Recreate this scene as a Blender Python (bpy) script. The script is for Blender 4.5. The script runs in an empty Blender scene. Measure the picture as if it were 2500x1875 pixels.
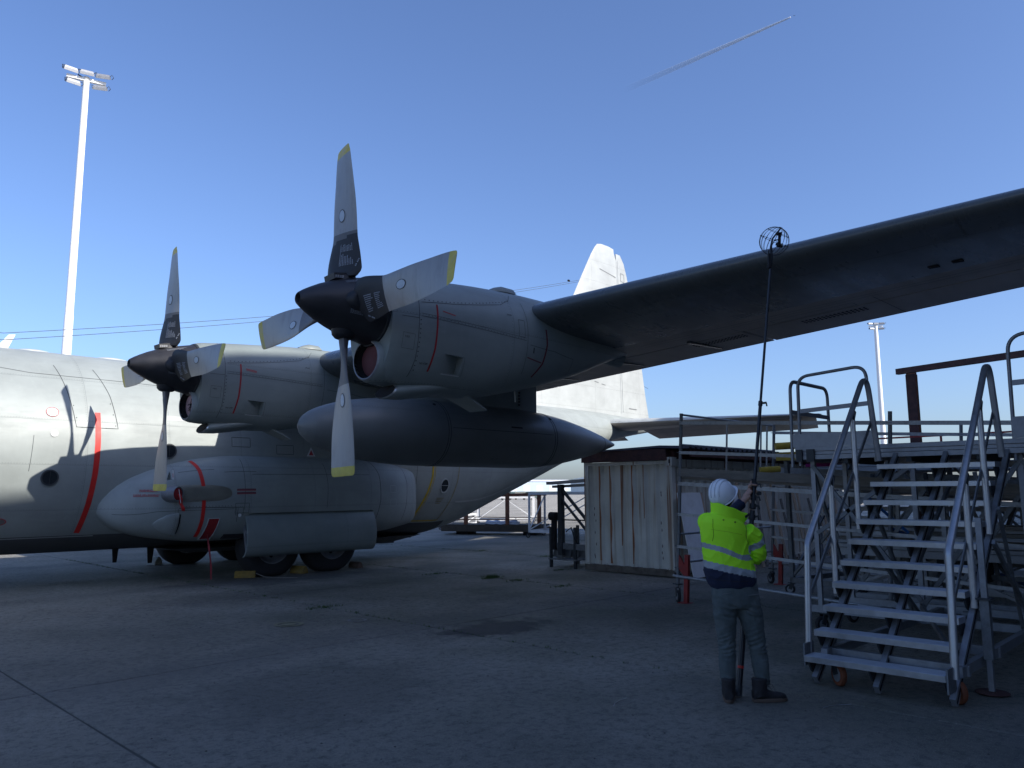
import bpy, bmesh, math, random
import numpy as np
from mathutils import Vector, Matrix, Euler, noise
random.seed(7)
S = bpy.context.scene
COL = S.collection
PI = math.pi
R = math.radians

# ------------------------------------------------------------------ camera, world, sun
def look(yaw, pitch, roll):
    y, p, r = R(yaw), R(pitch), R(roll)
    f = Vector((math.cos(y)*math.cos(p), math.sin(y)*math.cos(p), math.sin(p)))
    rt = Vector((math.sin(y), -math.cos(y), 0)); up = rt.cross(f)
    rt2 = rt*math.cos(r)+up*math.sin(r); up2 = -rt*math.sin(r)+up*math.cos(r)
    return Matrix((rt2, up2, -f)).transposed().to_4x4()
cd = bpy.data.cameras.new('camera'); cam = bpy.data.objects.new('camera', cd); COL.objects.link(cam)
CP = Vector((-5.1926, -18.1445, 1.8213))
cam.matrix_world = Matrix.Translation(CP) @ look(44.3575, 7.7826, -0.2811)
cd.sensor_width = 36.0; cd.lens = 36.0*1896.6/2500.0
cd.clip_start = 0.1; cd.clip_end = 60000
S.camera = cam

SUN_EL, SUN_AZ = 33.2, -78.5          # azimuth from +X, counter-clockwise
w = bpy.data.worlds.new('World'); S.world = w; w.use_nodes = True
nt = w.node_tree; bg = nt.nodes['Background']
sky = nt.nodes.new('ShaderNodeTexSky'); sky.sky_type = 'NISHITA'; sky.sun_disc = False
sky.sun_elevation = R(SUN_EL); sky.sun_rotation = R(90-SUN_AZ)
sky.air_density = 1.0; sky.dust_density = 1.6; sky.ozone_density = 3.0; sky.altitude = 0
tint = nt.nodes.new('ShaderNodeMix'); tint.data_type = 'RGBA'; tint.blend_type = 'MULTIPLY'; tint.inputs[0].default_value = 1.0; tint.inputs[7].default_value = (0.825, 0.905, 1.13, 1)
nt.links.new(sky.outputs[0], tint.inputs[6]); nt.links.new(tint.outputs[2], bg.inputs[0]); bg.inputs[1].default_value = 0.103
sl = bpy.data.lights.new('sun', 'SUN'); sl.energy = 3.6; sl.angle = R(0.53); sl.color = (1.0, 0.95, 0.87)
so = bpy.data.objects.new('sun', sl); COL.objects.link(so)
sd = Vector((math.cos(R(SUN_AZ))*math.cos(R(SUN_EL)), math.sin(R(SUN_AZ))*math.cos(R(SUN_EL)), math.sin(R(SUN_EL))))
so.rotation_euler = sd.to_track_quat('Z', 'Y').to_euler(); so.location = (0, -30, 40)
S.view_settings.view_transform = 'Standard'; S.view_settings.look = 'None'
S.view_settings.gamma = 1; S.view_settings.use_curve_mapping = False
S.view_settings.exposure = 0.85
S.render.engine = 'CYCLES'

# ------------------------------------------------------------------ materials
def new_mat(name):
    m = bpy.data.materials.new(name); m.use_nodes = True
    n = m.node_tree; b = n.nodes['Principled BSDF']
    return m, n, b
def N(nt, t, **kw):
    x = nt.nodes.new(t)
    for k, v in kw.items():
        if k in ('operation', 'data_type', 'blend_type', 'feature', 'noise_dimensions', 'wave_type', 'bands_direction', 'rings_direction', 'interpolation_type', 'clamp'):
            setattr(x, k, v)
        else: x.inputs[k].default_value = v
    return x
def mixcol(nt, a, b, fac):
    m = nt.nodes.new('ShaderNodeMix'); m.data_type = 'RGBA'
    for i, s in ((0, fac), (6, a), (7, b)):
        if hasattr(s, 'links'): nt.links.new(s, m.inputs[i])
        elif i == 0: m.inputs[0].default_value = s
        else: m.inputs[i].default_value = (*s, 1) if len(s) == 3 else s
    return m.outputs[2]
def ramp(nt, src, p0, p1, v0=0.0, v1=1.0):
    r = nt.nodes.new('ShaderNodeMapRange'); r.clamp = True
    r.inputs[1].default_value = p0; r.inputs[2].default_value = p1; r.inputs[3].default_value = v0; r.inputs[4].default_value = v1
    nt.links.new(src, r.inputs[0]); return r.outputs[0]
def coords(nt, kind='Object', scale=(1, 1, 1)):
    if kind == 'Position':
        g = nt.nodes.new('ShaderNodeNewGeometry'); o = g.outputs['Position']
    else:
        g = nt.nodes.new('ShaderNodeTexCoord'); o = g.outputs[kind]
    mp = nt.nodes.new('ShaderNodeMapping'); mp.inputs['Scale'].default_value = scale
    nt.links.new(o, mp.inputs['Vector']); return mp.outputs[0]
def noisef(nt, vec, scale, detail=4, rough=0.55):
    t = N(nt, 'ShaderNodeTexNoise', Scale=scale, Detail=detail, Roughness=rough)
    nt.links.new(vec, t.inputs['Vector']); return t.outputs['Fac']
def bump(nt, b, h, strength=0.3, dist=0.01):
    x = N(nt, 'ShaderNodeBump', Strength=strength, Distance=dist)
    nt.links.new(h, x.inputs['Height']); nt.links.new(x.outputs[0], b.inputs['Normal'])
def plain(name, col, rough=0.6, metal=0.0, var=0.12, scale=6.0, bmp=0.0, spec=None, dirt=None, dirt_amt=0.35, stretch=(1, 1, 1)):
    """paint / metal / cloth with mottled colour, uneven gloss and a little relief"""
    m, n, b = new_mat(name)
    v = coords(n, 'Object', stretch)
    f = noisef(n, v, scale, 6, 0.6)
    c = mixcol(n, tuple(x*(1-var) for x in col), tuple(min(1, x*(1+var)) for x in col), ramp(n, f, 0.3, 0.7))
    if dirt:
        g = noisef(n, v, scale*0.45, 8, 0.7)
        c = mixcol(n, c, dirt, ramp(n, g, 0.5, 0.72, 0, dirt_amt))
    n.links.new(c, b.inputs['Base Color'])
    n.links.new(ramp(n, f, 0.25, 0.75, max(0.05, rough-0.08), min(1, rough+0.1)), b.inputs['Roughness'])
    b.inputs['Metallic'].default_value = metal
    if spec is not None: b.inputs['Specular IOR Level'].default_value = spec
    if bmp: bump(n, b, noisef(n, v, scale*8, 4, 0.6), bmp, 0.01)
    return m

def aircraft_paint(name, col, rough=0.5, step=0.51, seams=True):
    """semi-matt grey aircraft paint: cloudy wear, streaks along the airflow, thin riveted seams"""
    m, n, b = new_mat(name)
    p = coords(n, 'Position'); ps = coords(n, 'Position', (0.35, 1.6, 1.6)); pv = coords(n, 'Position', (4, 4, 0.5))
    f1 = noisef(n, p, 1.1, 6, 0.6); f2 = noisef(n, ps, 2.2, 8, 0.65); f3 = noisef(n, pv, 2.0, 5, 0.6)
    c = mixcol(n, tuple(x*0.86 for x in col), tuple(x*1.1 for x in col), ramp(n, f1, 0.3, 0.7))
    c = mixcol(n, c, tuple(x*0.72 for x in col), ramp(n, f2, 0.52, 0.8, 0, 0.55))
    c = mixcol(n, c, tuple(min(1, x*1.22) for x in col), ramp(n, f3, 0.58, 0.85, 0, 0.4))
    if seams:
        sp = n.nodes.new('ShaderNodeSeparateXYZ'); n.links.new(coords(n, 'Position'), sp.inputs[0])
        def line(src, per, off, w):
            a = N(n, 'ShaderNodeMath', operation='ADD'); a.inputs[1].default_value = off; n.links.new(src, a.inputs[0])
            mo = N(n, 'ShaderNodeMath', operation='FLOORED_MODULO'); mo.inputs[1].default_value = per; n.links.new(a.outputs[0], mo.inputs[0])
            lt = N(n, 'ShaderNodeMath', operation='LESS_THAN'); lt.inputs[1].default_value = w; n.links.new(mo.outputs[0], lt.inputs[0]); return lt.outputs[0]
        def mul(a, c2):
            x = N(n, 'ShaderNodeMath', operation='MULTIPLY'); n.links.new(a, x.inputs[0])
            if hasattr(c2, 'links'): n.links.new(c2, x.inputs[1])
            else: x.inputs[1].default_value = c2
            return x.outputs[0]
        def add(a, c2):
            x = N(n, 'ShaderNodeMath', operation='MAXIMUM'); n.links.new(a, x.inputs[0]); n.links.new(c2, x.inputs[1]); return x.outputs[0]
        lx = line(sp.outputs['X'], step*3, 0.3, 0.007)
        lz = line(sp.outputs['Z'], 0.83, 0.17, 0.006)
        rv = mul(line(sp.outputs['X'], 0.045, 0, 0.012), line(sp.outputs['Z'], 0.83, 0.155, 0.012))
        rv2 = mul(line(sp.outputs['X'], step*3, 0.33, 0.012), line(sp.outputs['Z'], 0.045, 0, 0.012))
        s = add(add(lx, lz), add(rv, rv2))
        c = mixcol(n, c, tuple(x*0.35 for x in col), mul(s, 0.5))
        fine = noisef(n, p, 60, 3, 0.5)
        hh = N(n, 'ShaderNodeMath', operation='SUBTRACT'); n.links.new(mul(fine, 0.12), hh.inputs[0]); n.links.new(mul(s, 0.6), hh.inputs[1])
        wob = noisef(n, coords(n, 'Position', (2.0, 2.0, 2.0)), 1.0, 2, 0.5)
        h2 = N(n, 'ShaderNodeMath', operation='ADD'); n.links.new(hh.outputs[0], h2.inputs[0]); n.links.new(mul(wob, 2.2), h2.inputs[1])
        bump(n, b, h2.outputs[0], 0.5, 0.006)
    n.links.new(c, b.inputs['Base Color'])
    n.links.new(ramp(n, f2, 0.3, 0.7, rough-0.07, rough+0.12), b.inputs['Roughness'])
    b.inputs['Specular IOR Level'].default_value = 0.45
    return m

M = {}
M['grey'] = aircraft_paint('aircraft_grey', (0.315, 0.345, 0.335), 0.46)
M['nac'] = aircraft_paint('nacelle_grey', (0.235, 0.268, 0.26), 0.42, 0.9)
M['wing'] = aircraft_paint('wing_grey', (0.10, 0.11, 0.112), 0.27, 0.6)
M['tank'] = aircraft_paint('tank_grey', (0.165, 0.178, 0.178), 0.34, 2.0)
M['under'] = aircraft_paint('underside_bounce_tint', (0.42, 0.36, 0.31), 0.5, 0.6)  # warm pale tone paints in light bounced up from the sunlit apron
M['seam'] = plain('soft_seam', (0.075, 0.08, 0.082), 0.7)
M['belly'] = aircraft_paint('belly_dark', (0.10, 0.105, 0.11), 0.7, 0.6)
M['tail'] = aircraft_paint('tail_grey', (0.43, 0.455, 0.455), 0.5, 1.0)
M['blade'] = plain('blade_grey', (0.30, 0.30, 0.30), 0.42, 0.25, 0.08, 5, 0.08, dirt=(0.12, 0.115, 0.11), dirt_amt=0.4, stretch=(3, 3, 0.8))
M['yellow'] = plain('tip_yellow', (0.55, 0.47, 0.10), 0.6, 0, 0.15, 8, 0.1, dirt=(0.4, 0.4, 0.38), dirt_amt=0.8)
M['rubber'] = plain('boot_rubber', (0.020, 0.022, 0.027), 0.55, 0, 0.3, 5, 0.1)
M['spinner'] = plain('spinner_black', (0.026, 0.026, 0.03), 0.45, 0, 0.3, 4, 0.05)
M['dark'] = plain('dark_void', (0.010, 0.010, 0.012), 0.9)
M['line'] = plain('seam_line', (0.05, 0.055, 0.06), 0.8)
M['lineL'] = plain('raised_edge', (0.42, 0.44, 0.44), 0.5)
M['red'] = plain('red_tape', (0.62, 0.025, 0.02), 0.5, 0, 0.15, 7)
M['redd'] = plain('red_cover', (0.33, 0.02, 0.025), 0.75, 0, 0.25, 12, 0.2)
M['pink'] = plain('intake_plug', (0.42, 0.27, 0.29), 0.8, 0, 0.1, 8)
M['plugd'] = plain('intake_plug_red', (0.13, 0.04, 0.045), 0.8, 0, 0.1, 8)
M['bare'] = plain('bare_metal', (0.55, 0.55, 0.54), 0.32, 0.85, 0.12, 9)
M['white'] = plain('marking_white', (0.7, 0.72, 0.74), 0.6)
M['redp'] = plain('marking_red', (0.45, 0.05, 0.06), 0.7)
M['blackp'] = plain('marking_black', (0.02, 0.02, 0.025), 0.8)
M['yel'] = plain('marking_yellow', (0.55, 0.38, 0.02), 0.6, 0, 0.2, 8)
M['tyre'] = plain('tyre', (0.022, 0.022, 0.024), 0.85, 0, 0.25, 10, 0.2)
M['glass'] = plain('window_glass', (0.02, 0.025, 0.03), 0.12, 0, 0.1)
M['heat'] = plain('heat_plate', (0.33, 0.32, 0.27), 0.4, 0.6, 0.15, 3)
M['galv'] = plain('galvanised', (0.36, 0.37, 0.38), 0.5, 0.55, 0.18, 18, 0.08, dirt=(0.16, 0.15, 0.14), dirt_amt=0.6)
M['galvd'] = plain('galvanised_dull', (0.19, 0.20, 0.21), 0.62, 0.4, 0.2, 14, 0.08, dirt=(0.09, 0.08, 0.07), dirt_amt=0.6)
M['alu'] = plain('aluminium', (0.43, 0.44, 0.46), 0.36, 0.7, 0.10, 12, 0.04, dirt=(0.3, 0.3, 0.3), dirt_amt=0.5)
M['alud'] = plain('aluminium_dull', (0.28, 0.29, 0.31), 0.5, 0.5, 0.15, 12, 0.05, dirt=(0.16, 0.16, 0.16), dirt_amt=0.5)
M['steel'] = plain('dark_steel', (0.045, 0.05, 0.055), 0.6, 0.3, 0.3, 9, 0.1)
M['redsteel'] = plain('red_steel', (0.30, 0.03, 0.025), 0.65, 0, 0.25, 9, 0.15, dirt=(0.08, 0.04, 0.03), dirt_amt=0.7)
M['rust'] = plain('rusty_steel', (0.22, 0.085, 0.045), 0.85, 0, 0.35, 9, 0.4, dirt=(0.07, 0.04, 0.035), dirt_amt=0.8)
M['rustd'] = plain('rusty_steel_dark', (0.075, 0.035, 0.032), 0.85, 0, 0.4, 7, 0.4, dirt=(0.2, 0.09, 0.05), dirt_amt=0.35)
M['orange'] = plain('orange_tyre', (0.20, 0.06, 0.025), 0.7, 0, 0.25, 12)
M['pad'] = plain('yellow_pad', (0.45, 0.33, 0.05), 0.8, 0, 0.25, 6, 0.2)
M['wood'] = plain('weathered_wood', (0.20, 0.185, 0.165), 0.85, 0, 0.25, 4, 0.4, dirt=(0.09, 0.08, 0.07), dirt_amt=0.6, stretch=(6, 1, 6))
M['woodl'] = plain('pale_wood', (0.48, 0.36, 0.26), 0.8, 0, 0.2, 5, 0.3, dirt=(0.25, 0.2, 0.16), dirt_amt=0.5, stretch=(6, 6, 1))
M['whitep'] = plain('white_paint', (0.72, 0.73, 0.74), 0.45, 0, 0.06, 5, dirt=(0.4, 0.38, 0.34), dirt_amt=0.35)
M['bluep'] = plain('blue_paint', (0.02, 0.14, 0.42), 0.5)
M['magenta'] = plain('magenta_strap', (0.35, 0.02, 0.2), 0.8)
M['mast'] = plain('mast_white', (0.78, 0.79, 0.8), 0.45, 0, 0.05)
M['skin'] = plain('skin', (0.40, 0.23, 0.17), 0.55, 0, 0.12, 20, 0.05)
M['hair'] = plain('hair', (0.035, 0.022, 0.015), 0.8, 0, 0.3, 40, 0.4)
M['hivis'] = plain('hi_vis_yellow', (0.46, 1.0, 0.02), 0.75, 0, 0.06, 9, 0.25)
M['reflect'] = plain('reflective_grey', (0.30, 0.33, 0.36), 0.5, 0, 0.08, 20)
M['navy'] = plain('navy_cloth', (0.010, 0.016, 0.045), 0.85, 0, 0.25, 20, 0.2)
M['jeans'] = plain('grey_trousers', (0.082, 0.10, 0.10), 0.9, 0, 0.22, 14, 0.3, dirt=(0.13, 0.145, 0.14), dirt_amt=0.6)
M['boot'] = plain('boot_leather', (0.02, 0.018, 0.02), 0.7, 0, 0.3, 18, 0.2)
M['sole'] = plain('boot_sole', (0.12, 0.085, 0.065), 0.85)
M['helmet'] = plain('helmet_white', (0.75, 0.78, 0.80), 0.35, 0, 0.03, 5)
M['carbon'] = plain('pole_black', (0.014, 0.016, 0.022), 0.4, 0, 0.3, 8)
M['fabric'] = plain('tarpaulin', (0.55, 0.58, 0.62), 0.8, 0, 0.15, 6, 0.3)

def concrete(name, grid=False):
    m, n, b = new_mat(name)
    p = coords(n, 'Position')
    a = noisef(n, p, 0.16, 6, 0.6); a2 = noisef(n, coords(n, 'Position', (1, 1, 1)), 0.75, 8, 0.7); f = noisef(n, p, 28, 5, 0.75); g = noisef(n, p, 150, 2, 0.8)
    base = mixcol(n, (0.205, 0.19, 0.155) if not grid else (0.38, 0.35, 0.29), (0.385, 0.36, 0.30) if not grid else (0.50, 0.465, 0.39), ramp(n, a, 0.35, 0.66))
    base = mixcol(n, base, (0.145, 0.136, 0.112), ramp(n, a2, 0.5, 0.75, 0, 0.7))
    # greenish growth towards the containers
    sx = n.nodes.new('ShaderNodeSeparateXYZ'); n.links.new(p, sx.inputs[0])
    gr = ramp(n, sx.outputs['X'], -3.0, 3.0); gm = ramp(n, noisef(n, p, 0.5, 5, 0.6), 0.4, 0.65)
    mm = N(n, 'ShaderNodeMath', operation='MULTIPLY'); n.links.new(gr, mm.inputs[0]); n.links.new(gm, mm.inputs[1])
    m3 = N(n, 'ShaderNodeMath', operation='MULTIPLY'); n.links.new(mm.outputs[0], m3.inputs[0]); m3.inputs[1].default_value = 0.8
    far = ramp(n, sx.outputs['Y'], 0.0, 8.0, 1.0, 0.0)
    m4 = N(n, 'ShaderNodeMath', operation='MULTIPLY'); n.links.new(m3.outputs[0], m4.inputs[0]); n.links.new(far, m4.inputs[1])
    base = mixcol(n, base, (0.105, 0.112, 0.070), m4.outputs[0])
    f5 = noisef(n, p, 11.0, 7, 0.8)
    base = mixcol(n, base, (0.055, 0.055, 0.05), ramp(n, f5, 0.48, 0.64, 0, 0.8))
    base = mixcol(n, base, (0.07, 0.07, 0.068), ramp(n, f, 0.54, 0.70, 0, 0.85))
    base = mixcol(n, base, (0.62, 0.6, 0.55), ramp(n, g, 0.56, 0.72, 0, 0.8))
    # tyre arcs
    vv = N(n, 'ShaderNodeTexWave', wave_type='RINGS', Scale=0.045, Distortion=2.5, Detail=2.0); n.links.new(p, vv.inputs['Vector'])
    base = mixcol(n, base, (0.10, 0.10, 0.10), ramp(n, vv.outputs['Fac'], 0.93, 1.0, 0, 0.35))
    oi = n.nodes.new('ShaderNodeObjectInfo'); base = mixcol(n, base, (0.14, 0.135, 0.125), ramp(n, oi.outputs['Random'], 0, 1, 0.0, 0.22))
    for (cx_, cy_, ax_, ay_, st_) in ((2.35, -10.45, 1.1, 2.2, 0.95), (3.6, -2.6, 0.45, 0.8, 0.5), (-1.2, -11.6, 0.9, 0.9, 0.25), (1.4, -5.0, 0.5, 1.3, 0.3)):
        vm = N(n, 'ShaderNodeVectorMath', operation='SUBTRACT'); n.links.new(p, vm.inputs[0]); vm.inputs[1].default_value = (cx_, cy_, 0)
        v2 = N(n, 'ShaderNodeVectorMath', operation='MULTIPLY'); n.links.new(vm.outputs[0], v2.inputs[0]); v2.inputs[1].default_value = (ax_, ay_, 0)
        v3 = N(n, 'ShaderNodeVectorMath', operation='LENGTH'); n.links.new(v2.outputs[0], v3.inputs[0])
        ad0 = N(n, 'ShaderNodeMath', operation='ADD'); n.links.new(v3.outputs['Value'], ad0.inputs[0]); n.links.new(ramp(n, noisef(n, p, 1.8, 7, 0.7), 0.3, 0.7, -0.55, 0.55), ad0.inputs[1])
        base = mixcol(n, base, (0.055, 0.055, 0.055), ramp(n, ad0.outputs[0], 0.7, 1.15, st_, 0.0))
    if grid:
        def line(src, per, off, wd):
            a_ = N(n, 'ShaderNodeMath', operation='ADD'); a_.inputs[1].default_value = off; n.links.new(src, a_.inputs[0])
            mo = N(n, 'ShaderNodeMath', operation='FLOORED_MODULO'); mo.inputs[1].default_value = per; n.links.new(a_.outputs[0], mo.inputs[0])
            lt = N(n, 'ShaderNodeMath', operation='LESS_THAN'); lt.inputs[1].default_value = wd; n.links.new(mo.outputs[0], lt.inputs[0]); return lt.outputs[0]
        mx = N(n, 'ShaderNodeMath', operation='MAXIMUM'); n.links.new(line(sx.outputs['X'], 4.7, 2.93, 0.06), mx.inputs[0]); n.links.new(line(sx.outputs['Y'], 4.7, 9.86, 0.06), mx.inputs[1])
        base = mixcol(n, base, (0.05, 0.05, 0.05), mx.outputs[0])
    n.links.new(base, b.inputs['Base Color'])
    n.links.new(ramp(n, a2, 0.3, 0.7, 0.62, 0.9), b.inputs['Roughness'])
    b.inputs['Specular IOR Level'].default_value = 0.35
    ad = N(n, 'ShaderNodeMath', operation='ADD'); n.links.new(f, ad.inputs[0]); n.links.new(g, ad.inputs[1])
    bump(n, b, ad.outputs[0], 1.0, 0.012)
    return m
M['slab'] = concrete('apron_concrete'); M['apron'] = concrete('apron_far', True)
M['joint'] = plain('joint_filler', (0.07, 0.07, 0.06), 0.95, 0, 0.4, 5, 0.3)

# container paint: white with rust runs that start at the top edge and blisters at the bottom
def container_paint():
    m, n, b = new_mat('container_paint')
    p = coords(n, 'Position'); ps = coords(n, 'Position', (7, 7, 0.22)); f = noisef(n, ps, 1.6, 3, 0.5); f2 = noisef(n, p, 9, 8, 0.8); f0 = noisef(n, p, 1.5, 5, 0.6)
    sx = n.nodes.new('ShaderNodeSeparateXYZ'); n.links.new(p, sx.inputs[0])
    c = mixcol(n, (0.55, 0.54, 0.49), (0.68, 0.67, 0.61), ramp(n, f0, 0.35, 0.65))
    c = mixcol(n, c, (0.42, 0.36, 0.26), ramp(n, f, 0.52, 0.64, 0, 0.55))
    hz = ramp(n, sx.outputs['Z'], 0.1, 2.4, 0.45, 1.0)
    mm = N(n, 'ShaderNodeMath', operation='MULTIPLY'); n.links.new(ramp(n, f, 0.62, 0.67, 0, 0.95), mm.inputs[0]); n.links.new(hz, mm.inputs[1])
    c = mixcol(n, c, (0.20, 0.075, 0.03), mm.outputs[0])
    lowz = ramp(n, sx.outputs['Z'], 0.02, 0.30, 0.30, 0.0)
    a = N(n, 'ShaderNodeMath', operation='ADD'); n.links.new(f2, a.inputs[0]); n.links.new(lowz, a.inputs[1])
    c = mixcol(n, c, (0.07, 0.035, 0.025), ramp(n, a.outputs[0], 0.70, 0.76))
    n.links.new(c, b.inputs['Base Color']); b.inputs['Roughness'].default_value = 0.62
    bump(n, b, f2, 0.25, 0.006)
    return m
M['cont'] = container_paint()

# ------------------------------------------------------------------ mesh helpers
class MB:
    def __init__(s): s.v = []; s.f = []; s.mi = []
    def add(s, v, f, mi=0):
        o = len(s.v); s.v += [tuple(x) for x in v]; s.f += [tuple(i+o for i in q) for q in f]; s.mi += [mi]*len(f); return s
    def box(s, a, b, mi=0):
        x0, y0, z0 = a; x1, y1, z1 = b
        v = [(x0, y0, z0), (x1, y0, z0), (x1, y1, z0), (x0, y1, z0), (x0, y0, z1), (x1, y0, z1), (x1, y1, z1), (x0, y1, z1)]
        if x0 > x1: v = v[::-1]
        return s.add(v, [(0, 3, 2, 1), (4, 5, 6, 7), (0, 1, 5, 4), (1, 2, 6, 5), (2, 3, 7, 6), (3, 0, 4, 7)], mi)
    def bar(s, p, q, w=0.05, h=0.05, up=(0, 0, 1), mi=0):
        p, q = Vector(p), Vector(q); d = (q-p).normalized(); u = Vector(up)
        if abs(d.dot(u)) > 0.97: u = Vector((1, 0, 0))
        a = d.cross(u).normalized()*w/2; b = a.cross(d).normalized()*h/2
        v = [p-a-b, p+a-b, p+a+b, p-a+b, q-a-b, q+a-b, q+a+b, q-a+b]
        return s.add(v, [(0, 1, 2, 3), (7, 6, 5, 4), (0, 4, 5, 1), (1, 5, 6, 2), (2, 6, 7, 3), (3, 7, 4, 0)], mi)
    def rings(s, rs, cap=True, closed=True, mi=0):
        n = len(rs[0]); v = [p for r in rs for p in r]; f = []
        for i in range(len(rs)-1):
            for j in range(n if closed else n-1):
                k = (j+1) % n; f.append((i*n+j, i*n+k, (i+1)*n+k, (i+1)*n+j))
        if cap and closed: f.append(tuple(range(n))[::-1]); f.append(tuple((len(rs)-1)*n+j for j in range(n)))
        return s.add(v, f, mi)
    def pipe(s, pts, r=0.02, n=10, ry=None, cap=True, mi=0, up=None):
        pts = [Vector(p) for p in pts]; rs = []; ry = ry or r; ref = None
        for i, p in enumerate(pts):
            d = (pts[min(i+1, len(pts)-1)]-pts[max(i-1, 0)]).normalized()
            if ref is None:
                ref = Vector(up) if up else (Vector((0, 0, 1)) if abs(d.z) < 0.9 else Vector((1, 0, 0)))
            a = d.cross(ref).normalized(); b = a.cross(d).normalized(); ref = b
            rr = r[i] if isinstance(r, (list, tuple)) else r; rb = ry[i] if isinstance(ry, (list, tuple)) else ry
            rs.append([p+a*math.cos(t)*rr+b*math.sin(t)*rb for t in [2*PI*k/n for k in range(n)]])
        return s.rings(rs, cap, True, mi)
    def lathe(s, prof, origin=(0, 0, 0), axis='X', n=32, mi=0, cap=False):
        o = Vector(origin); rs = []
        for (a, r) in prof:
            ring = []
            for k in range(n):
                t = 2*PI*k/n; c, q = math.cos(t)*r, math.sin(t)*r
                ring.append(o+(Vector((a, c, q)) if axis == 'X' else Vector((c, q, a)) if axis == 'Z' else Vector((q, a, c))))
            rs.append(ring)
        return s.rings(rs, cap, True, mi)
    def build(s, name, mat, parent=None, smooth=False, angle=35, **kw):
        me = bpy.data.meshes.new(name); me.from_pydata(s.v, [], s.f)
        bm = bmesh.new(); bm.from_mesh(me); bmesh.ops.recalc_face_normals(bm, faces=bm.faces); bm.to_mesh(me); bm.free()
        for m in (mat if isinstance(mat, (list, tuple)) else [mat]): me.materials.append(m)
        if any(s.mi): me.polygons.foreach_set('material_index', s.mi)
        if smooth:
            me.polygons.foreach_set('use_smooth', [True]*len(me.polygons))
            if angle: me.set_sharp_from_angle(angle=R(angle))
        o = bpy.data.objects.new(name, me); COL.objects.link(o)
        if parent is not None: o.parent = parent
        return o
def tag(o, label=None, cat=None, group=None, kind=None):
    if label: o['label'] = label
    if cat: o['category'] = cat
    if group: o['group'] = group
    if kind: o['kind'] = kind
    return o
def thing(name, label, cat, loc=(0, 0, 0), rotz=0, group=None):
    o = bpy.data.objects.new(name, None); COL.objects.link(o); o.location = loc; o.rotation_euler = (0, 0, rotz)
    o.empty_display_size = 0.3
    return tag(o, label, cat, group)
def clone(root, loc=None, rotz=None, label=None, group=None):
    r = root.copy(); COL.objects.link(r)
    if loc is not None: r.location = loc
    if rotz is not None: r.rotation_euler = (0, 0, rotz)
    if label: r['label'] = label
    if group: r['group'] = group
    for ch in [o for o in bpy.data.objects if o.parent == root]:
        c = ch.copy(); COL.objects.link(c); c.parent = r
        for g in [o for o in bpy.data.objects if o.parent == ch]:
            d = g.copy(); COL.objects.link(d); d.parent = c
    return r
def arc(c, a0, a1, r, n, f):
    return [f(c[0]+r*math.cos(a0+(a1-a0)*i/n), c[1]+r*math.sin(a0+(a1-a0)*i/n)) for i in range(n+1)]
def rounded(pts, rad=0.12, n=6):
    """polyline with filleted corners"""
    pts = [Vector(p) for p in pts]; out = [pts[0]]
    for i in range(1, len(pts)-1):
        a, b, c = pts[i-1], pts[i], pts[i+1]; u = (a-b).normalized(); v = (c-b).normalized()
        ang = u.angle(v); t = min(rad/math.tan(ang/2), (a-b).length*0.48, (c-b).length*0.48)
        p, q = b+u*t, b+v*t
        for k in range(n+1):
            s_ = k/n; out.append(p*(1-s_)**2+b*2*s_*(1-s_)+q*s_*s_)
    out.append(pts[-1]); return out
def interp(tab, x):
    xs = [t[0] for t in tab]
    return [float(np.interp(x, xs, [t[i] for t in tab])) for i in range(1, len(tab[0]))]
def smoothtab(tab, x):
    """monotone-ish cubic through table rows"""
    if x <= tab[0][0]: return list(tab[0][1:])
    if x >= tab[-1][0]: return list(tab[-1][1:])
    for i in range(len(tab)-1):
        if tab[i][0] <= x <= tab[i+1][0]: break
    h = tab[i+1][0]-tab[i][0]; t = (x-tab[i][0])/h; out = []
    for k in range(1, len(tab[0])):
        p0, p1 = tab[i][k], tab[i+1][k]; s = (p1-p0)/h
        sl = (p0-tab[i-1][k])/(tab[i][0]-tab[i-1][0]) if i > 0 else s
        sr = (tab[i+2][k]-p1)/(tab[i+2][0]-tab[i+1][0]) if i+2 < len(tab) else s
        m0 = 0 if sl*s <= 0 else (sl+s)/2; m1 = 0 if sr*s <= 0 else (sr+s)/2
        if i == 0: m0 = s
        if i+2 >= len(tab): m1 = s
        out.append((2*t**3-3*t*t+1)*p0+(t**3-2*t*t+t)*h*m0+(-2*t**3+3*t*t)*p1+(t**3-t*t)*h*m1)
    return out
def surf_normal(F, u, v, e=1e-3):
    p = F(u, v); a = (F(u+e, v)-p); b = (F(u, v+e)-p); n = a.cross(b).normalized(); return n
def strip(F, pts, w, off, out, name, mat, parent, sub=8):
    """ribbon of width w laid on surface F along (u,v) polyline; 'out' gives a point outside to orient"""
    mb = MB(); P = []
    for i in range(len(pts)-1):
        for k in range(sub):
            t = k/sub; P.append((pts[i][0]*(1-t)+pts[i+1][0]*t, pts[i][1]*(1-t)+pts[i+1][1]*t))
    P.append(pts[-1]); W = []
    for (u, v) in P:
        n = surf_normal(F, u, v); p = F(u, v)
        if n.dot(Vector(out)-p) < 0: n = -n
        W.append((p+n*off, n))
    a = []; b = []
    for i in range(len(W)):
        d = (W[min(i+1, len(W)-1)][0]-W[max(i-1, 0)][0]).normalized(); s_ = d.cross(W[i][1]).normalized()*w/2
        a.append(W[i][0]-s_); b.append(W[i][0]+s_)
    mb.rings([a, b], cap=False, closed=False)
    return mb.build(name, mat, parent, True)
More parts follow.
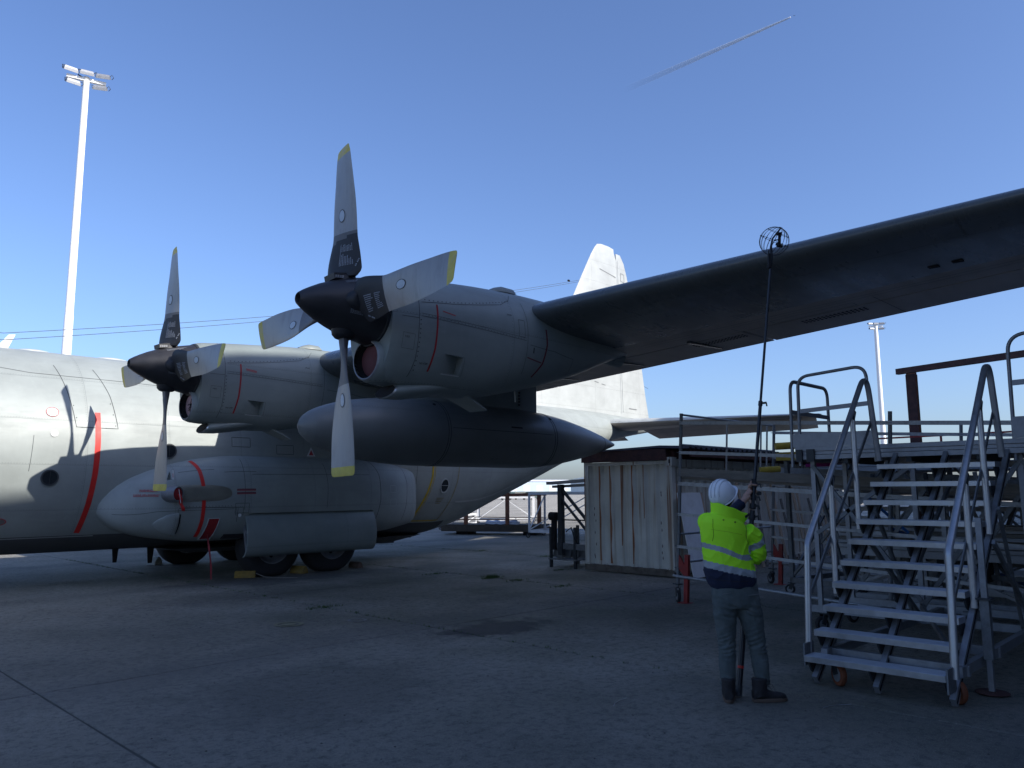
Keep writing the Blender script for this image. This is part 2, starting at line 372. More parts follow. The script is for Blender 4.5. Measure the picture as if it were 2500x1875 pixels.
def disc_on(F, u, v, rad, off, out, name, mat, parent, ry=None, n=24, thick=0):
    n_ = surf_normal(F, u, v); p = F(u, v)
    if n_.dot(Vector(out)-p) < 0: n_ = -n_
    t1 = Vector((1, 0, 0)); t1 = (t1-n_*t1.dot(n_)).normalized(); t2 = n_.cross(t1); ry = ry or rad
    ring = lambda o, s=1: [p+n_*o+t1*math.cos(2*PI*k/n)*rad*s+t2*math.sin(2*PI*k/n)*ry*s for k in range(n)]
    mb = MB(); mb.rings([ring(off-0.01), ring(off), ring(off, 0.9)], cap=True); return mb.build(name, mat, parent, True, 30)
def text_mesh(txt, size, mtx, mat, parent, name='lettering'):
    cu = bpy.data.curves.new(name, 'FONT'); cu.body = txt; cu.size = size; cu.align_x = 'LEFT'; cu.resolution_u = 2; cu.offset = size*0.012
    o = bpy.data.objects.new(name+'_tmp', cu); COL.objects.link(o)
    dg = bpy.context.evaluated_depsgraph_get(); me = bpy.data.meshes.new_from_object(o.evaluated_get(dg))
    bpy.data.objects.remove(o); me.transform(mtx); me.materials.clear(); me.materials.append(mat)
    ob = bpy.data.objects.new(name, me); COL.objects.link(ob); ob.parent = parent; return ob
def side_text(txt, size, x, y, z, mat, parent, name='lettering', rot=0, lean=0.0, yaw=0.0):
    """text facing port (-Y), reading towards +X"""
    m = Matrix.Translation((x, y, z)) @ Matrix.Rotation(yaw, 4, 'Z') @ Matrix.Rotation(PI/2-lean, 4, 'X') @ Matrix.Rotation(rot, 4, 'Z')
    return text_mesh(txt, size, m, mat, parent, name)
def wrap_text(txt, size, x0, z0, F, inv, out, mat, parent, off=0.005, slant=0.0, name='lettering'):
    o = text_mesh(txt, size, Matrix.Identity(4), mat, parent, name); me = o.data
    bm = bmesh.new(); bm.from_mesh(me); bmesh.ops.triangulate(bm, faces=bm.faces); bm.to_mesh(me); bm.free()
    for v in me.vertices:
        x, z = x0+v.co.x, z0+v.co.y+slant*v.co.x; u = inv(x, z); p = F(x, u); nn = surf_normal(F, x, u)
        if nn.dot(Vector(out)-p) < 0: nn = -nn
        v.co = p+nn*off
    return o
def evaluated(o):
    dg = bpy.context.evaluated_depsgraph_get(); me = bpy.data.meshes.new_from_object(o.evaluated_get(dg))
    o.modifiers.clear(); old = o.data; o.data = me; bpy.data.meshes.remove(old)
    return o

# ------------------------------------------------------------------ setting: ground, far land, hangar
mb = MB(); mb.add([(-400, -300, -0.012), (3000, -300, -0.012), (3000, 3000, -0.012), (-400, 3000, -0.012)], [(0, 1, 2, 3)])
tag(mb.build('apron', M['apron']), kind='structure')
SX0, SY0, ST = -7.63, -23.96, 4.7
NX = 9; YE = [-23.96, -9.86, -5.16, -0.46, 4.24, 8.94, 13.64, 18.34]; NY = len(YE)-1
mb = MB(); mb.add([(SX0, SY0, -0.008), (SX0+NX*ST, SY0, -0.008), (SX0+NX*ST, YE[-1], -0.008), (SX0, YE[-1], -0.008)], [(0, 1, 2, 3)])
pav = tag(mb.build('pavement', M['joint']), kind='structure')
for i in range(NX):
    for j in range(NY):
        x0, y0 = SX0+i*ST, YE[j]; SH = YE[j+1]-YE[j]; g = 0.007; mb = MB(); n = 16 if SH < 5 else 40
        rim = []
        for k in range(n): rim.append((x0+g+(ST-2*g)*k/n, y0+g))
        for k in range(n): rim.append((x0+ST-g, y0+g+(SH-2*g)*k/n))
        for k in range(n): rim.append((x0+ST-g-(ST-2*g)*k/n, y0+SH-g))
        for k in range(n): rim.append((x0+g, y0+SH-g-(SH-2*g)*k/n))
        z = random.uniform(0, 0.003)
        def wob(p, a):
            q = noise.noise(Vector((p[0]*2.1, p[1]*2.1, 3)))*a
            sx_ = 1 if p[0] < x0+0.1 else -1 if p[0] > x0+ST-0.1 else 0; sy_ = 1 if p[1] < y0+0.1 else -1 if p[1] > y0+SH-0.1 else 0
            return (p[0]+sx_*max(0, a*0.7+q), p[1]+sy_*max(0, a*0.7+q))
        r0 = [(*wob(p, 0.006), -0.02) for p in rim]; r1 = [(*wob(p, 0.007), z-0.006) for p in rim]; r2 = [(*wob(p, 0.022), z) for p in rim]
        mb.rings([r0, r1, r2], cap=True)
        mb.build('concrete_slab', M['slab'], pav)
# grass field and trees at the horizon
mgr = plain('far_grass', (0.10, 0.115, 0.05), 0.9, 0, 0.3, 0.02)
mb = MB(); mb.add([(-200, 420, 0.03), (3000, 300, 0.03), (3000, 2990, 0.03), (-200, 2990, 0.03)], [(0, 1, 2, 3)])
tag(mb.build('grass_field', mgr), kind='structure')
mtree = plain('woodland_haze_blue', (0.16, 0.22, 0.28), 0.9, 0, 0.2, 0.05)  # bluish tone puts the distance haze into the tree colour
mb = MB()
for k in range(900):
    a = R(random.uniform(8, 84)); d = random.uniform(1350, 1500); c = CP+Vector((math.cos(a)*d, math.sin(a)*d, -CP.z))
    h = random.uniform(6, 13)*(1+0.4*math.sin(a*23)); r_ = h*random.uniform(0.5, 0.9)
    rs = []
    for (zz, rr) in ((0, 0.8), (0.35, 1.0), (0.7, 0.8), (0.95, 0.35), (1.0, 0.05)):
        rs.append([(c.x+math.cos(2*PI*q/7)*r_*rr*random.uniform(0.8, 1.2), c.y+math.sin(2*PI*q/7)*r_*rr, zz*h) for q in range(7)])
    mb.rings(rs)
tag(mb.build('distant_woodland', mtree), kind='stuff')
mb = MB()
# hangar behind the viewer: its eave shades the apron
HY = -25.0; HT = 20.65+0.667*(-30-HY)
hang = thing('hangar', 'large grey sheet metal hangar behind the viewpoint shading the apron', 'building', (10, HY-20, 0))
mh = plain('hangar_shade_tone', (0.07, 0.072, 0.075), 0.6, 0.1, 0.12, 0.5)  # near-black tone stands for the unlit interior behind open doors
rs = [[(-14, HY-0.3-55, 0), (-14, HY-0.3, 0), (-14, HY-0.3, HT), (-14, HY-0.3-27, HT+4), (-14, HY-0.3-55, HT)],
      [(95, HY-0.3-55, 0), (95, HY-0.3, 0), (95, HY-0.3, HT), (95, HY-0.3-27, HT+4), (95, HY-0.3-55, HT)]]
rs = [[(p[0]-10, p[1]-(HY-20), p[2]) for p in r] for r in rs]
MB().rings(rs).build('hall', mh, hang)
for k in range(10):
    x = -13.5+k*10.3
    MB().box((x-10+0.1, 19.71, 0.1), (x-10+10.1, 19.9, HT-2.2)).build('dark_doorway', mh, hang)
MB().box((-24, 19.71, HT-2.15), (85, 20.0, HT)).build('eave_beam', mh, hang)
pv = Vector((5, HY, 0)); hr_ = Matrix.Rotation(R(9.5), 4, 'Z'); hang.location = pv + hr_ @ (Vector((10, HY-20, 0))-pv); hang.rotation_euler = (0, 0, R(9.5))

# painted disc markings and small litter on the apron
for (x, y, r1, m_, lb) in ((0.55, -8.2, 0.20, M['yel'], 'faded yellow round mark on the apron left of the outboard propeller'), (1.39, -8.61, 0.14, M['white'], 'small pale ring mark on the apron below the drop tank')):
    mb = MB(); n = 20
    mb.rings([[(x+math.cos(2*PI*k/n)*r1*q, y+math.sin(2*PI*k/n)*r1*q, 0.0075) for k in range(n)] for q in (1.0, 0.72)], cap=False)
    if r1 > 0.15: mb.rings([[(x+math.cos(2*PI*k/n)*r1*q, y+math.sin(2*PI*k/n)*r1*q, 0.0075) for k in range(n)] for q in (0.5, 0.05)], cap=False)
    tag(mb.build('ground_marking', plain('worn_mark', (0.20, 0.19, 0.12) if r1 > 0.15 else (0.22, 0.22, 0.21), 0.85, 0, 0.3, 20)), kind='structure')


# ------------------------------------------------------------------ the aircraft
AC = thing('transport_aircraft', 'large grey four engined transport aeroplane parked across the apron under a clear sky', 'aeroplane', (3.5, 0, 0))
class _P:      # parts are built in world coordinates; shift them under the root
    pass
AOFF = Vector((3.5, 0, 0))
def apart(o, parent=None):
    """attach to the aircraft (or one of its parts), keeping world coordinates"""
    o.parent = parent or AC
    o.matrix_parent_inverse = Matrix.Translation(-AOFF) if (parent is None or parent is AC) else Matrix.Identity(4)
    return o
FUS = [  # X, zb, zt, halfwidth, zc
 (-7.6, 2.05, 2.25, 0.10, 2.15), (-7.3, 1.75, 2.65, 0.48, 2.18), (-6.8, 1.35, 3.05, 0.9, 2.2), (-6.0, 0.95, 3.6, 1.35, 2.3), (-5.0, 0.72, 4.35, 1.75, 2.42), (-4.0, 0.63, 4.66, 2.02, 2.5),
 (-3.0, 0.62, 4.70, 2.16, 2.54), (3.0, 0.60, 4.70, 2.16, 2.54), (7.6, 0.57, 4.70, 2.16, 2.54), (8.6, 0.56, 4.70, 2.15, 2.56), (9.9, 0.80, 4.70, 2.12, 2.66), (11.3, 1.32, 4.70, 2.03, 2.85),
 (13.2, 2.02, 4.70, 1.82, 3.15), (15.0, 2.66, 4.72, 1.5, 3.5), (17.0, 3.25, 4.72, 1.08, 3.85), (19.0, 3.75, 4.66, 0.66, 4.15), (20.8, 4.05, 4.56, 0.34, 4.3), (22.0, 4.22, 4.44, 0.08, 4.33)]
def fus(X, th):
    zb, zt, hw, zc = smoothtab(FUS, X)
    c, s_ = math.cos(th), math.sin(th)
    if c >= 0: z = zc+(zt-zc)*c; y = -hw*s_
    else:
        u = -c; q = 2.16*u if u < 0.713 else 1.54+(u-0.713)*(0.38/0.287)
        z = zc-(zc-zb)*q/1.92; y = -hw*s_*(1.0 if u < 0.713 else 1.0+0.10*(u-0.713)/0.287)
    return Vector((X, y, z))
def fth(X, z):   # angle for a height on the port side
    lo, hi = 0.0, PI
    for _ in range(40):
        m_ = (lo+hi)/2
        if fus(X, m_).z > z: lo = m_
        else: hi = m_
    return lo
mb = MB(); xs = sorted(set([round(x, 3) for x in np.linspace(-7.6, 22, 150)]+[t[0] for t in FUS]))
ths = [2*PI*k/72 for k in range(72)]
mb.rings([[fus(x, t) for t in ths] for x in xs])
for q in range(len(mb.f)):
    pass
body = apart(mb.build('fuselage', [M['grey'], M['belly']], None, True, 40))
for p in body.data.polygons:
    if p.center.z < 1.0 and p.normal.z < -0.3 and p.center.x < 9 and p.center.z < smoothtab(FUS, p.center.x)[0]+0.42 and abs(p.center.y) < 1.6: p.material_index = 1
OUT = (0, -60, 3)
def fz(pts): return [(x, fth(x, z)) for x, z in pts]
def fsub(o): return apart(o, body)
# red warning stripe, panel outlines, windows, lamps
fsub(strip(fus, fz([(-0.12, 3.34), (-0.12, 2.8), (-0.13, 2.2), (-0.16, 1.6), (-0.22, 1.05)]), 0.10, 0.003, OUT, 'warning_stripe', M['red'], body))
for pts in ([(-0.75, 4.28), (-0.62, 3.75), (-0.5, 3.04), (0.24, 3.04), (0.14, 3.7), (-0.05, 4.26)],):
    fsub(strip(fus, fz(pts), 0.012, 0.002, OUT, 'panel_seam', M['line'], body))
    for (a, b) in ((pts[i], pts[i+1]) for i in range(len(pts)-1)):
        L = math.hypot(a[0]-b[0], a[1]-b[1]); nn = int(L/0.11)
        for k in range(nn):
            t = (k+0.5)/nn; x, z = a[0]*(1-t)+b[0]*t, a[1]*(1-t)+b[1]*t
            if k % 2 == 0 and z < 3.6: fsub(disc_on(fus, x+0.035*(1 if x < -0.2 else -1), fth(x, z), 0.010, 0.003, OUT, 'fastener', M['line'], body, n=8))
def ring_on(F, u, v, r0, r1, off, name, mat, parent, ry=1.0, n=28):
    nn = surf_normal(F, u, v); p = F(u, v)
    if nn.dot(Vector(OUT)-p) < 0: nn = -nn
    t1 = Vector((1, 0, 0)); t1 = (t1-nn*t1.dot(nn)).normalized(); t2 = nn.cross(t1)
    rr = lambda r, o: [p+nn*o+t1*math.cos(2*PI*k/n)*r+t2*math.sin(2*PI*k/n)*r*ry for k in range(n)]
    mb = MB(); mb.rings([rr(r0, -0.01), rr(r0, off), rr(r1, off), rr(r1, -0.01)], cap=False); return mb.build(name, mat, parent, True, 30)
for (x, z, r_) in ((-0.89, 2.09, 0.13), (1.22, 2.64, 0.13)):
    th = fth(x, z); wv = disc_on(fus, x, th, r_, 0.012, OUT, 'window', M['glass'], body, n=32); fsub(wv); fsub(ring_on(fus, x, th, r_+0.018, r_-0.005, 0.02, 'window_frame', M['line'], body))
    fsub(strip(fus, [(x, fth(x, z+r_*0.9)), (x, fth(x, z-r_*0.9))], 0.008, 0.022, OUT, 'window_crack', M['line'], body))
fsub(disc_on(fus, -0.9, fth(-0.9, 3.30), 0.095, 0.006, OUT, 'light_port', M['white'], body, ry=0.085)); fsub(ring_on(fus, -0.9, fth(-0.9, 3.30), 0.106, 0.098, 0.008, 'red_ring', M['redp'], body, 0.9))
fsub(disc_on(fus, -0.87, fth(-0.87, 2.90), 0.045, 0.012, OUT, 'lamp', M['bare'], body)); fsub(ring_on(fus, -0.87, fth(-0.87, 2.9), 0.068, 0.046, 0.008, 'lamp_rim', M['lineL'], body))
fsub(strip(fus, fz([(-1.20, 2.85), (-1.22, 2.5), (-1.24, 2.2)]), 0.008, 0.002, OUT, 'panel_seam', M['line'], body))
fsub(strip(fus, fz([(-2.4, 4.2), (-1.2, 4.06), (0.6, 4.04), (2.3, 3.98)]), 0.012, 0.002, OUT, 'panel_seam', M['line'], body))
fsub(strip(fus, fz([(-3.0, 0.985), (0.1, 0.985)]), 0.03, 0.004, OUT, 'belly_strake', M['lineL'], body))
fsub(strip(fus, fz([(1.2, 3.32), (2.5, 3.30)]), 0.10, 0.002, OUT, 'doubler', M['tail'], body))
# oval kick panel low at the left
fsub(disc_on(fus, -1.62, fth(-1.62, 1.30), 0.16, 0.004, OUT, 'step_cover', plain('step_cover_tan', (0.2, 0.18, 0.17), 0.7), body, ry=0.075)); fsub(ring_on(fus, -1.62, fth(-1.62, 1.3), 0.18, 0.165, 0.006, 'red_ring', M['redp'], body, 0.48))
for (x, z) in ((2.55, 2.98), (3.6, 2.85)):
    fsub(strip(fus, fz([(x, z), (x+0.42, z), (x+0.42, z-0.2), (x, z-0.2), (x, z)]), 0.010, 0.003, OUT, 'panel_seam', M['line'], body))
# triangle mark
mb = MB(); p = fus(4.47, fth(4.47, 2.72)); yy = p.y-0.008
mb.add([(4.36, yy, 2.62), (4.58, yy-0.01, 2.62), (4.47, yy+0.01, 2.84)], [(0, 1, 2)]); fsub(mb.build('warning_triangle', M['white'], body))
mb = MB(); mb.add([(4.41, yy-0.006, 2.645), (4.53, yy-0.014, 2.645), (4.47, yy+0.002, 2.77)], [(0, 1, 2)]); fsub(mb.build('warning_triangle_centre', M['redp'], body))
# paratroop door behind the wheel fairing
def quadstrip(pts, w, name, mat, off=0.004): return fsub(strip(fus, fz(pts), w, off, OUT, name, mat, body))
quadstrip([(8.16, 2.62), (8.16, 2.2), (8.08, 1.8), (7.95, 1.4), (7.80, 1.02)], 0.06, 'door_outline', M['yel'], 0.008)
quadstrip([(9.10, 2.62), (9.08, 2.1), (8.98, 1.6), (8.78, 1.04)], 0.035, 'door_outline', plain('worn_yellow', (0.28, 0.25, 0.14), 0.6, 0, 0.3, 8), 0.008)
quadstrip([(7.80, 1.03), (8.78, 1.03)], 0.04, 'door_outline', M['yel'], 0.008)
quadstrip([(8.24, 2.62), (8.24, 2.2), (8.16, 1.8), (8.03, 1.4), (7.88, 1.06)], 0.016, 'door_outline', M['yel'], 0.009)
wv = disc_on(fus, 8.63, fth(8.63, 1.95), 0.13, 0.006, OUT, 'door_window', M['glass'], body, ry=0.18); fsub(wv)
fsub(ring_on(fus, 8.63, fth(8.63, 1.95), 0.15, 0.125, 0.014, 'window_frame', M['lineL'], body, 1.36)); quadstrip([(8.52, 1.96), (8.74, 1.96)], 0.02, 'door_handle', M['bare'], 0.02)
for k in range(4): quadstrip([(8.44, 1.62-0.045*k), (8.70-0.03*k, 1.62-0.045*k)], 0.015, 'door_lettering', plain('dull_yellow', (0.22, 0.17, 0.05), 0.7), 0.006)
quadstrip([(9.15, 1.53), (9.9, 1.56), (10.8, 1.72), (11.8, 2.02), (12.9, 2.44), (14.0, 2.9)], 0.05, 'fuselage_strake', M['lineL'], 0.03)
for k in range(4):
    x, z = 7.30-0.02*k, 2.18-0.26*k
    quadstrip([(x, z), (x+0.22, z), (x+0.22, z-0.16), (x, z-0.16)], 0.008, 'panel_seam', M['line'])
    quadstrip([(x-0.25, z), (x-0.16, z-0.01)], 0.05, 'attachment_point', M['dark'])
quadstrip([(7.62, 2.6), (7.62, 2.0), (7.5, 1.5), (7.35, 1.0)], 0.012, 'panel_seam', M['line'])
# antennas, bumps on the roof
for (x, L, h) in ((-0.8, 0.32, 0.06), (0.72, 0.34, 0.06)):
    mb = MB(); mb.rings([[(x+math.cos(2*PI*k/16)*L*q, math.sin(2*PI*k/16)*0.16*q, 4.69+zz) for k in range(16)] for q, zz in ((1, -0.02), (0.9, h*0.6), (0.5, h), (0.05, h*1.05))])
    fsub(mb.build('roof_antenna_fairing', M['tail'], body, True, 50))
mb = MB(); mb.rings([[(-1.50, -.02, 4.66), (-1.28, -.02, 4.66), (-1.28, .02, 4.66), (-1.50, .02, 4.66)], [(-1.26, -.008, 5.0), (-1.14, -.008, 5.02), (-1.14, .008, 5.02), (-1.26, .008, 5.0)]])
fsub(mb.build('blade_antenna', M['whitep'], body))
for (z0, z1) in ((5.02, 9.68), (4.88, 9.62)):
    a = Vector((-1.35, -0.02, z0)); b = Vector((17.03, 0, z1)); mb = MB()
    # extrapolate forward to the mast ahead
    d = (b-a); pts = []
    for k in range(30):
        t = k/29; p = a+d*t; p.z -= 4*0.24*t*(1-t); pts.append(p)
    pts = [a+Vector((-6, 0, -0.22))]+pts
    mb.pipe(pts, 0.006, 6); fsub(mb.build('aerial_wire', M['line'], body))
mb = MB(); mb.lathe([(-0.03, 0.02), (-0.03, 0.035), (0.05, 0.035), (0.05, 0.01)], (16.4, 0, 9.54), 'X', 10); fsub(mb.build('wire_insulator', M['dark'], body))
for (x, y, z0, z1, w_) in ((0.86, -0.55, 0.66, 0.36, 0.06), (1.58, -0.55, 0.66, 0.30, 0.07)):
    mb = MB(); mb.rings([[(x-w_, y-.02, z0), (x+w_, y-.02, z0), (x+w_, y+.02, z0), (x-w_, y+.02, z0)], [(x-w_*.6, y-.012, z1), (x+w_*.6, y-.012, z1), (x+w_*.6, y+.012, z1), (x-w_*.6, y+.012, z1)]])
    fsub(mb.build('belly_antenna', M['dark'], body))

# main wheel fairing (sponson)
SP = [ # X, top z, bottom z, outer half-width beyond centreline, mid z
 (0.02, 1.62, 1.42, 1.95, 1.5), (0.10, 1.76, 1.30, 2.08, 1.5), (0.3, 1.98, 1.14, 2.26, 1.52), (0.6, 2.16, 1.02, 2.42, 1.54), (1.0, 2.32, 0.92, 2.55, 1.58), (1.5, 2.46, 0.84, 2.64, 1.62), (2.0, 2.55, 0.80, 2.68, 1.64),
 (2.8, 2.60, 0.80, 2.70, 1.66), (4.5, 2.60, 0.80, 2.70, 1.66), (5.9, 2.58, 0.80, 2.68, 1.66), (6.6, 2.53, 0.84, 2.60, 1.64), (7.1, 2.46, 0.92, 2.42, 1.62), (7.5, 2.40, 1.0, 2.25, 1.6), (7.62, 2.38, 1.06, 2.12, 1.6)]
def spon(X, t):
    """t 0 = root at the top, 1 = root at the bottom, 0.5 = outermost"""
    zt, zb, hw, zc = smoothtab(SP, X); a = t*PI
    c, s_ = math.cos(a), math.sin(a); y0 = 1.86; e = 0.62
    y = -(y0+(hw-y0)*(s_**e if s_ > 1e-9 else 0))
    z = zc+(zt-zc)*(abs(c)**0.95)*(1 if c > 0 else -(zc-zb)/(zt-zc))
    return Vector((X, y, z))
def spt(X, z):
    lo, hi = 0.0, 1.0
    for _ in range(40):
        m_ = (lo+hi)/2
        if spon(X, m_).z > z: lo = m_
        else: hi = m_
    return lo
def sponson_mesh(sgn):
    mb = MB(); xs = [0.02, 0.06, 0.1, 0.18, 0.3, 0.45, 0.6]+list(np.linspace(0.8, 7.62, 46))
    def P(x, t):
        p = spon(x, t); return Vector((p.x, p.y*sgn, p.z))
    mb.rings([[P(x, k/30) for k in range(31)]+[Vector((x, -1.2*sgn, P(x, 1).z)), Vector((x, -1.2*sgn, P(x, 0).z))] for x in xs])
    return mb
sp = sponson_mesh(1).build('wheel_fairing', M['grey'], None, True, 40); apart(sp)
apart(sponson_mesh(-1).build('wheel_fairing', M['grey'], None, True, 40))
# cut the wheel bay and the recessed intakes
def cut(target, boxes):
    for mbx in boxes:
        c = mbx.build('cutter', M['dark']); mod = target.modifiers.new('cut', 'BOOLEAN'); mod.operation = 'DIFFERENCE'; mod.solver = 'EXACT'; mod.object = c
        evaluated(target); bpy.data.objects.remove(c); target.data.set_sharp_from_angle(angle=R(38))
def wedge(x0, x1, z0, z1, y_out, depth, yface, tilt=0.0):
    """cutter: flush at x0, deep at x1"""
    mb = MB(); mb.rings([[(x0, y_out, z0), (x0, yface+0.01, z0), (x0, yface+0.01, z1), (x0, y_out, z1)], [(x1, y_out, z0+tilt), (x1, yface+depth, z0+tilt), (x1, yface+depth, z1+tilt), (x1, y_out, z1+tilt)]]); return mb
cut(sp, [wedge(2.62, 5.9, 0.5, 1.37, -3.2, 1.2, -2.7), wedge(1.06, 1.16, 2.06, 2.24, -3.2, 0.12, -2.50)])
def ssub(o): return apart(o, sp)
def sz(pts): return [(x, spt(x, z)) for x, z in pts]
def sstrip(pts, w, name, mat, off=0.004): return ssub(strip(spon, sz(pts), w, off, OUT, name, mat, sp))
sstrip([(1.60, 2.44), (1.70, 2.25), (1.745, 1.95), (1.76, 1.6), (1.76, 1.25), (1.73, 0.92)], 0.075, 'warning_stripe', M['red'], 0.005)
sstrip([(0.20, 1.40), (0.9, 1.44), (1.3, 1.45), (2.4, 1.47)], 0.007, 'panel_seam', M['line'])
sstrip([(1.30, 1.50), (1.85, 1.505), (2.48, 1.50), (2.48, 1.2)], 0.009, 'panel_seam', M['line'])
sstrip([(1.28, 1.48), (1.29, 1.2), (1.27, 0.95)], 0.008, 'panel_seam', M['line'])
sstrip([(2.42, 1.58), (2.72, 1.58), (2.72, 1.38), (2.42, 1.38), (2.42, 1.58)], 0.008, 'panel_seam', M['line'])
sstrip([(2.44, 1.50), (2.6, 1.50), (2.6, 1.34), (2.44, 1.34), (2.44, 1.5)], 0.008, 'panel_seam', M['line'])
sstrip([(2.2, 2.22), (2.9, 2.24)], 0.008, 'panel_seam', M['line']); sstrip([(1.3, 2.2), (2.0, 2.27)], 0.007, 'panel_seam', M['line']); sstrip([(2.62, 2.5), (2.62, 2.0), (2.62, 1.45)], 0.008, 'panel_seam', M['line'])
sstrip([(4.6, 2.45), (4.62, 2.0), (4.6, 1.45)], 0.008, 'panel_seam', M['line']); sstrip([(2.8, 2.18), (5.8, 2.20)], 0.007, 'panel_seam', M['line'])
sstrip([(5.95, 2.55), (6.1, 2.2), (6.1, 1.6), (6.0, 1.1)], 0.014, 'panel_seam', M['line']); sstrip([(7.0, 2.45), (7.1, 2.0), (7.05, 1.5), (6.95, 1.1)], 0.014, 'panel_seam', M['line'])
for z in (1.95, 1.62): sstrip([(6.42, z), (6.62, z), (6.62, z-0.17), (6.42, z-0.17), (6.42, z)], 0.010, 'panel_seam', M['lineL'])
for k in range(16): ssub(disc_on(spon, 1.36+k*0.065, spt(1.36+k*0.065, 1.53), 0.007, 0.003, OUT, 'fastener', M['line'], sp, n=8))
ssub(disc_on(spon, 2.53, spt(2.53, 1.335), 0.035, 0.014, OUT, 'lamp', M['white'], sp))
# auxiliary power unit exhaust: heat plate, outlet collar
hp = [(0.93+0.0*k, 0) for k in range(1)]
def plate(F, inv, cx, cz, a, b, off, name, mat, parent, n=40, power=2.4):
    mb = MB(); rim = []
    for k in range(n):
        t = 2*PI*k/n; x = cx+a*math.copysign(abs(math.cos(t))**(2/power), math.cos(t)); z = cz+b*math.copysign(abs(math.sin(t))**(2/power), math.sin(t))
        rim.append((x, z))
    rs = []
    for q in (1.0, 0.75, 0.5, 0.25, 0.02):
        r_ = []
        for (x, z) in rim:
            xx, zz = cx+(x-cx)*q, cz+(z-cz)*q; v = inv(xx, zz); nn = surf_normal(F, xx, v); p = F(xx, v)
            if nn.dot(Vector(OUT)-p) < 0: nn = -nn
            r_.append(p+nn*(off if q < 1 else 0.0))
        rs.append(r_)
    mb.rings(rs, cap=False); return mb.build(name, mat, parent, True, 60)
ssub(plate(spon, spt, 1.66, 1.79, 0.68, 0.17, 0.008, 'heat_plate', M['heat'], sp, power=2.6))
EN = Vector((0.42, -0.90, 0)).normalized(); EC = Vector((1.20, -2.735, 1.78)); ET = Vector((EN.y, -EN.x, 0)) * -1
mb = MB(); rs = []
for (a, r_, sx) in ((-0.14, 0.165, 0.20), (-0.10, 0.160, 0.15), (-0.05, 0.155, 0.08), (0.0, 0.145, 0.02), (0.02, 0.138, 0.0), (0.015, 0.125, 0.0), (-0.04, 0.12, 0.0)):
    rs.append([EC+EN*a+ET*(math.cos(2*PI*k/28)*r_*(1.0+(sx*4 if math.cos(2*PI*k/28) < 0 else 0)))+Vector((0, 0, math.sin(2*PI*k/28)*r_)) for k in range(28)])
mb.rings(rs, cap=False); ssub(mb.build('exhaust_collar', M['alud'], sp, True, 50))
for z in (1.93, 1.632): ssub(MB().bar((1.20, -2.715, z), (1.50, -2.675, z+(0.006 if z > 1.8 else 0.014)), 0.035, 0.010).build('exhaust_collar_flange', M['alud'], sp))
ssub(wrap_text('WARNING STAY', 0.045, 0.60, 1.835, spon, spt, OUT, M['redp'], sp)); ssub(wrap_text('CLEAR APU EXHAUST', 0.045, 0.50, 1.745, spon, spt, OUT, M['redp'], sp))
sstrip([(0.60, 1.822), (0.90, 1.822)], 0.008, 'underline', M['redp'], 0.012); sstrip([(0.50, 1.732), (0.92, 1.732)], 0.008, 'underline', M['redp'], 0.012)
for z in (1.86, 1.79): sstrip([(2.44, z), (2.86, z+0.004)], 0.035, 'red_marking', plain('faded_red', (0.2, 0.07, 0.09), 0.7), 0.004); sstrip([(2.44, z-0.022), (2.86, z-0.018)], 0.008, 'underline', M['redp'], 0.005)
# blister scoop ahead of the wheel bay
mb = MB(); rs = []
for x, hh in ((0.86, 0.02), (0.95, 0.10), (1.08, 0.17), (1.2, 0.2), (1.30, 0.21), (1.31, 0.17)):
    ring = []
    for k in range(17):
        z = 1.19+hh*1.05*math.cos(PI*k/16); v = spt(x, z); nn = surf_normal(spon, x, v); p = spon(x, v)
        if nn.dot(Vector(OUT)-p) < 0: nn = -nn
        ring.append(p+nn*(0.001+0.055*math.sin(PI*k/16)**0.5*(hh/0.21)))
    rs.append(ring)
mb.rings(rs, cap=False, closed=False); ssub(mb.build('air_scoop', M['grey'], sp, True, 50))
sstrip([(1.325, 1.38), (1.33, 1.2), (1.315, 1.0)], 0.03, 'scoop_mouth', M['dark'], 0.008)
ssub(MB().box((2.3, -2.45, 0.85), (5.95, -1.3, 2.3)).build('wheel_bay_lining', M['dark'], sp))
# opened main gear door: a curved panel hanging outside the wheels
def door_pt(x, t, off=0):
    a = R(-28+t*150); r_ = 0.60
    return Vector((x, -2.44-r_*math.sin(R(8)+t*R(142))*0.62-off, 0.93+(0.47)*math.cos(t*PI*0.98)))
mb = MB(); nn = 26
outer = [[door_pt(x, k/nn) for k in range(nn+1)] for x in np.linspace(2.66, 5.9, 14)]
inner = [[door_pt(x, k/nn)+Vector((0, 0.045, 0.0)) for k in range(nn+1)][::-1] for x in np.linspace(2.66, 5.9, 14)]
mb.rings([o_+i_ for o_, i_ in zip(outer, inner)]); gd = apart(mb.build('wheel_door', M['nac'], None, True, 40))
MB_ = MB(); MB_.bar((2.7, -2.5, 1.30), (2.70, -2.72, 0.55), 0.04, 0.06); MB_.bar((2.72, -2.2, 1.25), (2.72, -2.7, 0.95), 0.04, 0.04); apart(MB_.build('door_hinge_frame', M['alud'], gd), gd)
mb = MB(); mb.bar((3.0, -2.2, 1.4), (3.0, -2.6, 0.9), 0.05, 0.05); mb.bar((5.5, -2.2, 1.4), (5.5, -2.6, 0.9), 0.05, 0.05); apart(mb.build('door_strut', M['steel'], gd), gd)
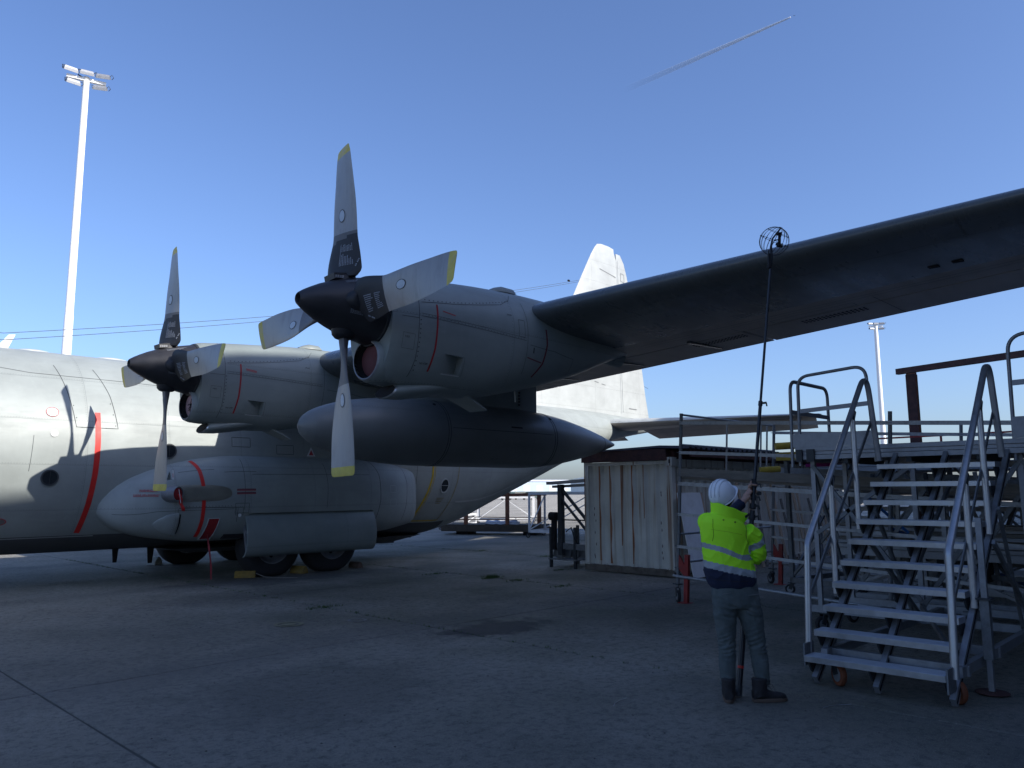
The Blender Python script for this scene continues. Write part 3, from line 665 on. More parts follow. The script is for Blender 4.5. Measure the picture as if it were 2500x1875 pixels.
# belly keel under the rear fuselage and centre fairing between the wheels
mb = MB(); mb.rings([[(x, -yy_, 0.62), (x, yy_, 0.62), (x, yy_*0.8, zz), (x, -yy_*0.8, zz)] for x, yy_, zz in ((1.7, 1.2, 0.60), (2.2, 1.5, 0.52), (6.0, 1.5, 0.50), (7.2, 1.3, 0.45), (7.6, 1.2, 0.44), (8.2, 1.1, 0.52), (8.9, 0.8, 0.60))]); apart(mb.build('belly_fairing', M['belly'], None, True, 25))
mb = MB(); mb.box((7.7, -0.5, 0.40), (8.15, 0.5, 0.56)); mb.box((8.5, -0.3, 0.5), (8.9, 0.3, 0.62)); apart(mb.build('ramp_fitting', M['dark']))
# wheels
def wheel(x, y, name='wheel'):
    e = bpy.data.objects.new(name, None); COL.objects.link(e); e.location = (x, y, 0.66); e.parent = AC; e.matrix_parent_inverse = Matrix.Translation(-AOFF)
    mb = MB(); mb.lathe([(-.245, .40), (-.255, .46), (-.25, .56), (-.215, .65), (-.15, .695), (0, .71), (.15, .695), (.215, .65), (.25, .56), (.255, .46), (.245, .40), (.18, .36), (-.18, .36), (-.245, .40)], (0, 0, 0), 'Y', 48)
    t = mb.build('tyre', M['tyre'], e, True, 50)
    for vtx in t.data.vertices:
        if vtx.co.z < -0.645: vtx.co.z = -0.655+(vtx.co.z+0.645)*0.1; vtx.co.y *= 1.05
    MB().lathe([(-.18, .02), (-.19, .10), (-.14, .16), (-.13, .30), (-.20, .345), (-.235, .375), (-.235, .395), (-.2, .40), (.2, .40), (.235, .385), (.1, .3), (.1, .02)], (0, 0, 0), 'Y', 36).build('rim', M['alud'], e, True, 35)
    mb = MB()
    for k in range(8):
        a = 2*PI*k/8; mb.lathe([(-.155, .0), (-.155, .035), (-.13, .035)], (math.cos(a)*.23, 0, math.sin(a)*.23), 'Y', 10)
    mb.build('rim_hole', M['dark'], e, True)
    return e
for x in (3.47, 4.97):
    wheel(x, -2.17); wheel(x, 2.17)
for x in (3.47, 4.97):
    mb = MB(); mb.pipe([(x, -1.9, 0.66), (x, -1.85, 1.8)], 0.09, 14); mb.pipe([(x, -2.1, 0.66), (x, -1.8, 0.66)], 0.06, 12); apart(mb.build('gear_strut', M['steel'], None, True))

# wing: main box, flaps, ailerons
def wing_le(d):
    if d < 5.6: return 2.62, 4.22
    z = 4.22+(d-5.6)*0.031 if d < 10.8 else 4.381+(d-10.8)*0.0315
    return 2.62+(d-5.6)*0.050, z
def wing_ch(d): return 4.88 if d < 5.6 else 4.88-(d-5.6)*0.1642
def wing_tc(d): return float(np.interp(d, [0, 5.6, 20.2], [0.17, 0.165, 0.09]))
def naca(t, tc): return 5*tc*(0.2969*math.sqrt(max(t, 0))-0.126*t-0.3516*t*t+0.2843*t**3-0.1036*t**4)
INC = math.tan(R(3.3))
def wpt(d, t, up, sgn=-1):
    x0, z0 = wing_le(d); c = wing_ch(d); tc = wing_tc(d); th = naca(t, tc)*c; cb = 0.075*c*t*(1-t)
    return Vector((x0+t*c, sgn*d, z0-t*c*INC+cb+(th if up else -th*0.92)))
def wing_section(d, t0, t1, n, sgn, tipk=1.0):
    ts = [t0+(t1-t0)*(1-math.cos(PI*k/n))/2 for k in range(n+1)]
    up = [wpt(d, t, True, sgn) for t in ts]; lo = [wpt(d, t, False, sgn) for t in ts]
    if t0 == 0: lo = lo[1:]
    r_ = up+lo[::-1]
    if tipk != 1:
        m_ = sum(r_, Vector())/len(r_); r_ = [Vector((m_.x+(p.x-m_.x)*(0.6+0.4*tipk), p.y, m_.z+(p.z-m_.z)*tipk)) for p in r_]
    return r_
for sgn in (-1, 1):
    mb = MB(); ds = [0.0]+list(np.linspace(1.6, 20.0, 60))
    rs = [wing_section(d, 0, 0.705, 28, sgn) for d in ds]
    rs += [[Vector((p.x, sgn*20.0+sgn*o_, m_)) for p, m_ in zip(rs[-1], [q.z*k_+(1-k_)*4.6 for q in rs[-1]])] for o_, k_ in ((0.15, 0.8), (0.25, 0.3))]
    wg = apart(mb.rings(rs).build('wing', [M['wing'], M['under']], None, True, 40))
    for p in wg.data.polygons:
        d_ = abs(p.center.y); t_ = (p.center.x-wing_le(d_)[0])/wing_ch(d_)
        if p.normal.z < -0.2 and t_ > 0.52: p.material_index = 1  # rear lower skin takes the painted bounce tone
    for (d0, d1, nm) in ((1.9, 7.3, 'flap'), (7.34, 12.5, 'flap'), (12.54, 19.9, 'aileron')):
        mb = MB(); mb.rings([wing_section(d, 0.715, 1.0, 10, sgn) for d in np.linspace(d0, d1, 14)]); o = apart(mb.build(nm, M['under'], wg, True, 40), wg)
        if sgn == -1 and nm == 'flap':
            for k in range(3):
                d = d0+(k+0.5)*(d1-d0)/3; p, q = wpt(d, 0.66, False), wpt(d, 0.93, False)
                mb = MB(); mb.rings([[p+Vector((0, -.03, 0.03)), p+Vector((0, .03, 0.03)), p+Vector((0, .03, -.04)), p+Vector((0, -.03, -.04))], [q+Vector((0, -.02, 0.02)), q+Vector((0, .02, 0.02)), q+Vector((0, .02, -.01)), q+Vector((0, -.02, -.01))]])
                apart(mb.build('flap_track', M['wing'], wg), wg)
    if sgn == -1:
        wl = lambda d, t: wpt(d, t, False)
        def wstrip(pts, w_, name, mat, off=0.004): return apart(strip(wl, pts, w_, off, (3, -12, -20), name, mat, wg, 10), wg)
        wstrip([(10.95, 0.155), (20, 0.155)], 0.009, 'panel_seam', M['seam']); wstrip([(10.95, 0.565), (20, 0.565)], 0.010, 'panel_seam', M['seam'])
        wstrip([(10.95, 0.60), (20, 0.60)], 0.009, 'panel_seam', M['seam'])
        for d in (12.4, 14.2, 16.1, 18.0): wstrip([(d, 0.02), (d, 0.15)], 0.010, 'panel_seam', M['seam'])
        for d in (12.5, 14.6): wstrip([(d, 0.62), (d, 0.99)], 0.010, 'panel_seam', M['seam'])
        wstrip([(13.1, 0.64), (14.3, 0.64), (14.3, 0.69), (13.1, 0.69), (13.1, 0.64)], 0.01, 'panel_seam', M['seam'])
        for d in (15.55, 15.8):
            p = wpt(d, 0.40, False); apart(MB().box((p.x-0.045, p.y-0.055, p.z-0.010), (p.x+0.045, p.y+0.055, p.z+0.02)).build('drain_slot', M['dark'], wg), wg)
        mb = MB()
        for q in range(2):
            for i_ in range(16):
                for j_ in range(3):
                    d = (11.5 if q == 0 else 13.4)+i_*0.06; p = wpt(d, 0.76+j_*0.02, False); mb.box((p.x-.012, p.y-.012, p.z-.008), (p.x+.012, p.y+.012, p.z+.01))
        o = mb.build('vent_holes', M['dark'], wg); o['kind'] = 'stuff'; apart(o, wg)

# engine nacelles
def nacelle(yc, dz, tagout):
    zc0 = 4.05+dz
    T = [ # X, top, bottom, half width
     (0.40, zc0+0.455, zc0-0.82, 0.455), (0.46, zc0+0.475, zc0-0.87, 0.475), (0.7, zc0+0.505, zc0-0.92, 0.51), (1.0, zc0+0.535, zc0-0.96, 0.545), (1.5, zc0+0.575, zc0-0.99, 0.57), (2.0, zc0+0.615, zc0-0.97, 0.575),
     (2.5, zc0+0.64, zc0-0.88, 0.57), (3.0, zc0+0.655, zc0-0.77, 0.56), (3.6, zc0+0.65, zc0-0.62, 0.54), (4.2, zc0+0.60, zc0-0.44, 0.50), (4.9, zc0+0.40, zc0-0.18, 0.42), (5.6, zc0+0.15, zc0+0.05, 0.2)]
    def F(X, th):
        zt, zb, hw = smoothtab(T, X); zc = zc0-0.05 if X < 3.6 else zc0-0.05+(X-3.6)*0.06
        c, s_ = math.cos(th), math.sin(th); e = 0.92
        y = yc-hw*math.copysign(abs(s_)**(e if c > 0 else 0.72), s_); z = zc+((zt-zc) if c > 0 else (zc-zb))*math.copysign(abs(c)**1.0, c)
        return Vector((X, y, z))
    def inv(X, z):
        lo, hi = 0.0, PI
        for _ in range(36):
            m_ = (lo+hi)/2
            if F(X, m_).z > z: lo = m_
            else: hi = m_
        return lo
    mb = MB(); mb.rings([[F(x, 2*PI*k/56) for k in range(56)] for x in [0.40, 0.43, 0.46, 0.52, 0.6]+list(np.linspace(0.7, 5.6, 50))])
    # lower half of the front face is blended into the intake cowl, so the loft itself starts as a ring
    nc = mb.build('engine_nacelle', M['nac'], None, True, 40); apart(nc)
    zl = zc0-0.62   # side inlet
    wb = MB(); Y_ = lambda x, z: F(x, inv(x, z)).y
    wb.rings([[(x, yc-0.9, z0_), (x, Y_(x, z0_)+d_, z0_), (x, Y_(x, (z0_+z1_)/2)+d_, (z0_+z1_)/2), (x, Y_(x, z1_)+d_, z1_), (x, yc-0.9, z1_)] for x, z0_, z1_, d_ in ((1.195, zl-0.115, zl+0.115, -0.001), (1.35, zl-0.118, zl+0.11, 0.06), (1.50, zl-0.12, zl+0.10, 0.12))])
    cut(nc, [wb])
    cm = MB(); cm.rings([[Vector((x, yc+0.262*math.cos(2*PI*k/40), zc0-0.60+0.262*math.sin(2*PI*k/40)*(1.0 if math.sin(2*PI*k/40) < 0 else 0.85))) for k in range(40)] for x in (0.2, 0.62)])
    cut(nc, [cm])
    sub = lambda o: apart(o, nc)
    ns = lambda pts, w_, name, mat, off=0.003: sub(strip(F, [(x, inv(x, z)) for x, z in pts], w_*(0.65 if 'seam' in name else 1), off, (0, yc-40, 3), name, mat, nc))
    # inlet lip below the spinner
    mb = MB(); zi = zc0-0.60; rs = []
    E_ = ((0.80, 0.17, 0.17, 0.02), (0.55, 0.20, 0.20, 0.01), (0.36, 0.235, 0.235, 0), (0.335, 0.25, 0.25, 0), (0.33, 0.262, 0.262, 0), (0.345, 0.282, 0.28, 0), (0.42, 0.315, 0.30, -.005), (0.6, 0.335, 0.30, -.02), (0.85, 0.33, 0.28, -.03), (1.1, 0.2, 0.2, -.03))
    for (x, a_, b_, dz_) in E_: rs.append([Vector((x, yc+a_*math.cos(2*PI*k/40), zi+dz_+b_*math.sin(2*PI*k/40)*(1.0 if math.sin(2*PI*k/40) < 0 else 0.85))) for k in range(40)])
    mb.rings(rs[2:], cap=False); sub(mb.build('intake_cowl', M['nac'], nc, True, 50))
    mb = MB(); mb.rings(rs[:4], cap=False); sub(mb.build('intake_duct', M['dark'], nc, True, 50))
    mb = MB(); mb.rings(rs[3:6], cap=False); lip = sub(mb.build('intake_lip', M['alud'], nc, True, 60))
    for v_ in lip.data.vertices: v_.co.x -= 0.003
    plugm = M['pink'] if tagout == 'in' else M['plugd']
    mb = MB(); mb.rings([[Vector((x, yc+0.232*q*math.cos(2*PI*k/32), zi+0.232*q*math.sin(2*PI*k/32)*(1.0 if math.sin(2*PI*k/32) < 0 else 0.85))) for k in range(32)] for x, q in ((0.50, 0.98), (0.44, 0.98), (0.425, 0.9), (0.42, 0.02))])
    pl = mb.build('intake_plug', plugm, None, True, 40)
    tag(pl, 'pale pink intake plug with a black drawn scribble in the inboard engine' if tagout == 'in' else 'dark red intake plug in the outboard engine below its spinner', 'intake cover')
    if tagout == 'in':
        mb = MB(); zz = zi-0.04
        mb.pipe([(0.412, yc-0.02, zz-0.12), (0.410, yc+0.0, zz), (0.409, yc-0.05, zz+0.14)], 0.006, 5); mb.pipe(arc((yc+0.04, zz), 0.6, 5.2, 0.055, 12, lambda a, b: (0.409, a, b)), 0.006, 5); mb.pipe([(0.409, yc-0.06, zz+0.05), (0.409, yc+0.05, zz-0.03)], 0.006, 5)
        mb.build('scribble', M['blackp'], pl)
    # oil cooler scoop underneath
    mb = MB(); zo = zc0-0.985; rs = []
    for (x, a_, b_, dz_) in ((0.85, 0.17, 0.05, 0.02), (0.66, 0.19, 0.075, 0.0), (0.64, 0.20, 0.085, 0), (0.66, 0.215, 0.098, 0), (0.85, 0.25, 0.115, 0.025), (1.1, 0.30, 0.12, 0.065), (1.5, 0.32, 0.12, 0.13), (1.9, 0.28, 0.08, 0.2)):
        rs.append([Vector((x+(0.05*math.sin(2*PI*k/28) if x < 0.8 else 0), yc+a_*math.cos(2*PI*k/28), zo+dz_+b_*math.sin(2*PI*k/28))) for k in range(28)])
    mb.rings(rs[2:], cap=False); sub(mb.build('oil_cooler_scoop', M['nac'], nc, True, 50)); mb = MB(); mb.rings(rs[:3], cap=True); sub(mb.build('scoop_mouth', M['dark'], nc, True, 50))
    mb = MB(); mb.rings([[p+Vector((-.004, 0, 0)) for p in rs[2]], [p+Vector((-.003, 0, 0)) for p in rs[3]]], cap=False); sub(mb.build('scoop_lip', M['bare'], nc, True))
    # oil cooler exit flap and drain mast
    zf = F(2.0, PI).z
    mb = MB(); mb.rings([[(1.85, yc-.20, zf+0.04), (1.85, yc+.20, zf+0.04), (1.85, yc+.2, zf), (1.85, yc-.2, zf)], [(2.25, yc-.17, zf-0.14), (2.25, yc+.17, zf-0.14), (2.25, yc+.17, zf-.16), (2.25, yc-.17, zf-.16)]]); sub(mb.build('cooler_flap', M['nac'], nc))
    mb = MB(); mb.rings([[(2.98, yc-.012, F(3, PI).z+0.05), (3.06, yc-.012, F(3, PI).z+0.05), (3.06, yc+.012, F(3, PI).z+0.05), (2.98, yc+.012, F(3, PI).z+0.05)], [(3.0, yc-.01, F(3, PI).z-0.17), (3.03, yc-.01, F(3, PI).z-0.17), (3.03, yc+.01, F(3, PI).z-0.17), (3.0, yc+.01, F(3, PI).z-0.17)]]); sub(mb.build('drain_mast', M['nac'], nc))
    # top hump
    mb = MB(); rs = []
    zt = F(2.6, 0).z
    for x, a_, h_ in ((2.40, 0.05, 0.0), (2.5, 0.11, 0.05), (2.62, 0.14, 0.085), (2.80, 0.15, 0.08), (2.86, 0.13, 0.0)):
        rs.append([(x, yc-0.05+a_*math.cos(PI*k/10), zt-0.02+(h_+0.02)*math.sin(PI*k/10)) for k in range(11)])
    mb.rings(rs, cap=False, closed=False); sub(mb.build('top_vent', M['nac'], nc, True, 40))
    # exhaust pipe at the rear
    mb = MB(); mb.lathe([(4.9, 0.14), (5.55, 0.16), (5.55, 0.14), (5.2, 0.12), (5.2, 0.02)], (0, yc, zc0+0.02), 'X', 28); sub(mb.build('exhaust_pipe', M['nac'], nc, True, 40))
    # seams, rivets, stripes
    ns([(0.76, zc0+0.50), (0.76, zc0+0.25), (0.765, zc0-0.2), (0.77, zc0-0.62), (0.74, zc0-0.82)], 0.010, 'panel_seam', M['line'])
    ns([(0.80, zc0+0.11), (1.3, zc0+0.16), (1.8, zc0+0.235), (2.2, zc0+0.31), (2.42, zc0+0.42), (2.52, zc0+0.52)], 0.010, 'panel_seam', M['line'])
    ns([(0.80, zc0-0.07), (1.2, zc0-0.085), (1.9, zc0-0.11), (2.65, zc0-0.14)], 0.008, 'panel_seam', M['line']); ns([(0.80, zc0-0.035), (1.2, zc0-0.05), (1.9, zc0-0.075), (2.65, zc0-0.105)], 0.006, 'panel_seam', M['line'])
    ns([(2.66, zc0+0.42), (2.68, zc0+0.15), (2.68, zc0-0.2), (2.66, zc0-0.6)], 0.010, 'panel_seam', M['line'])
    ns([(0.52, zc0-0.10), (0.76, zc0-0.10)], 0.008, 'panel_seam', M['line'])
    ns([(2.74, zc0-0.19), (3.3, zc0-0.22), (3.75, zc0-0.27), (3.75, zc0-0.5)], 0.009, 'panel_seam', M['line'])
    ns([(1.03, zc0+0.11), (1.035, zc0-0.15), (1.03, zc0-0.45), (0.99, zc0-0.74)], 0.026, 'fire_stripe', M['redd'])
    ns([(1.12, zc0+0.035), (1.32, zc0+0.005)], 0.012, 'red_marking', M['redp'])
    ns([(1.20, zl-0.128), (1.50, zl-0.133)], 0.014, 'inlet_lip', M['lineL']); ns([(1.195, zl+0.12), (1.50, zl+0.105), (1.53, zl+0.10), (1.53, zl-0.13)], 0.006, 'panel_seam', M['line'])
    if tagout == 'out':
        ns([(3.08, zc0+0.08), (3.10, zc0-0.15), (3.05, zc0-0.42), (2.9, zc0-0.62)], 0.030, 'fire_stripe', plain('dark_red_stripe', (0.16, 0.02, 0.025), 0.7)); ns([(2.70, zc0-0.37), (3.02, zc0-0.41)], 0.018, 'red_marking', plain('dull_red', (0.16, 0.05, 0.06), 0.7)); ns([(2.82, zc0-0.22), (2.82, zc0-0.3)], 0.02, 'black_marking', M['blackp'])
        ns([(2.5, zc0+0.14), (2.62, zc0+0.14), (2.62, zc0-0.1), (2.5, zc0-0.1), (2.5, zc0+0.14)], 0.006, 'dashed_outline', M['line'])
    else:
        ns([(1.12, zc0+0.015), (1.32, zc0-0.015)], 0.008, 'red_marking', M['redp'])
    ns([(0.55, zc0-0.30), (0.72, zc0-0.31), (0.72, zc0-0.50), (0.55, zc0-0.49), (0.55, zc0-0.30)], 0.005, 'panel_seam', M['line'])
    for (x0_, x1_, za, zb_, n_) in ((0.86, 2.4, 0.15, 0.40, 24), (0.79, 0.79, -0.12, -0.74, 12), (0.9, 2.6, -0.055, -0.125, 30)):
        for k in range(n_):
            t = k/(n_-1); x = x0_+(x1_-x0_)*t; z = zc0+za+(zb_-za)*(t if x0_ == x1_ or za < 0 else t**1.6)
            sub(disc_on(F, x, inv(x, z), 0.008 if n_ < 30 else 0.005, 0.002, (0, yc-40, 3), 'fastener', M['line'], nc, n=7))
    for (x, z, t_) in ((2.28, 0.17, 'DRAIN'), (0.58, -0.36, 'F.E.D.'), (0.84, -0.66, 'NO STEP')):
        sub(wrap_text(t_, 0.03, x, zc0+z, F, inv, (0, yc-40, 3), M['blackp'], nc))
    return nc, zc0
nac_o, zo_ = nacelle(-10.2, 0.0, 'out'); nac_i, zi_ = nacelle(-4.95, -0.15, 'in')

# propellers
def propeller(yc, zc, ang, kind):
    e = bpy.data.objects.new('propeller', None); COL.objects.link(e); e.parent = AC; e.matrix_parent_inverse = Matrix.Translation(-AOFF)
    X = Vector((1, 0, 0)); sub = lambda o: apart(o, e)
    C0 = Vector((0, yc, zc))
    prof = [(-0.55, 0.0), (-0.55, 0.045), (-0.62, 0.055), (-0.63, 0.062), (-0.62, 0.075), (-0.56, 0.115), (-0.47, 0.165), (-0.35, 0.225), (-0.2, 0.285), (-0.05, 0.335), (0.1, 0.375), (0.22, 0.40), (0.34, 0.425), (0.37, 0.43), (0.375, 0.40), (0.375, 0.02)]
    sub(MB().lathe(prof, C0, 'X', 56).build('spinner', M['spinner'], e, True, 40))
    sub(MB().lathe([(0.365, 0.428), (0.372, 0.442), (0.40, 0.445), (0.405, 0.43)], C0, 'X', 56).build('spinner_ring', M['steel'], e, True, 40))
    T0 = [(0.30, 0.15, 0.13, 40, .5), (0.42, 0.15, 0.12, 36, .5), (0.55, 0.17, 0.09, 28, .45), (0.7, 0.24, 0.06, 22, .42), (0.9, 0.335, 0.042, 16, .40), (1.1, 0.40, 0.034, 9, .40), (1.35, 0.43, 0.028, 3, .40), (1.6, 0.425, 0.024, -3, .40), (1.85, 0.405, 0.02, -7.5, .41), (1.97, 0.39, 0.017, -10, .41), (2.03, 0.37, 0.014, -12, .41), (2.05, 0.35, 0.012, -12, .41), (2.062, 0.30, 0.008, -12, .40)]
    T1 = [(0.36, 0.40, 0.15, 16, .45), (0.40, 0.50, 0.13, 16, .46), (0.44, 0.535, 0.11, 16, .46), (0.52, 0.53, 0.09, 15, .46), (0.62, 0.505, 0.075, 14, .45), (0.74, 0.465, 0.06, 12, .43), (0.84, 0.425, 0.048, 11, .41), (0.95, 0.415, 0.04, 10, .40), (1.1, 0.42, 0.034, 8, .40)]+[t for t in T0 if t[0] > 1.2]
    for b in range(4):
        boot = b in (0, 1); T = T1 if boot else T0; a = R(ang)+b*PI/2
        rad = Vector((0, -math.sin(a), math.cos(a))); tan = Vector((0, math.cos(a), math.sin(a)))
        def BP(r_, u, side):   # u 0 = leading edge, 1 = trailing edge
            c, th, p, k = smoothtab(T, r_); d = X*math.sin(R(p))-tan*math.cos(R(p)); nrm = rad.cross(d).normalized()
            if nrm.x > 0: nrm = -nrm       # towards the front
            sh = 4*u*(1-u) if r_ < 0.55 and not boot else (2.6*math.sqrt(u)*(1-u)**0.9)
            return C0+rad*r_+d*(c*(u-k))+nrm*(side*th*0.5*min(1, sh)+0.004*math.sin(PI*u))
        rr = list(np.linspace(T[0][0], 1.95, 40))+[1.97, 1.99, 2.01, 2.03, 2.045, 2.053, 2.062]; nu = 14; rs = []
        for r_ in rr:
            us = [0.5-0.5*math.cos(PI*k/nu) for k in range(nu+1)]
            rs.append([BP(r_, u, 1) for u in us]+[BP(r_, u, -1) for u in us[::-1][1:-1]])
        mb = MB(); mb.rings(rs); n = len(rs[0]); o = sub(mb.build('blade', [M['blade'], M['rubber'], M['yellow'], plain('deicer_grey', (0.12, 0.12, 0.125), 0.5)], e, True, 50))
        for p in o.data.polygons:
            c = sum((Vector(o.data.vertices[i].co) for i in p.vertices), Vector())/len(p.vertices); r_ = (c-C0).dot(rad); off = (c-C0).dot(tan)
            p.material_index = 2 if r_ > 1.945 else (1 if (boot and r_ < 0.85-0.22*off*(1 if b == 0 else 0.3)) else (3 if (r_ < 0.98 and not boot) or (boot and r_ < 0.93 and b == 0) else 0))
        front = lambda r_, u: BP(r_, u, 1)
        # oval maker's badge
        mb = MB(); rc, uc = 1.16, 0.42; ring = lambda q, of: [front(rc+0.075*q*math.cos(2*PI*k/24), uc+0.115*q*math.sin(2*PI*k/24)*(1 if True else 1))+Vector((-of, 0, 0)) for k in range(24)]
        mb.rings([ring(1.15, 0.004), ring(1.0, 0.005)], cap=False); sub(mb.build('badge_rim', M['line'], e)); mb = MB(); mb.rings([ring(1.0, 0.005), ring(0.5, 0.006), ring(0.02, 0.006)], cap=False); sub(mb.build('badge', plain('badge_pale', (0.42, 0.48, 0.54), 0.4), e))
        if boot:
            # worn white stencil lines: too small to read, kept as broken dashes
            mb = MB(); rnd = random.Random(b)
            for k in range(9):
                u = 0.42+k*0.045
                for (ra, rb_) in ((0.50, 0.64-0.01*k+rnd.uniform(-.02, .03)), (0.68, 0.76+rnd.uniform(-.02, .02))):
                    r_ = ra
                    while r_ < rb_:
                        L = rnd.uniform(0.008, 0.016)
                        mb.add([front(r_, u)+Vector((-.006, 0, 0)), front(r_+L, u)+Vector((-.006, 0, 0)), front(r_+L, u+0.022)+Vector((-.006, 0, 0)), front(r_, u+0.022)+Vector((-.006, 0, 0))], [(0, 1, 2, 3)]); r_ += L+rnd.uniform(0.003, 0.006)
            sub(mb.build('stencil_text', plain('stencil_grey', (0.30, 0.33, 0.38), 0.7), e))['kind'] = 'stuff'
            mb = MB(); p = front(0.47, 0.86)+Vector((-.007, 0, 0)); q = front(0.56, 0.97)+Vector((-.007, 0, 0)); d = (q-p)
            for t in (0.0, 0.18, 0.5, 0.68, 0.86): mb.bar(p+d*t, p+d*(t+0.13), 0.004, 0.016, up=rad)
            sub(mb.build('stencil_text', plain('stencil_grey2', (0.30, 0.33, 0.38), 0.7), e))['kind'] = 'stuff'
        # cuff where the blade enters the spinner
        mb = MB(); f_ = lambda r_, w_: [C0+rad*r_+X*(w_*math.cos(2*PI*k/20))+tan*(w_*0.8*math.sin(2*PI*k/20)) for k in range(20)]
        mb.rings([f_(0.25, 0.17), f_(0.36, 0.155), f_(0.40, 0.12), f_(0.41, 0.09)]); sub(mb.build('blade_cuff', M['rubber'], e, True, 40))
        # spinner edge block with white text, seen at the top
        if b == 0:
            q0 = C0+Vector((-0.20, 0, 0))+rad*0.33
            mb = MB(); mb.bar(q0, q0+Vector((0.30, 0, 0.055)), 0.22, 0.07, up=rad); sub(mb.build('blade_root_guard', M['rubber'], e))
            mb = MB()
            for k in range(3):
                for t in range(4): mb.bar(q0+Vector((0.01+t*0.032, -0.112, -0.012+0.012*k+0.004*t)), q0+Vector((0.035+t*0.032, -0.112, -0.008+0.012*k+0.004*t)), 0.002, 0.006)
            sub(mb.build('stencil_text', plain('stencil_white', (0.45, 0.47, 0.5), 0.7), e))['kind'] = 'stuff'
    # text rows on the spinner
    def SF(x, t):
        r_ = float(np.interp(x, [p[0] for p in prof[4:14]], [p[1] for p in prof[4:14]])); return Vector((x, yc-r_*math.sin(t), zc+r_*math.cos(t)))
    for (x0_, t0, n_) in ((-0.10, 0.55, 4), (-0.10, 1.85, 4)):
        mb = MB(); rnd = random.Random(3)
        for k in range(n_):
            x = x0_; te = t0+0.045*k
            while x < x0_+0.30-0.035*k:
                L = rnd.uniform(0.01, 0.02)
                q = [SF(x, te), SF(x+L, te), SF(x+L, te+0.022), SF(x, te+0.022)]
                q = [C0+Vector((p.x-C0.x, (p.y-yc)*1.012, (p.z-zc)*1.012)) for p in q]; mb.add(q, [(0, 1, 2, 3)]); x += L+0.005
        sub(mb.build('stencil_text', plain('stencil_faint', (0.22, 0.24, 0.27), 0.7), e))['kind'] = 'stuff'
    return e
propeller(-10.2, 4.052, -3.24, 'out'); propeller(-4.95, 3.899, 0.21, 'in')

# external fuel tank and pylon
tk = [(1.00, 0.0), (1.02, 0.06), (1.08, 0.15), (1.2, 0.24), (1.45, 0.345), (1.8, 0.44), (2.3, 0.52), (2.9, 0.565), (3.6, 0.58), (5.6, 0.58), (6.3, 0.55), (6.9, 0.49), (7.5, 0.39), (8.1, 0.265), (8.5, 0.165), (8.9, 0.05), (8.96, 0.03), (8.99, 0.0)]
xs_ = list(np.linspace(0, 1, 70)); pf = [(x, smoothtab([(a, b) for a, b in tk], x)[0]) for x in sorted(set([t[0] for t in tk]+list(np.linspace(1.0, 8.99, 80))))]
ZT = 2.825
tank = apart(MB().lathe(pf, (0, -7.5, ZT), 'X', 64).build('external_fuel_tank', M['tank'], None, True, 50))
for x in (3.55, 3.60, 6.35, 6.42, 8.42):
    r_ = smoothtab(tk, x)[0]; apart(MB().lathe([(x, r_-0.002), (x, r_+0.003), (x+0.012, smoothtab(tk, x+0.012)[0]+0.003), (x+0.012, smoothtab(tk, x+0.012)[0]-0.002)], (0, -7.5, ZT), 'X', 64).build('tank_band', M['line'], tank, True), tank)
def TF(x, t):
    r_ = smoothtab(tk, x)[0]; return Vector((x, -7.5-r_*math.sin(t), ZT+r_*math.cos(t)))
apart(strip(TF, [(3.65, 1.45), (6.3, 1.45)], 0.010, 0.003, (4, -40, 3), 'tank_seam', M['line'], tank), tank)
apart(strip(TF, [(5.1, 1.30), (5.4, 1.30)], 0.03, 0.003, (4, -40, 3), 'black_marking', M['blackp'], tank), tank)
for (x, t) in ((3.42, 0.62), (6.4, 0.75)): apart(disc_on(TF, x, t, 0.03, 0.01, (4, -40, 3), 'filler_cap', M['dark'], tank), tank)
mb = MB(); rs = []
for x, hw in ((3.12, 0.02), (3.3, 0.09), (3.8, 0.14), (5.2, 0.14), (6.0, 0.10), (6.37, 0.03)):
    zt = wpt(7.5, min(0.95, max(0.03, (x-2.7)/4.57)), False).z+0.05
    rs.append([(x, -7.5-hw, ZT+0.45), (x, -7.5+hw, ZT+0.45), (x, -7.5+hw, zt), (x, -7.5-hw, zt)])
py = apart(mb.rings(rs).build('tank_pylon', M['nac'], None, True, 30))
mb = MB()
for k in range(5): mb.box((5.75, -7.64, 3.46+k*0.06), (5.78, -7.60, 3.50+k*0.06))
o_ = apart(mb.build('pylon_bolts', M['line'], py), py); o_['kind'] = 'stuff'

# tail
def fin_rows():  # z, LE, TE, thickness
    return [(4.5, 12.8, 21.36, 0.34), (5.0, 13.9, 21.28, 0.33), (5.6, 14.55, 21.14, 0.31), (6.5, 15.12, 20.98, 0.28), (7.5, 15.73, 20.77, 0.25), (8.6, 16.40, 20.52, 0.21), (9.6, 16.99, 20.28, 0.17), (10.4, 17.47, 20.05, 0.14), (10.9, 17.78, 19.86, 0.11), (11.2, 18.0, 19.62, 0.08), (11.36, 18.16, 19.3, 0.05), (11.41, 18.4, 18.9, 0.01)]
fr = fin_rows(); HG = lambda z: 19.38-(0.05*(z-4.7)/6)
mb = MB(); rs = []
for z, le, te, th in fr:
    h = HG(z) if z < 11.0 else te; ring = []
    if z >= 11.0: h = min(te, 19.2)
    for k in range(15):
        t = (1-math.cos(PI*k/14))/2; x = le+(h-le)*t; tt = (x-le)/max(0.3, te-le); ring.append((x, -naca(tt, 1)*th*1.02, z))
    back = [(x, -y, z_) for x, y, z_ in ring[::-1]][:-1]
    rs.append(ring+back)
fin = apart(mb.rings(rs).build('tail_fin', M['tail'], None, True, 40))
mb = MB(); rs = []
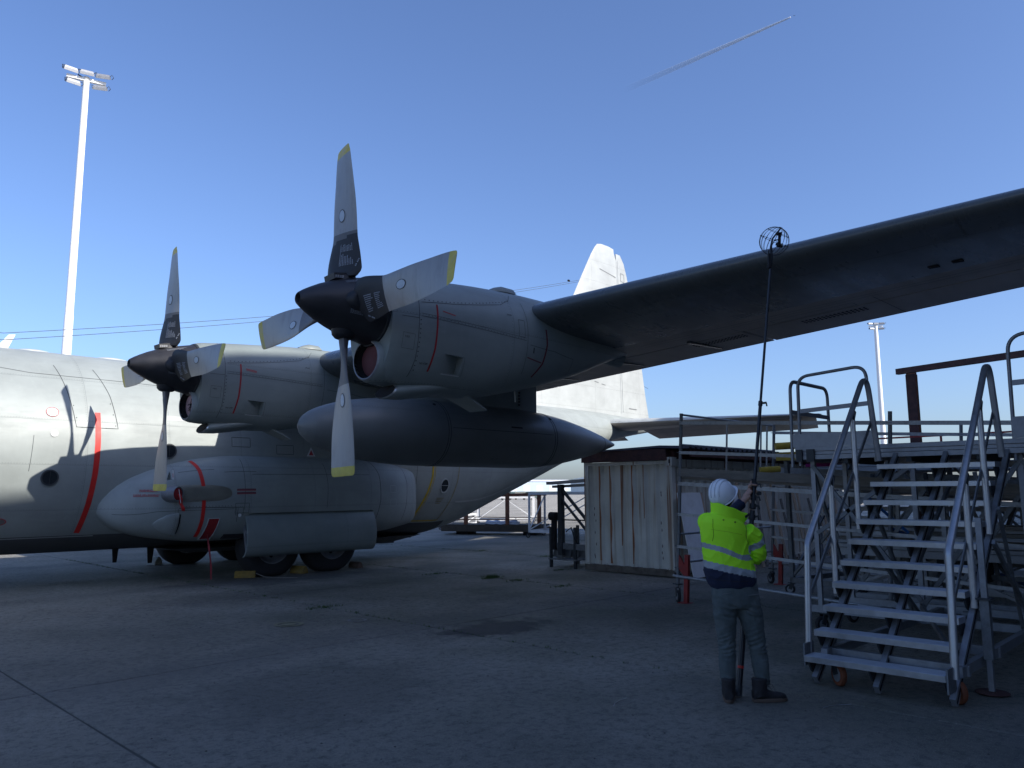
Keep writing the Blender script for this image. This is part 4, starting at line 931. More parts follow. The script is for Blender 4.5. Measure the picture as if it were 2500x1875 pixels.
for z, le, te, th in fr:
    if z < 4.75 and z != 4.5 or z > 11.2: continue
    h = HG(z)+0.004; te2 = te if z < 10.9 else max(h+0.1, te); ring = []
    for k in range(9):
        t = k/8; x = h+(te2-h)*t; tt = (x-le)/(te-le); ring.append((x, -max(0.006, naca(min(1, tt), 1)*th*1.02), max(z, 4.62)))
    rs.append(ring+[(x, -y, z_) for x, y, z_ in ring[::-1]])
apart(mb.rings(rs).build('rudder', M['tail'], fin, True, 40), fin)
apart(MB().bar((HG(5)+0.01, -0.17, 4.8), (HG(10.9)+0.01, -0.085, 10.9), 0.016, 0.01).build('hinge_gap', M['lineL'], fin), fin)
mb = MB(); mb.bar((20.9, -0.0, 7.2), (21.2, 0, 7.15), 0.01, 0.01); mb.bar((21.05, 0, 6.0), (21.35, 0, 5.93), 0.01, 0.01); mb.bar((19.95, 0, 10.1), (20.4, 0, 10.0), 0.01, 0.01); apart(mb.build('static_wick', M['line'], fin), fin)
fy = lambda x, z: -(naca((x-np.interp(z, [f_[0] for f_ in fr], [f_[1] for f_ in fr]))/(np.interp(z, [f_[0] for f_ in fr], [f_[2] for f_ in fr])-np.interp(z, [f_[0] for f_ in fr], [f_[1] for f_ in fr])), 1)*np.interp(z, [f_[0] for f_ in fr], [f_[3] for f_ in fr])+0.012)
def fmark(pts, w_, nm='panel_seam', mat=None):
    mb = MB()
    for a, b in zip(pts[:-1], pts[1:]): mb.bar((a[0], fy(*a), a[1]), (b[0], fy(*b), b[1]), 0.004, w_, up=(0, 0, 1) if abs(a[0]-b[0]) > abs(a[1]-b[1]) else (1, 0, 0))
    return apart(mb.build(nm, mat or M['lineL'], fin), fin)
mgl = plain('faint_mark', (0.2, 0.21, 0.22), 0.6)
for k in range(5): fmark([(16.3+k*0.45, 6.05-k*0.06), (16.55+k*0.45, 6.02-k*0.06)], 0.02, 'faint_marking', mgl)
fmark([(20.6, 7.25), (20.62, 6.72), (20.93, 6.72)], 0.015, 'panel_seam', mgl); fmark([(19.9, 5.0), (20.45, 4.99)], 0.035, 'faint_marking', mgl); fmark([(14.9, 5.62), (15.6, 5.6)], 0.03, 'faint_marking', mgl)
fmark([(14.1, 5.0), (14.3, 5.0), (14.3, 4.75), (14.1, 4.75), (14.1, 5.0)], 0.02, 'panel_seam', mgl); fmark([(18.2, 10.35), (19.25, 10.2)], 0.03, 'faint_marking', mgl); fmark([(17.4, 9.1), (17.75, 9.05)], 0.02, 'faint_marking', mgl)
fmark([(19.6, 10.45), (19.85, 10.42), (19.85, 10.1), (19.6, 10.12), (19.6, 10.45)], 0.012, 'panel_seam', mgl)
mb = MB(); mb.rings([[(19.75+math.cos(2*PI*k/14)*0.35*q, -0.03-oy, 9.80+math.sin(2*PI*k/14)*0.14*q) for k in range(14)] for q, oy in ((1, 0), (0.8, 0.16), (0.3, 0.22))]); apart(mb.build('fin_fairing', M['tail'], fin, True), fin)
# tailplane
def stab_pt(d, t, up, sgn):
    le = 17.45+d*0.185; te = 21.1-d*0.19-0.35*max(0, d-7)**2; c = te-le; th = naca(t, float(np.interp(d, [0, 8], [0.13, 0.10])))*c
    return Vector((le+t*c, sgn*d, 4.24-0.01*d+(th if up else -th)))
for sgn in (-1, 1):
    sec = lambda d, t0, t1, droop=0: [stab_pt(d, t0+(t1-t0)*(1-math.cos(PI*k/12))/2, True, sgn)-Vector((0, 0, droop*max(0, (t0+(t1-t0)*(1-math.cos(PI*k/12))/2)-0.68))) for k in range(13)]+[stab_pt(d, t0+(t1-t0)*(1-math.cos(PI*k/12))/2, False, sgn)-Vector((0, 0, droop*max(0, (t0+(t1-t0)*(1-math.cos(PI*k/12))/2)-0.68))) for k in range(12, 0 if t0 == 0 else -1, -1)]
    mb = MB(); mb.rings([sec(d, 0, 0.67) for d in list(np.linspace(0, 7.85, 24))]+[[Vector((p.x, sgn*8.02, 4.16+(p.z-4.16)*0.3)) for p in sec(7.85, 0, 0.67)]])
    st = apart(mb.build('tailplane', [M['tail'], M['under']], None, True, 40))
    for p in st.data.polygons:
        if p.normal.z < -0.25: p.material_index = 1  # lower faces take the same painted bounce tone
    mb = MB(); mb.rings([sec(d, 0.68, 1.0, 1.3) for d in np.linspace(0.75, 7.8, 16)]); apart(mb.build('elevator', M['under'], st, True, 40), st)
    if sgn == -1: apart(strip(lambda d, t: stab_pt(d, t, False, -1), [(0.9, 0.13), (7.8, 0.13)], 0.02, 0.004, (18, -5, -20), 'panel_seam', M['line'], st), st)
# leading fairing of the tailplane root
mb = MB(); mb.rings([[Vector((x, -0.70*w_*math.cos(2*PI*k/20)*1.2, 4.15+0.33*w_*math.sin(2*PI*k/20))) for k in range(20)] for x, w_ in ((14.5, 0.3), (15.5, 0.7), (16.6, 0.95), (17.3, 1.0), (17.75, 0.85), (17.8, 0.8))]); apart(mb.build('tail_fairing', M['tail'], None, True, 50))

# wheel chocks, covers and streamers around the aircraft
def chock(x, y, rz, label, mat, L=0.42, w_=0.16, h=0.14):
    t = thing('wheel_chock', label, 'chock', (x, y, 0.008), rz, 'wheel chocks by the main wheels'); mb = MB()
    mb.rings([[(-L/2+i_*0.02*s_, p[0], p[1]) for p in ((-w_/2, 0.0), (w_/2, 0.0), (w_/2*0.85, h*0.55), (0.02, h), (-0.02, h), (-w_/2*0.85, h*0.55))] for s_, i_ in ((1, 1),)]+[[(x_, p[0], p[1]) for p in ((-w_/2, 0.0), (w_/2, 0.0), (w_/2, h*0.5), (0.03, h), (-0.03, h), (-w_/2, h*0.5))] for x_ in (-L/2+0.04, L/2-0.04)]+[[(L/2-0.02, p[0], p[1]) for p in ((-w_/2, 0.0), (w_/2, 0.0), (w_/2*0.85, h*0.55), (0.02, h), (-0.02, h), (-w_/2*0.85, h*0.55))]])
    mb.build('block', mat, t, True, 30); return t
mch = plain('chock_yellow', (0.26, 0.17, 0.035), 0.8, 0, 0.3, 12, 0.3, dirt=(0.1, 0.08, 0.05), dirt_amt=0.8); mcw = plain('chock_grey', (0.33, 0.33, 0.3), 0.8, 0, 0.3, 12, 0.3)
c1 = chock(2.92, -2.25, R(-35), 'worn yellow chock in front of the nearest forward wheel under the open gear door', mch, 0.46)
mb = MB(); mb.pipe([(0.18, 0.0, 0.10), (0.4, -0.1, 0.02), (0.6, -0.25, 0.008), (1.1, -0.35, 0.008)], 0.009, 6); mb.build('rope', M['wood'], c1)
c2 = chock(4.17, -2.30, R(-70), 'short yellow chock standing between the two near main wheels', mch, 0.40, 0.18, 0.16)
mb = MB(); mb.pipe([(0.1, 0.05, 0.14), (0.16, 0.25, 0.02), (0.1, 0.6, 0.008)], 0.009, 6); mb.build('rope', M['wood'], c2)
chock(5.74, -2.2, R(-80), 'dark brown chock behind the rear near main wheel', plain('chock_brown', (0.09, 0.06, 0.045), 0.9, 0, 0.3, 10), 0.36)
chock(2.78, 2.25, R(-80), 'pale grey chock in front of the far side forward wheel', mcw, 0.4, 0.2, 0.2)
def cover(name, label, cat='intake cover'): return thing(name, label, cat, (0, 0, 0))
t = cover('exhaust_cover', 'red fabric plug with a hanging streamer in the auxiliary exhaust on the wheel fairing')
t.location = tuple(EC)
mb = MB(); mb.rings([[EN*a+ET*(math.cos(2*PI*k/24)*r_)+Vector((0, 0, math.sin(2*PI*k/24)*r_)) for k in range(24)] for a, r_ in ((-0.03, 0.118), (0.005, 0.117), (0.012, 0.10), (0.012, 0.01))]); mb.build('plug', M['redd'], t, True)
mb = MB(); rs = []
for k in range(14):
    s_ = k/13; w_ = 0.035; z = 0.0-0.33*s_; x = 0.02+0.09*s_; y = -0.03-0.02*math.sin(s_*9)
    rs.append([(x-w_, y, z), (x+w_, y+0.012*math.sin(s_*14), z-0.01)])
mb.rings(rs, cap=False, closed=False); mb.build('streamer', M['red'], t, True)
MB().bar((0.0, -0.04, 0.09), (0.05, -0.045, -0.18), 0.018, 0.006).build('strap', M['whitep'], t)
t = cover('intake_cover', 'dark red rectangular cover with a long streamer in the lower inlet of the wheel fairing'); t.location = (2.0, -2.60, 1.07)
t.location = (0, 0, 0); mb = MB(); g_ = []
for i_ in range(9):
    z = 1.285-0.42*i_/8; g_.append([])
    for j_ in range(5):
        x = 1.895-0.065*i_/8+0.225*j_/4; u = spt(x, z); nn = surf_normal(spon, x, u); p = spon(x, u)
        if nn.dot(Vector(OUT)-p) < 0: nn = -nn
        g_[-1].append((p, nn))
mb.rings([[p+nn*0.006 for p, nn in r] for r in g_], cap=False, closed=False); mb.build('cover_plate', M['redd'], t, True)
edge = [r[0] for r in g_]+g_[-1][1:]+[r[-1] for r in g_[::-1][1:]]+g_[0][::-1][1:]
mb = MB(); mb.pipe([p+nn*0.008 for p, nn in edge], 0.009, 6); ssub(mb.build('inlet_frame', M['lineL'], sp, True)); TR0 = Vector((1.985, g_[6][2][0].y-0.03, 1.10))
mb = MB(); rs = []
for k in range(22):
    s_ = k/21; w_ = 0.018; z = -0.12-0.92*s_; x = -0.02+0.10*s_; y = 0.03+0.02*math.sin(s_*8)-0.05*s_
    rs.append([TR0+Vector((x-w_, y, z)), TR0+Vector((x+w_, y+0.01*math.sin(s_*14), z))])
mb.rings(rs, cap=False, closed=False); mb.build('streamer', plain('streamer_faded', (0.35, 0.05, 0.06), 0.8, 0, 0.3, 15), t, True)
MB().bar(TR0+Vector((0, -0.01, 0.06)), TR0+Vector((-0.01, 0, -0.05)), 0.012, 0.01).build('handle', M['whitep'], t)
t = cover('tag_strap', 'white and red tag hanging from the small inlet above the exhaust collar', 'tag'); t.location = (1.15, -2.56, 2.15)
MB().bar((0, -0.01, 0.09), (0.005, -0.03, -0.09), 0.03, 0.004).build('ribbon', M['whitep'], t); MB().bar((0, -0.016, 0.03), (0.003, -0.028, -0.05), 0.014, 0.004).build('ribbon_stripe', M['red'], t)

# ------------------------------------------------------------------ flood light masts
def mast(x, y, H, r0, r1, label, az, scale=1.0, heads=((-1, 1, 1), (0, 1, 0), (1, 1, -1), (-0.8, 0, 1), (0.85, 0, -1))):
    t = thing('floodlight_mast', label, 'light mast', (x, y, 0), az)
    MB().lathe([(0, r0*1.3), (0.4, r0*1.3), (0.45, r0), (H*0.45, (r0+r1)/2*1.0), (H*0.45+0.02, (r0+r1)/2*0.94), (H, r1)], (0, 0, 0), 'Z', 24).build('pole', M['mast'], t, True, 40)
    MB().bar((-1.15*scale, 0, H-0.15), (1.15*scale, 0, H-0.15), 0.22*scale, 0.20*scale).build('crossarm', M['mast'], t)
    MB().bar((-0.5*scale, 0.05, H+0.1), (-0.2*scale, 0.3, H+0.1), 0.06, 0.05).build('bracket', M['steel'], t)
    for (hx, hz, tw) in heads:
        c = Vector((hx*0.95*scale, -0.25*scale, H+(0.22 if hz else -0.62)*scale)); q = Matrix.Translation(c) @ Matrix.Rotation(R(14*tw), 4, 'Z') @ Matrix.Rotation(R(28), 4, 'X')
        mb = MB(); P = lambda *v: tuple(q @ (Vector(v)*scale))
        mb.rings([[P(-.42, -.25, -.12), P(.42, -.25, -.12), P(.42, .25, -.12), P(-.42, .25, -.12)], [P(-.40, -.2, .05), P(.40, -.2, .05), P(.40, .2, .05), P(-.40, .2, .05)], [P(-.34, -.1, .16), P(.34, -.1, .16), P(.34, .1, .16), P(-.34, .1, .16)]])
        h = mb.build('floodlight', M['alud'], t)
        mb = MB(); mb.rings([[P(-.40, -.235, -.125), P(.40, -.235, -.125), P(.40, .235, -.125), P(-.40, .235, -.125)], [P(-.38, -.22, -.128), P(.38, -.22, -.128), P(.38, .22, -.128), P(-.38, .22, -.128)]]); mb.build('lens', plain('lens_glass', (0.32, 0.31, 0.27), 0.2), h)
        mb = MB(); mb.pipe([P(.40, 0, .05), P(.52, 0, .18), P(.62, 0.02, .02), P(.5, 0.05, -.12)], 0.02*scale, 6); mb.pipe([P(-.45, 0, -.1), P(-.5, 0, .12), P(-.1, 0.25, .1)], 0.022*scale, 6); mb.build('cable', M['steel'], h)
    return t
mast(8.11, 30.05, 26.2, 0.30, 0.17, 'tall white floodlight mast rising behind the cockpit end of the fuselage', R(-13.7), 0.9)
mast(108.4, 20.6, 24.8, 0.42, 0.26, 'distant thin white floodlight mast below the wing above the stair platform', R(-50), 0.85)

# condensation trail high above, with the airliner at its head
def skyp(px, py, dist):
    d = Vector(cam.matrix_world.to_3x3() @ Vector(((px-1250)/1896.6, (937.5-py)/1896.6, -1))).normalized(); return CP+d*dist
A_, B_ = skyp(1930, 42, 20500), skyp(1525, 220, 23500)
m, n, b = new_mat('vapour'); b.inputs['Base Color'].default_value = (0.92, 0.94, 0.97, 1); b.inputs['Roughness'].default_value = 1
g = n.nodes.new('ShaderNodeTexCoord'); sp_ = n.nodes.new('ShaderNodeSeparateXYZ'); n.links.new(g.outputs['Generated'], sp_.inputs[0])
nz = noisef(n, g.outputs['Object'], 0.004, 5, 0.6)
lw = n.nodes.new('ShaderNodeLayerWeight'); lw.inputs[0].default_value = 0.35; inv_ = ramp(n, lw.outputs['Facing'], 0.5, 1.0, 1.0, 0.3)
fade = ramp(n, sp_.outputs['X'], 0.0, 0.9, 0.5, 0.08)
m1 = N(n, 'ShaderNodeMath', operation='MULTIPLY'); n.links.new(inv_, m1.inputs[0]); m1.inputs[1].default_value = 1.0
m2 = N(n, 'ShaderNodeMath', operation='MULTIPLY'); n.links.new(m1.outputs[0], m2.inputs[0]); 
ct = thing('vapour_trail', 'thin white vapour trail of a high flying jet crossing the upper right sky', 'contrail', A_)
d_ = (B_-A_); Ln = d_.length
g2 = n.nodes.new('ShaderNodeNewGeometry'); vs = N(n, 'ShaderNodeVectorMath', operation='DISTANCE'); n.links.new(g2.outputs['Position'], vs.inputs[0]); vs.inputs[1].default_value = A_
n.links.new(ramp(n, vs.outputs['Value'], 0.0, Ln, 0.6, 0.0), m2.inputs[1]); n.links.new(m2.outputs[0], b.inputs['Alpha'])
mb = MB(); pts = [d_*(k/60) for k in range(61)]; mb.pipe(pts, [15+75*(k/60)**0.8 for k in range(61)], 16, ry=[15+72*(k/60)**0.8 for k in range(61)]); mb.build('vapour', m, ct, True, 0)
dn = -d_.normalized(); jt = thing('distant_airliner', 'tiny airliner at the head of the vapour trail', 'airliner', A_+dn*95); mb = MB(); up_ = Vector((0, 0, 1)); sd_ = dn.cross(up_).normalized()
mb.pipe([dn*32, dn*28, dn*-20, dn*-32], [0.5, 2.8, 2.8, 0.4], 10); mb.build('body', M['whitep'], jt, True)
MB().rings([[sd_*-28+dn*-8, sd_*-28+dn*-10], [dn*8, dn*-4], [sd_*28+dn*-8, sd_*28+dn*-10]], cap=False, closed=False).build('wings', M['alud'], jt)

# ------------------------------------------------------------------ white container with corrugated end
def corr(x0, y0, y1, z0, z1, depth, pitch, axis='Y', sgn=-1, name='corrugated_wall', mat=None, parent=None):
    """trapezoid sheet; runs along Y at x0 (axis 'Y') or along X at y0=x0"""
    mb = MB(); prof = []; y = y0; L = y1-y0; n = max(1, round(abs(L)/pitch)); p = L/n
    for k in range(n):
        b = y0+k*p
        prof += [(b, 0), (b+p*0.30, 0), (b+p*0.45, depth), (b+p*0.80, depth), (b+p*0.97, 0)]
    prof.append((y1, 0))
    f_ = (lambda q, d, z: (x0+sgn*d, q, z)) if axis == 'Y' else (lambda q, d, z: (q, x0+sgn*d, z))
    mb.rings([[f_(q, d, z0) for q, d in prof], [f_(q, d, z1) for q, d in prof]], cap=False, closed=False)
    return mb.build(name, mat or M['cont'], parent)
CT = thing('shipping_container', 'white corrugated shipping container with rust runs and a brown roof edge, behind the man', 'container', (12, -7.8, 0))
OFF = Vector((12, -7.8, 0))
def cpart(o, parent=None):
    o.parent = parent or CT; o.matrix_parent_inverse = Matrix.Translation(-OFF) if parent is None else Matrix.Identity(4); return o
X0c, X1c, Y0c, Y1c = 8.9, 18.0, -9.04, -6.68
cpart(corr(X0c+0.06, Y0c+0.14, Y1c-0.12, 0.16, 2.36, 0.065, 0.315, 'Y', 1, 'corrugated_end', M['cont']))
cpart(corr(Y0c+0.05, X0c+0.12, X1c, 0.16, 2.45, 0.04, 0.30, 'X', 1, 'corrugated_side', M['cont']))
cpart(corr(Y1c-0.03, X0c+0.12, X1c, 0.16, 2.36, 0.04, 0.30, 'X', -1, 'corrugated_side', M['cont']))
for (y, w_) in ((Y0c+0.06, 0.14), (Y1c-0.06, 0.12)):
    cpart(MB().box((X0c, y-w_/2, 0.12), (X0c+0.14, y+w_/2, 2.44)).build('corner_post', M['cont']))
cpart(MB().box((X0c+0.001, Y0c+0.02, 2.36), (X0c+0.10, Y1c, 2.43)).build('top_rail', M['cont']))
cpart(MB().box((X0c-0.02, Y0c-0.0, 0.03), (X0c+0.12, Y1c, 0.158)).build('bottom_rail', plain('bottom_rail_rust', (0.14, 0.12, 0.10), 0.8, 0, 0.3, 6, 0.3, dirt=(0.05, 0.03, 0.02), dirt_amt=0.9)))
cpart(MB().box((X0c-0.045, Y0c+0.10, 2.44), (X0c+0.15, Y1c+0.04, 2.68)).build('roof_edge', M['rustd']))
cpart(MB().box((X0c-0.02, Y0c-0.03, 2.32), (X0c+0.16, Y0c+0.09, 2.50)).build('corner_casting', M['cont']))
cpart(MB().box((X0c-0.024, Y0c+0.012, 2.37), (X0c-0.019, Y0c+0.05, 2.45)).build('casting_hole', M['dark']))
cpart(MB().box((X0c+0.16, Y0c-0.02, 2.30), (X1c, Y0c+0.04, 2.46)).build('side_top_rail', M['cont']))
cpart(MB().box((X0c, Y0c+0.0, 0.03), (X1c, Y0c+0.1, 0.158)).build('side_bottom_rail', M['cont']))
# corrugated roof sheets projecting over the long side
mb = MB(); prof = []
for k in range(int((X1c-X0c)/0.2)): b_ = X0c-0.05+k*0.2; prof += [(b_, 0), (b_+0.07, 0), (b_+0.095, 0.05), (b_+0.155, 0.05), (b_+0.18, 0)]
rs = []
for y, dz in ((Y0c-0.45, 0.0), (Y0c+0.3, 0.04), (Y1c+0.1, -0.02)):
    rs.append([(x, y+0.015*math.sin(x*3), 2.66+dz+d+0.012*math.sin(x*5)) for x, d in prof])
mb.rings(rs, cap=False, closed=False); mb.rings([[(p[0], p[1], p[2]-0.012) for p in r] for r in rs], cap=False, closed=False); cpart(mb.build('roof_sheet', plain('roof_sheet', (0.055, 0.05, 0.055), 0.7, 0.2, 0.3, 6)))
cpart(MB().box((X0c+0.17, Y0c-0.40, 2.50), (X1c, Y0c-0.34, 2.64)).build('roof_beam', M['rustd'])); cpart(MB().box((X0c+0.17, Y0c+0.02, 2.47), (X1c, Y1c-0.1, 2.645)).build('ceiling', M['rustd']))
for k, (y, z0, z1) in enumerate(((-6.95, 0.2, 1.8), (-8.72, 0.2, 1.9))):
    mb = MB()
    for q in range(7):
        zz = z0+(z1-z0)*random.random(); y_ = y+random.uniform(-.03, .03); mb.rings([[(X0c+0.05, y_-0.004, zz), (X0c+0.05, y_+0.006, zz)], [(X0c+0.048, y_-0.012, zz+0.03), (X0c+0.048, y_+0.010, zz+0.035)], [(X0c+0.05, y_-0.002, zz+0.07), (X0c+0.05, y_+0.004, zz+0.07)]], cap=False, closed=False)
    cpart(mb.build('paint_blister', M['rustd']))['kind'] = 'stuff'
ORD = 'first second third fourth fifth sixth seventh eighth ninth tenth eleventh twelfth thirteenth fourteenth fifteenth sixteenth seventeenth'.split()
rr = plain('rust_run', (0.30, 0.12, 0.05), 0.85, 0, 0.35, 3, 0.2, dirt=(0.35, 0.25, 0.16), dirt_amt=0.8, stretch=(3, 3, 0.6)); L_ = (Y1c-0.12)-(Y0c+0.14); pn = max(1, round(L_/0.315)); pp = L_/pn
for q, (kk, w_, zb_) in enumerate(((6, 0.030, 0.25), (5, 0.036, 0.2), (4, 0.018, 0.6), (3, 0.030, 0.22), (2, 0.012, 1.2))):
    y = Y0c+0.14+kk*pp+0.012; dx = 0.0 if kk == int(kk) else 0.066
    mb = MB(); mb.rings([[(X0c+0.056+dx, y-w_*(0.5+0.5*math.sin(z*7+q)), z), (X0c+0.056+dx, y+w_*0.8, z)] for z in np.linspace(zb_, 2.352, 12)], cap=False, closed=False); cpart(mb.build('rust_run', rr))
# boards and battens leaning on the long side
for k in range(17):
    x = 9.55+k*0.47+random.uniform(-.12, .12); w_ = random.uniform(0.06, 0.11); h_ = random.uniform(1.55, 2.05); lean = random.uniform(-.2, .25)
    o = MB().bar((x+lean, Y0c-0.35, 0.02), (x, Y0c-0.08, h_), w_, 0.03, up=(0, 1, 0)).build('timber_batten', M['woodl'] if k % 3 else M['wood'])
    o.data.transform(Matrix.Translation((-x, -(Y0c-0.3), 0))); o.location = (x, Y0c-0.3, 0)
    tag(o, ORD[k]+' timber batten along the long container side, counted from its front corner', 'batten', 'timber battens leaning on the container')
for (x, w_, lb) in ((9.35, 0.9, 'large white sheet panel leaning on the container nearest its corner post'), (11.1, 0.6, 'pale steel panel with holes leaning among the timber battens')):
    o = MB().bar((0, -0.45, 0.03), (0, -0.12, 1.75), w_, 0.02, up=(0, 1, 0)).build('leaning_panel', M['whitep']); o.location = (x, Y0c, 0); tag(o, lb, 'panel')

# ------------------------------------------------------------------ generic castors and frames
def castor(parent, x, y, z_top, r_=0.10, wheel_mat=None, w_=0.045, ang=0.3, name='castor'):
    c, s_ = math.cos(ang), math.sin(ang)
    mb = MB(); mb.box((x-.06, y-.06, z_top-.015), (x+.06, y+.06, z_top)); mb.pipe([(x, y, z_top-.015), (x, y, 2*r_+0.03)], 0.02, 8)
    px, py = x-c*0.05, y-s_*0.05
    for q in (-1, 1):
        ox, oy = -s_*q*(w_/2+.008), c*q*(w_/2+.008); mb.bar((x+ox, y+oy, 2*r_+0.03), (px+ox, py+oy, r_), 0.012, r_*0.7, up=(c, s_, 0))
    f = mb.build(name, M['steel'], parent)
    wb = MB(); rs = []
    for (a, rr) in ((-w_/2, 0.02), (-w_/2, r_*0.92), (-w_/4, r_), (w_/4, r_), (w_/2, r_*0.92), (w_/2, 0.02)):
        rs.append([(px-s_*a+c*rr*math.cos(2*PI*k/20), py+c*a+s_*rr*math.cos(2*PI*k/20), r_+rr*math.sin(2*PI*k/20)) for k in range(20)])
    wb.rings(rs); wb.build('castor_wheel', wheel_mat or M['tyre'], f, True, 40)
    hb = MB(); hb.rings([[(px-s_*a+c*rr*math.cos(2*PI*k/14), py+c*a+s_*rr*math.cos(2*PI*k/14), r_+rr*math.sin(2*PI*k/14)) for k in range(14)] for (a, rr) in ((-w_/2-.004, r_*.01), (-w_/2-.004, r_*.62), (w_/2+.004, r_*.62), (w_/2+.004, r_*.01))]); hb.build('castor_hub', M['alud'], f)
    return f
def one(parent, name, mat, *bars, w_=0.05, h=0.05):
    mb = MB()
    for b in bars: mb.bar(b[0], b[1], *(b[2:] if len(b) > 2 else (w_, h)))
    return mb.build(name, mat, parent)

# ------------------------------------------------------------------ mobile stair platform (right foreground)
SO = Vector((3.6, -15.4, 0))
ST_ = thing('mobile_stair_platform', 'aluminium mobile stairs with ten treads and curved handrails up to a railed platform', 'stairs', SO)
def sp_(o, parent=None):
    o.parent = parent or ST_; o.matrix_parent_inverse = Matrix.Translation(-SO) if parent is None else Matrix.Identity(4); return o
YL, YR = -14.80, -16.0
for i in range(10):
    x, z = 2.14+0.245*i, 0.27+0.2035*i; mb = MB(); D = 0.21
    prof = [(x, z-0.055), (x, z-0.004), (x+0.004, z)]
    for k in range(6): a = x+0.012+k*0.032; prof += [(a, z), (a+0.004, z-0.005), (a+0.012, z-0.005), (a+0.016, z)]
    prof += [(x+D, z), (x+D, z-0.05), (x+D-0.012, z-0.05), (x+D-0.012, z-0.014), (x+0.012, z-0.014), (x+0.012, z-0.055)]
    mb.rings([[(p[0], YL, p[1]) for p in prof], [(p[0], YR, p[1]) for p in prof]], cap=False)
    mb.box((x, YL, z-0.055), (x+D, YL+0.004, z)); mb.box((x, YR-0.004, z-0.055), (x+D, YR, z))
    tr = sp_(mb.build('tread', M['alu']))
    for y in (YL-0.03, -15.38, YR+0.01):
        mb = MB(); t_ = 0.008
        mb.rings([[(x+0.005, y-t_, z-0.056), (x+0.2, y-t_, z-0.056), (x+0.24, y-t_, z-0.12), (x+0.20, y-t_, z-0.20), (x+0.07, y-t_, z-0.15)], [(x+0.005, y+t_, z-0.056), (x+0.2, y+t_, z-0.056), (x+0.24, y+t_, z-0.12), (x+0.20, y+t_, z-0.20), (x+0.07, y+t_, z-0.15)]])
        sp_(mb.build('tread_bracket', M['steel'], tr), tr)
for y in (YL-0.07, -15.42, YR-0.035):
    a, b = Vector((2.20, y, 0.05)), Vector((4.85, y, 2.25)); mb = MB(); mb.bar(a, b, 0.05, 0.085); s_ = sp_(mb.build('stringer', M['alud']))
    mb = MB()
    for q in (-1, 1): mb.bar(a+Vector((0, q*0.026, 0.0)), b+Vector((0, q*0.026, 0.0)), 0.004, 0.022)
    sp_(mb.build('stringer_slot', M['dark'], s_), s_)
def stair_rail(y, dx, dz):
    P = lambda x, z, yy=0: Vector((x+dx, y+yy, z+dz))
    pts = rounded([P(2.36, 0.24), P(2.46, 1.29), P(4.33, 3.22), P(4.58, 2.15)], 0.16, 9)
    # keep the apex tight and rounded as on the real rail
    mb = MB(); mb.pipe(pts, 0.022, 12, ry=0.034, up=(0, 1, 0)); r_ = sp_(mb.build('handrail', M['alu'], None, True, 60))
    for (xa, za, xb, zb) in ((3.12, 1.94, 3.09, 0.74), (3.83, 2.68, 3.82, 1.37)):
        mb = MB(); mb.pipe([P(xa, za), P(xb, zb)], 0.020, 10, ry=0.030, up=(0, 1, 0)); sp_(mb.build('baluster', M['alu'], None, True))
        mb = MB(); mb.bar(P(xa-.03, za-.08, -.024), P(xa+.03, za+.02, -.024), 0.008, 0.06); sp_(mb.build('clamp', M['steel'], r_), r_)
    one(None, 'diagonal_brace', M['galvd'], (P(2.56, 0.80, 0.03), P(4.60, 2.72, 0.03), 0.012, 0.045)).parent = ST_
    bpy.context.view_layer.update()
    o = COL.objects[-1]
    return r_
for (y, dx, dz) in ((YL+0.055, 0.0, 0.0), (YR-0.06, -0.16, 0.0)):
    stair_rail(y, dx, dz)
for o in [o for o in COL.objects if o.name.startswith('diagonal_brace') and o.parent == ST_]: o.matrix_parent_inverse = Matrix.Translation(-SO)
sp_(MB().box((2.22, YL+0.03, 0.16), (2.42, YL+0.045, 0.36)).build('end_plate', M['galvd'])); sp_(MB().box((2.05, YR-0.05, 0.14), (2.26, YR-0.035, 0.34)).build('end_plate', M['galvd']))
# platform deck
XF, XB, PL, PR, ZD = 4.78, 6.15, -13.62, -17.6, 2.36
for k, (z0, z1, xo) in enumerate(((2.20, 2.255, 0.0), (2.262, 2.30, 0.012), (2.307, 2.36, 0.0))):
    sp_(MB().box((XF+xo, PR, z0), (XF+0.05, PL, z1)).build('deck_edge_profile', M['alud']))
sp_(MB().box((XF+0.05, PR, 2.30), (XB, PL, 2.352)).build('deck', M['alud'])); sp_(MB().box((XF+0.05, PL-0.05, 2.20), (XB, PL, 2.298)).build('deck_edge_profile', M['alud'])); sp_(MB().box((XB-.05, PR, 2.20), (XB, PL, 2.298)).build('deck_edge_profile', M['alud']))
for k in range(5): sp_(MB().box((XF+0.05, PL-0.6-k*0.75, 2.14), (XB-0.05, PL-0.66-k*0.75, 2.298)).build('deck_joist', M['steel']))
sp_(MB().box((XF+0.01, -14.62, 2.362), (XF+0.03, PL+0.03, 2.535)).build('toe_board', M['alud'])); sp_(MB().box((XF+0.01, PR, 2.362), (XF+0.03, -16.10, 2.60)).build('toe_board', M['alud'])); sp_(MB().box((XF+0.03, PL+0.0, 2.362), (XB, PL+0.02, 2.535)).build('toe_board', M['alud']))
def prail(pts, rad=0.16, name='guard_rail', r_=0.021, mat='alud'):
    mb = MB(); mb.pipe(rounded(pts, rad, 8), r_, 10, ry=r_*1.25); return sp_(mb.build(name, M[mat], None, True, 60))
XR = XF+0.06
prail([(XR, PL-0.04, 2.12), (XR, PL-0.06, 3.30), (XR, -14.56, 3.36), (XR, -14.62, 2.15)])
prail([(XR-0.02, PL+0.06, 2.10), (XR, PL+0.05, 3.26), (XB-0.1, PL+0.05, 3.26), (XB-0.1, PL+0.05, 2.36)])
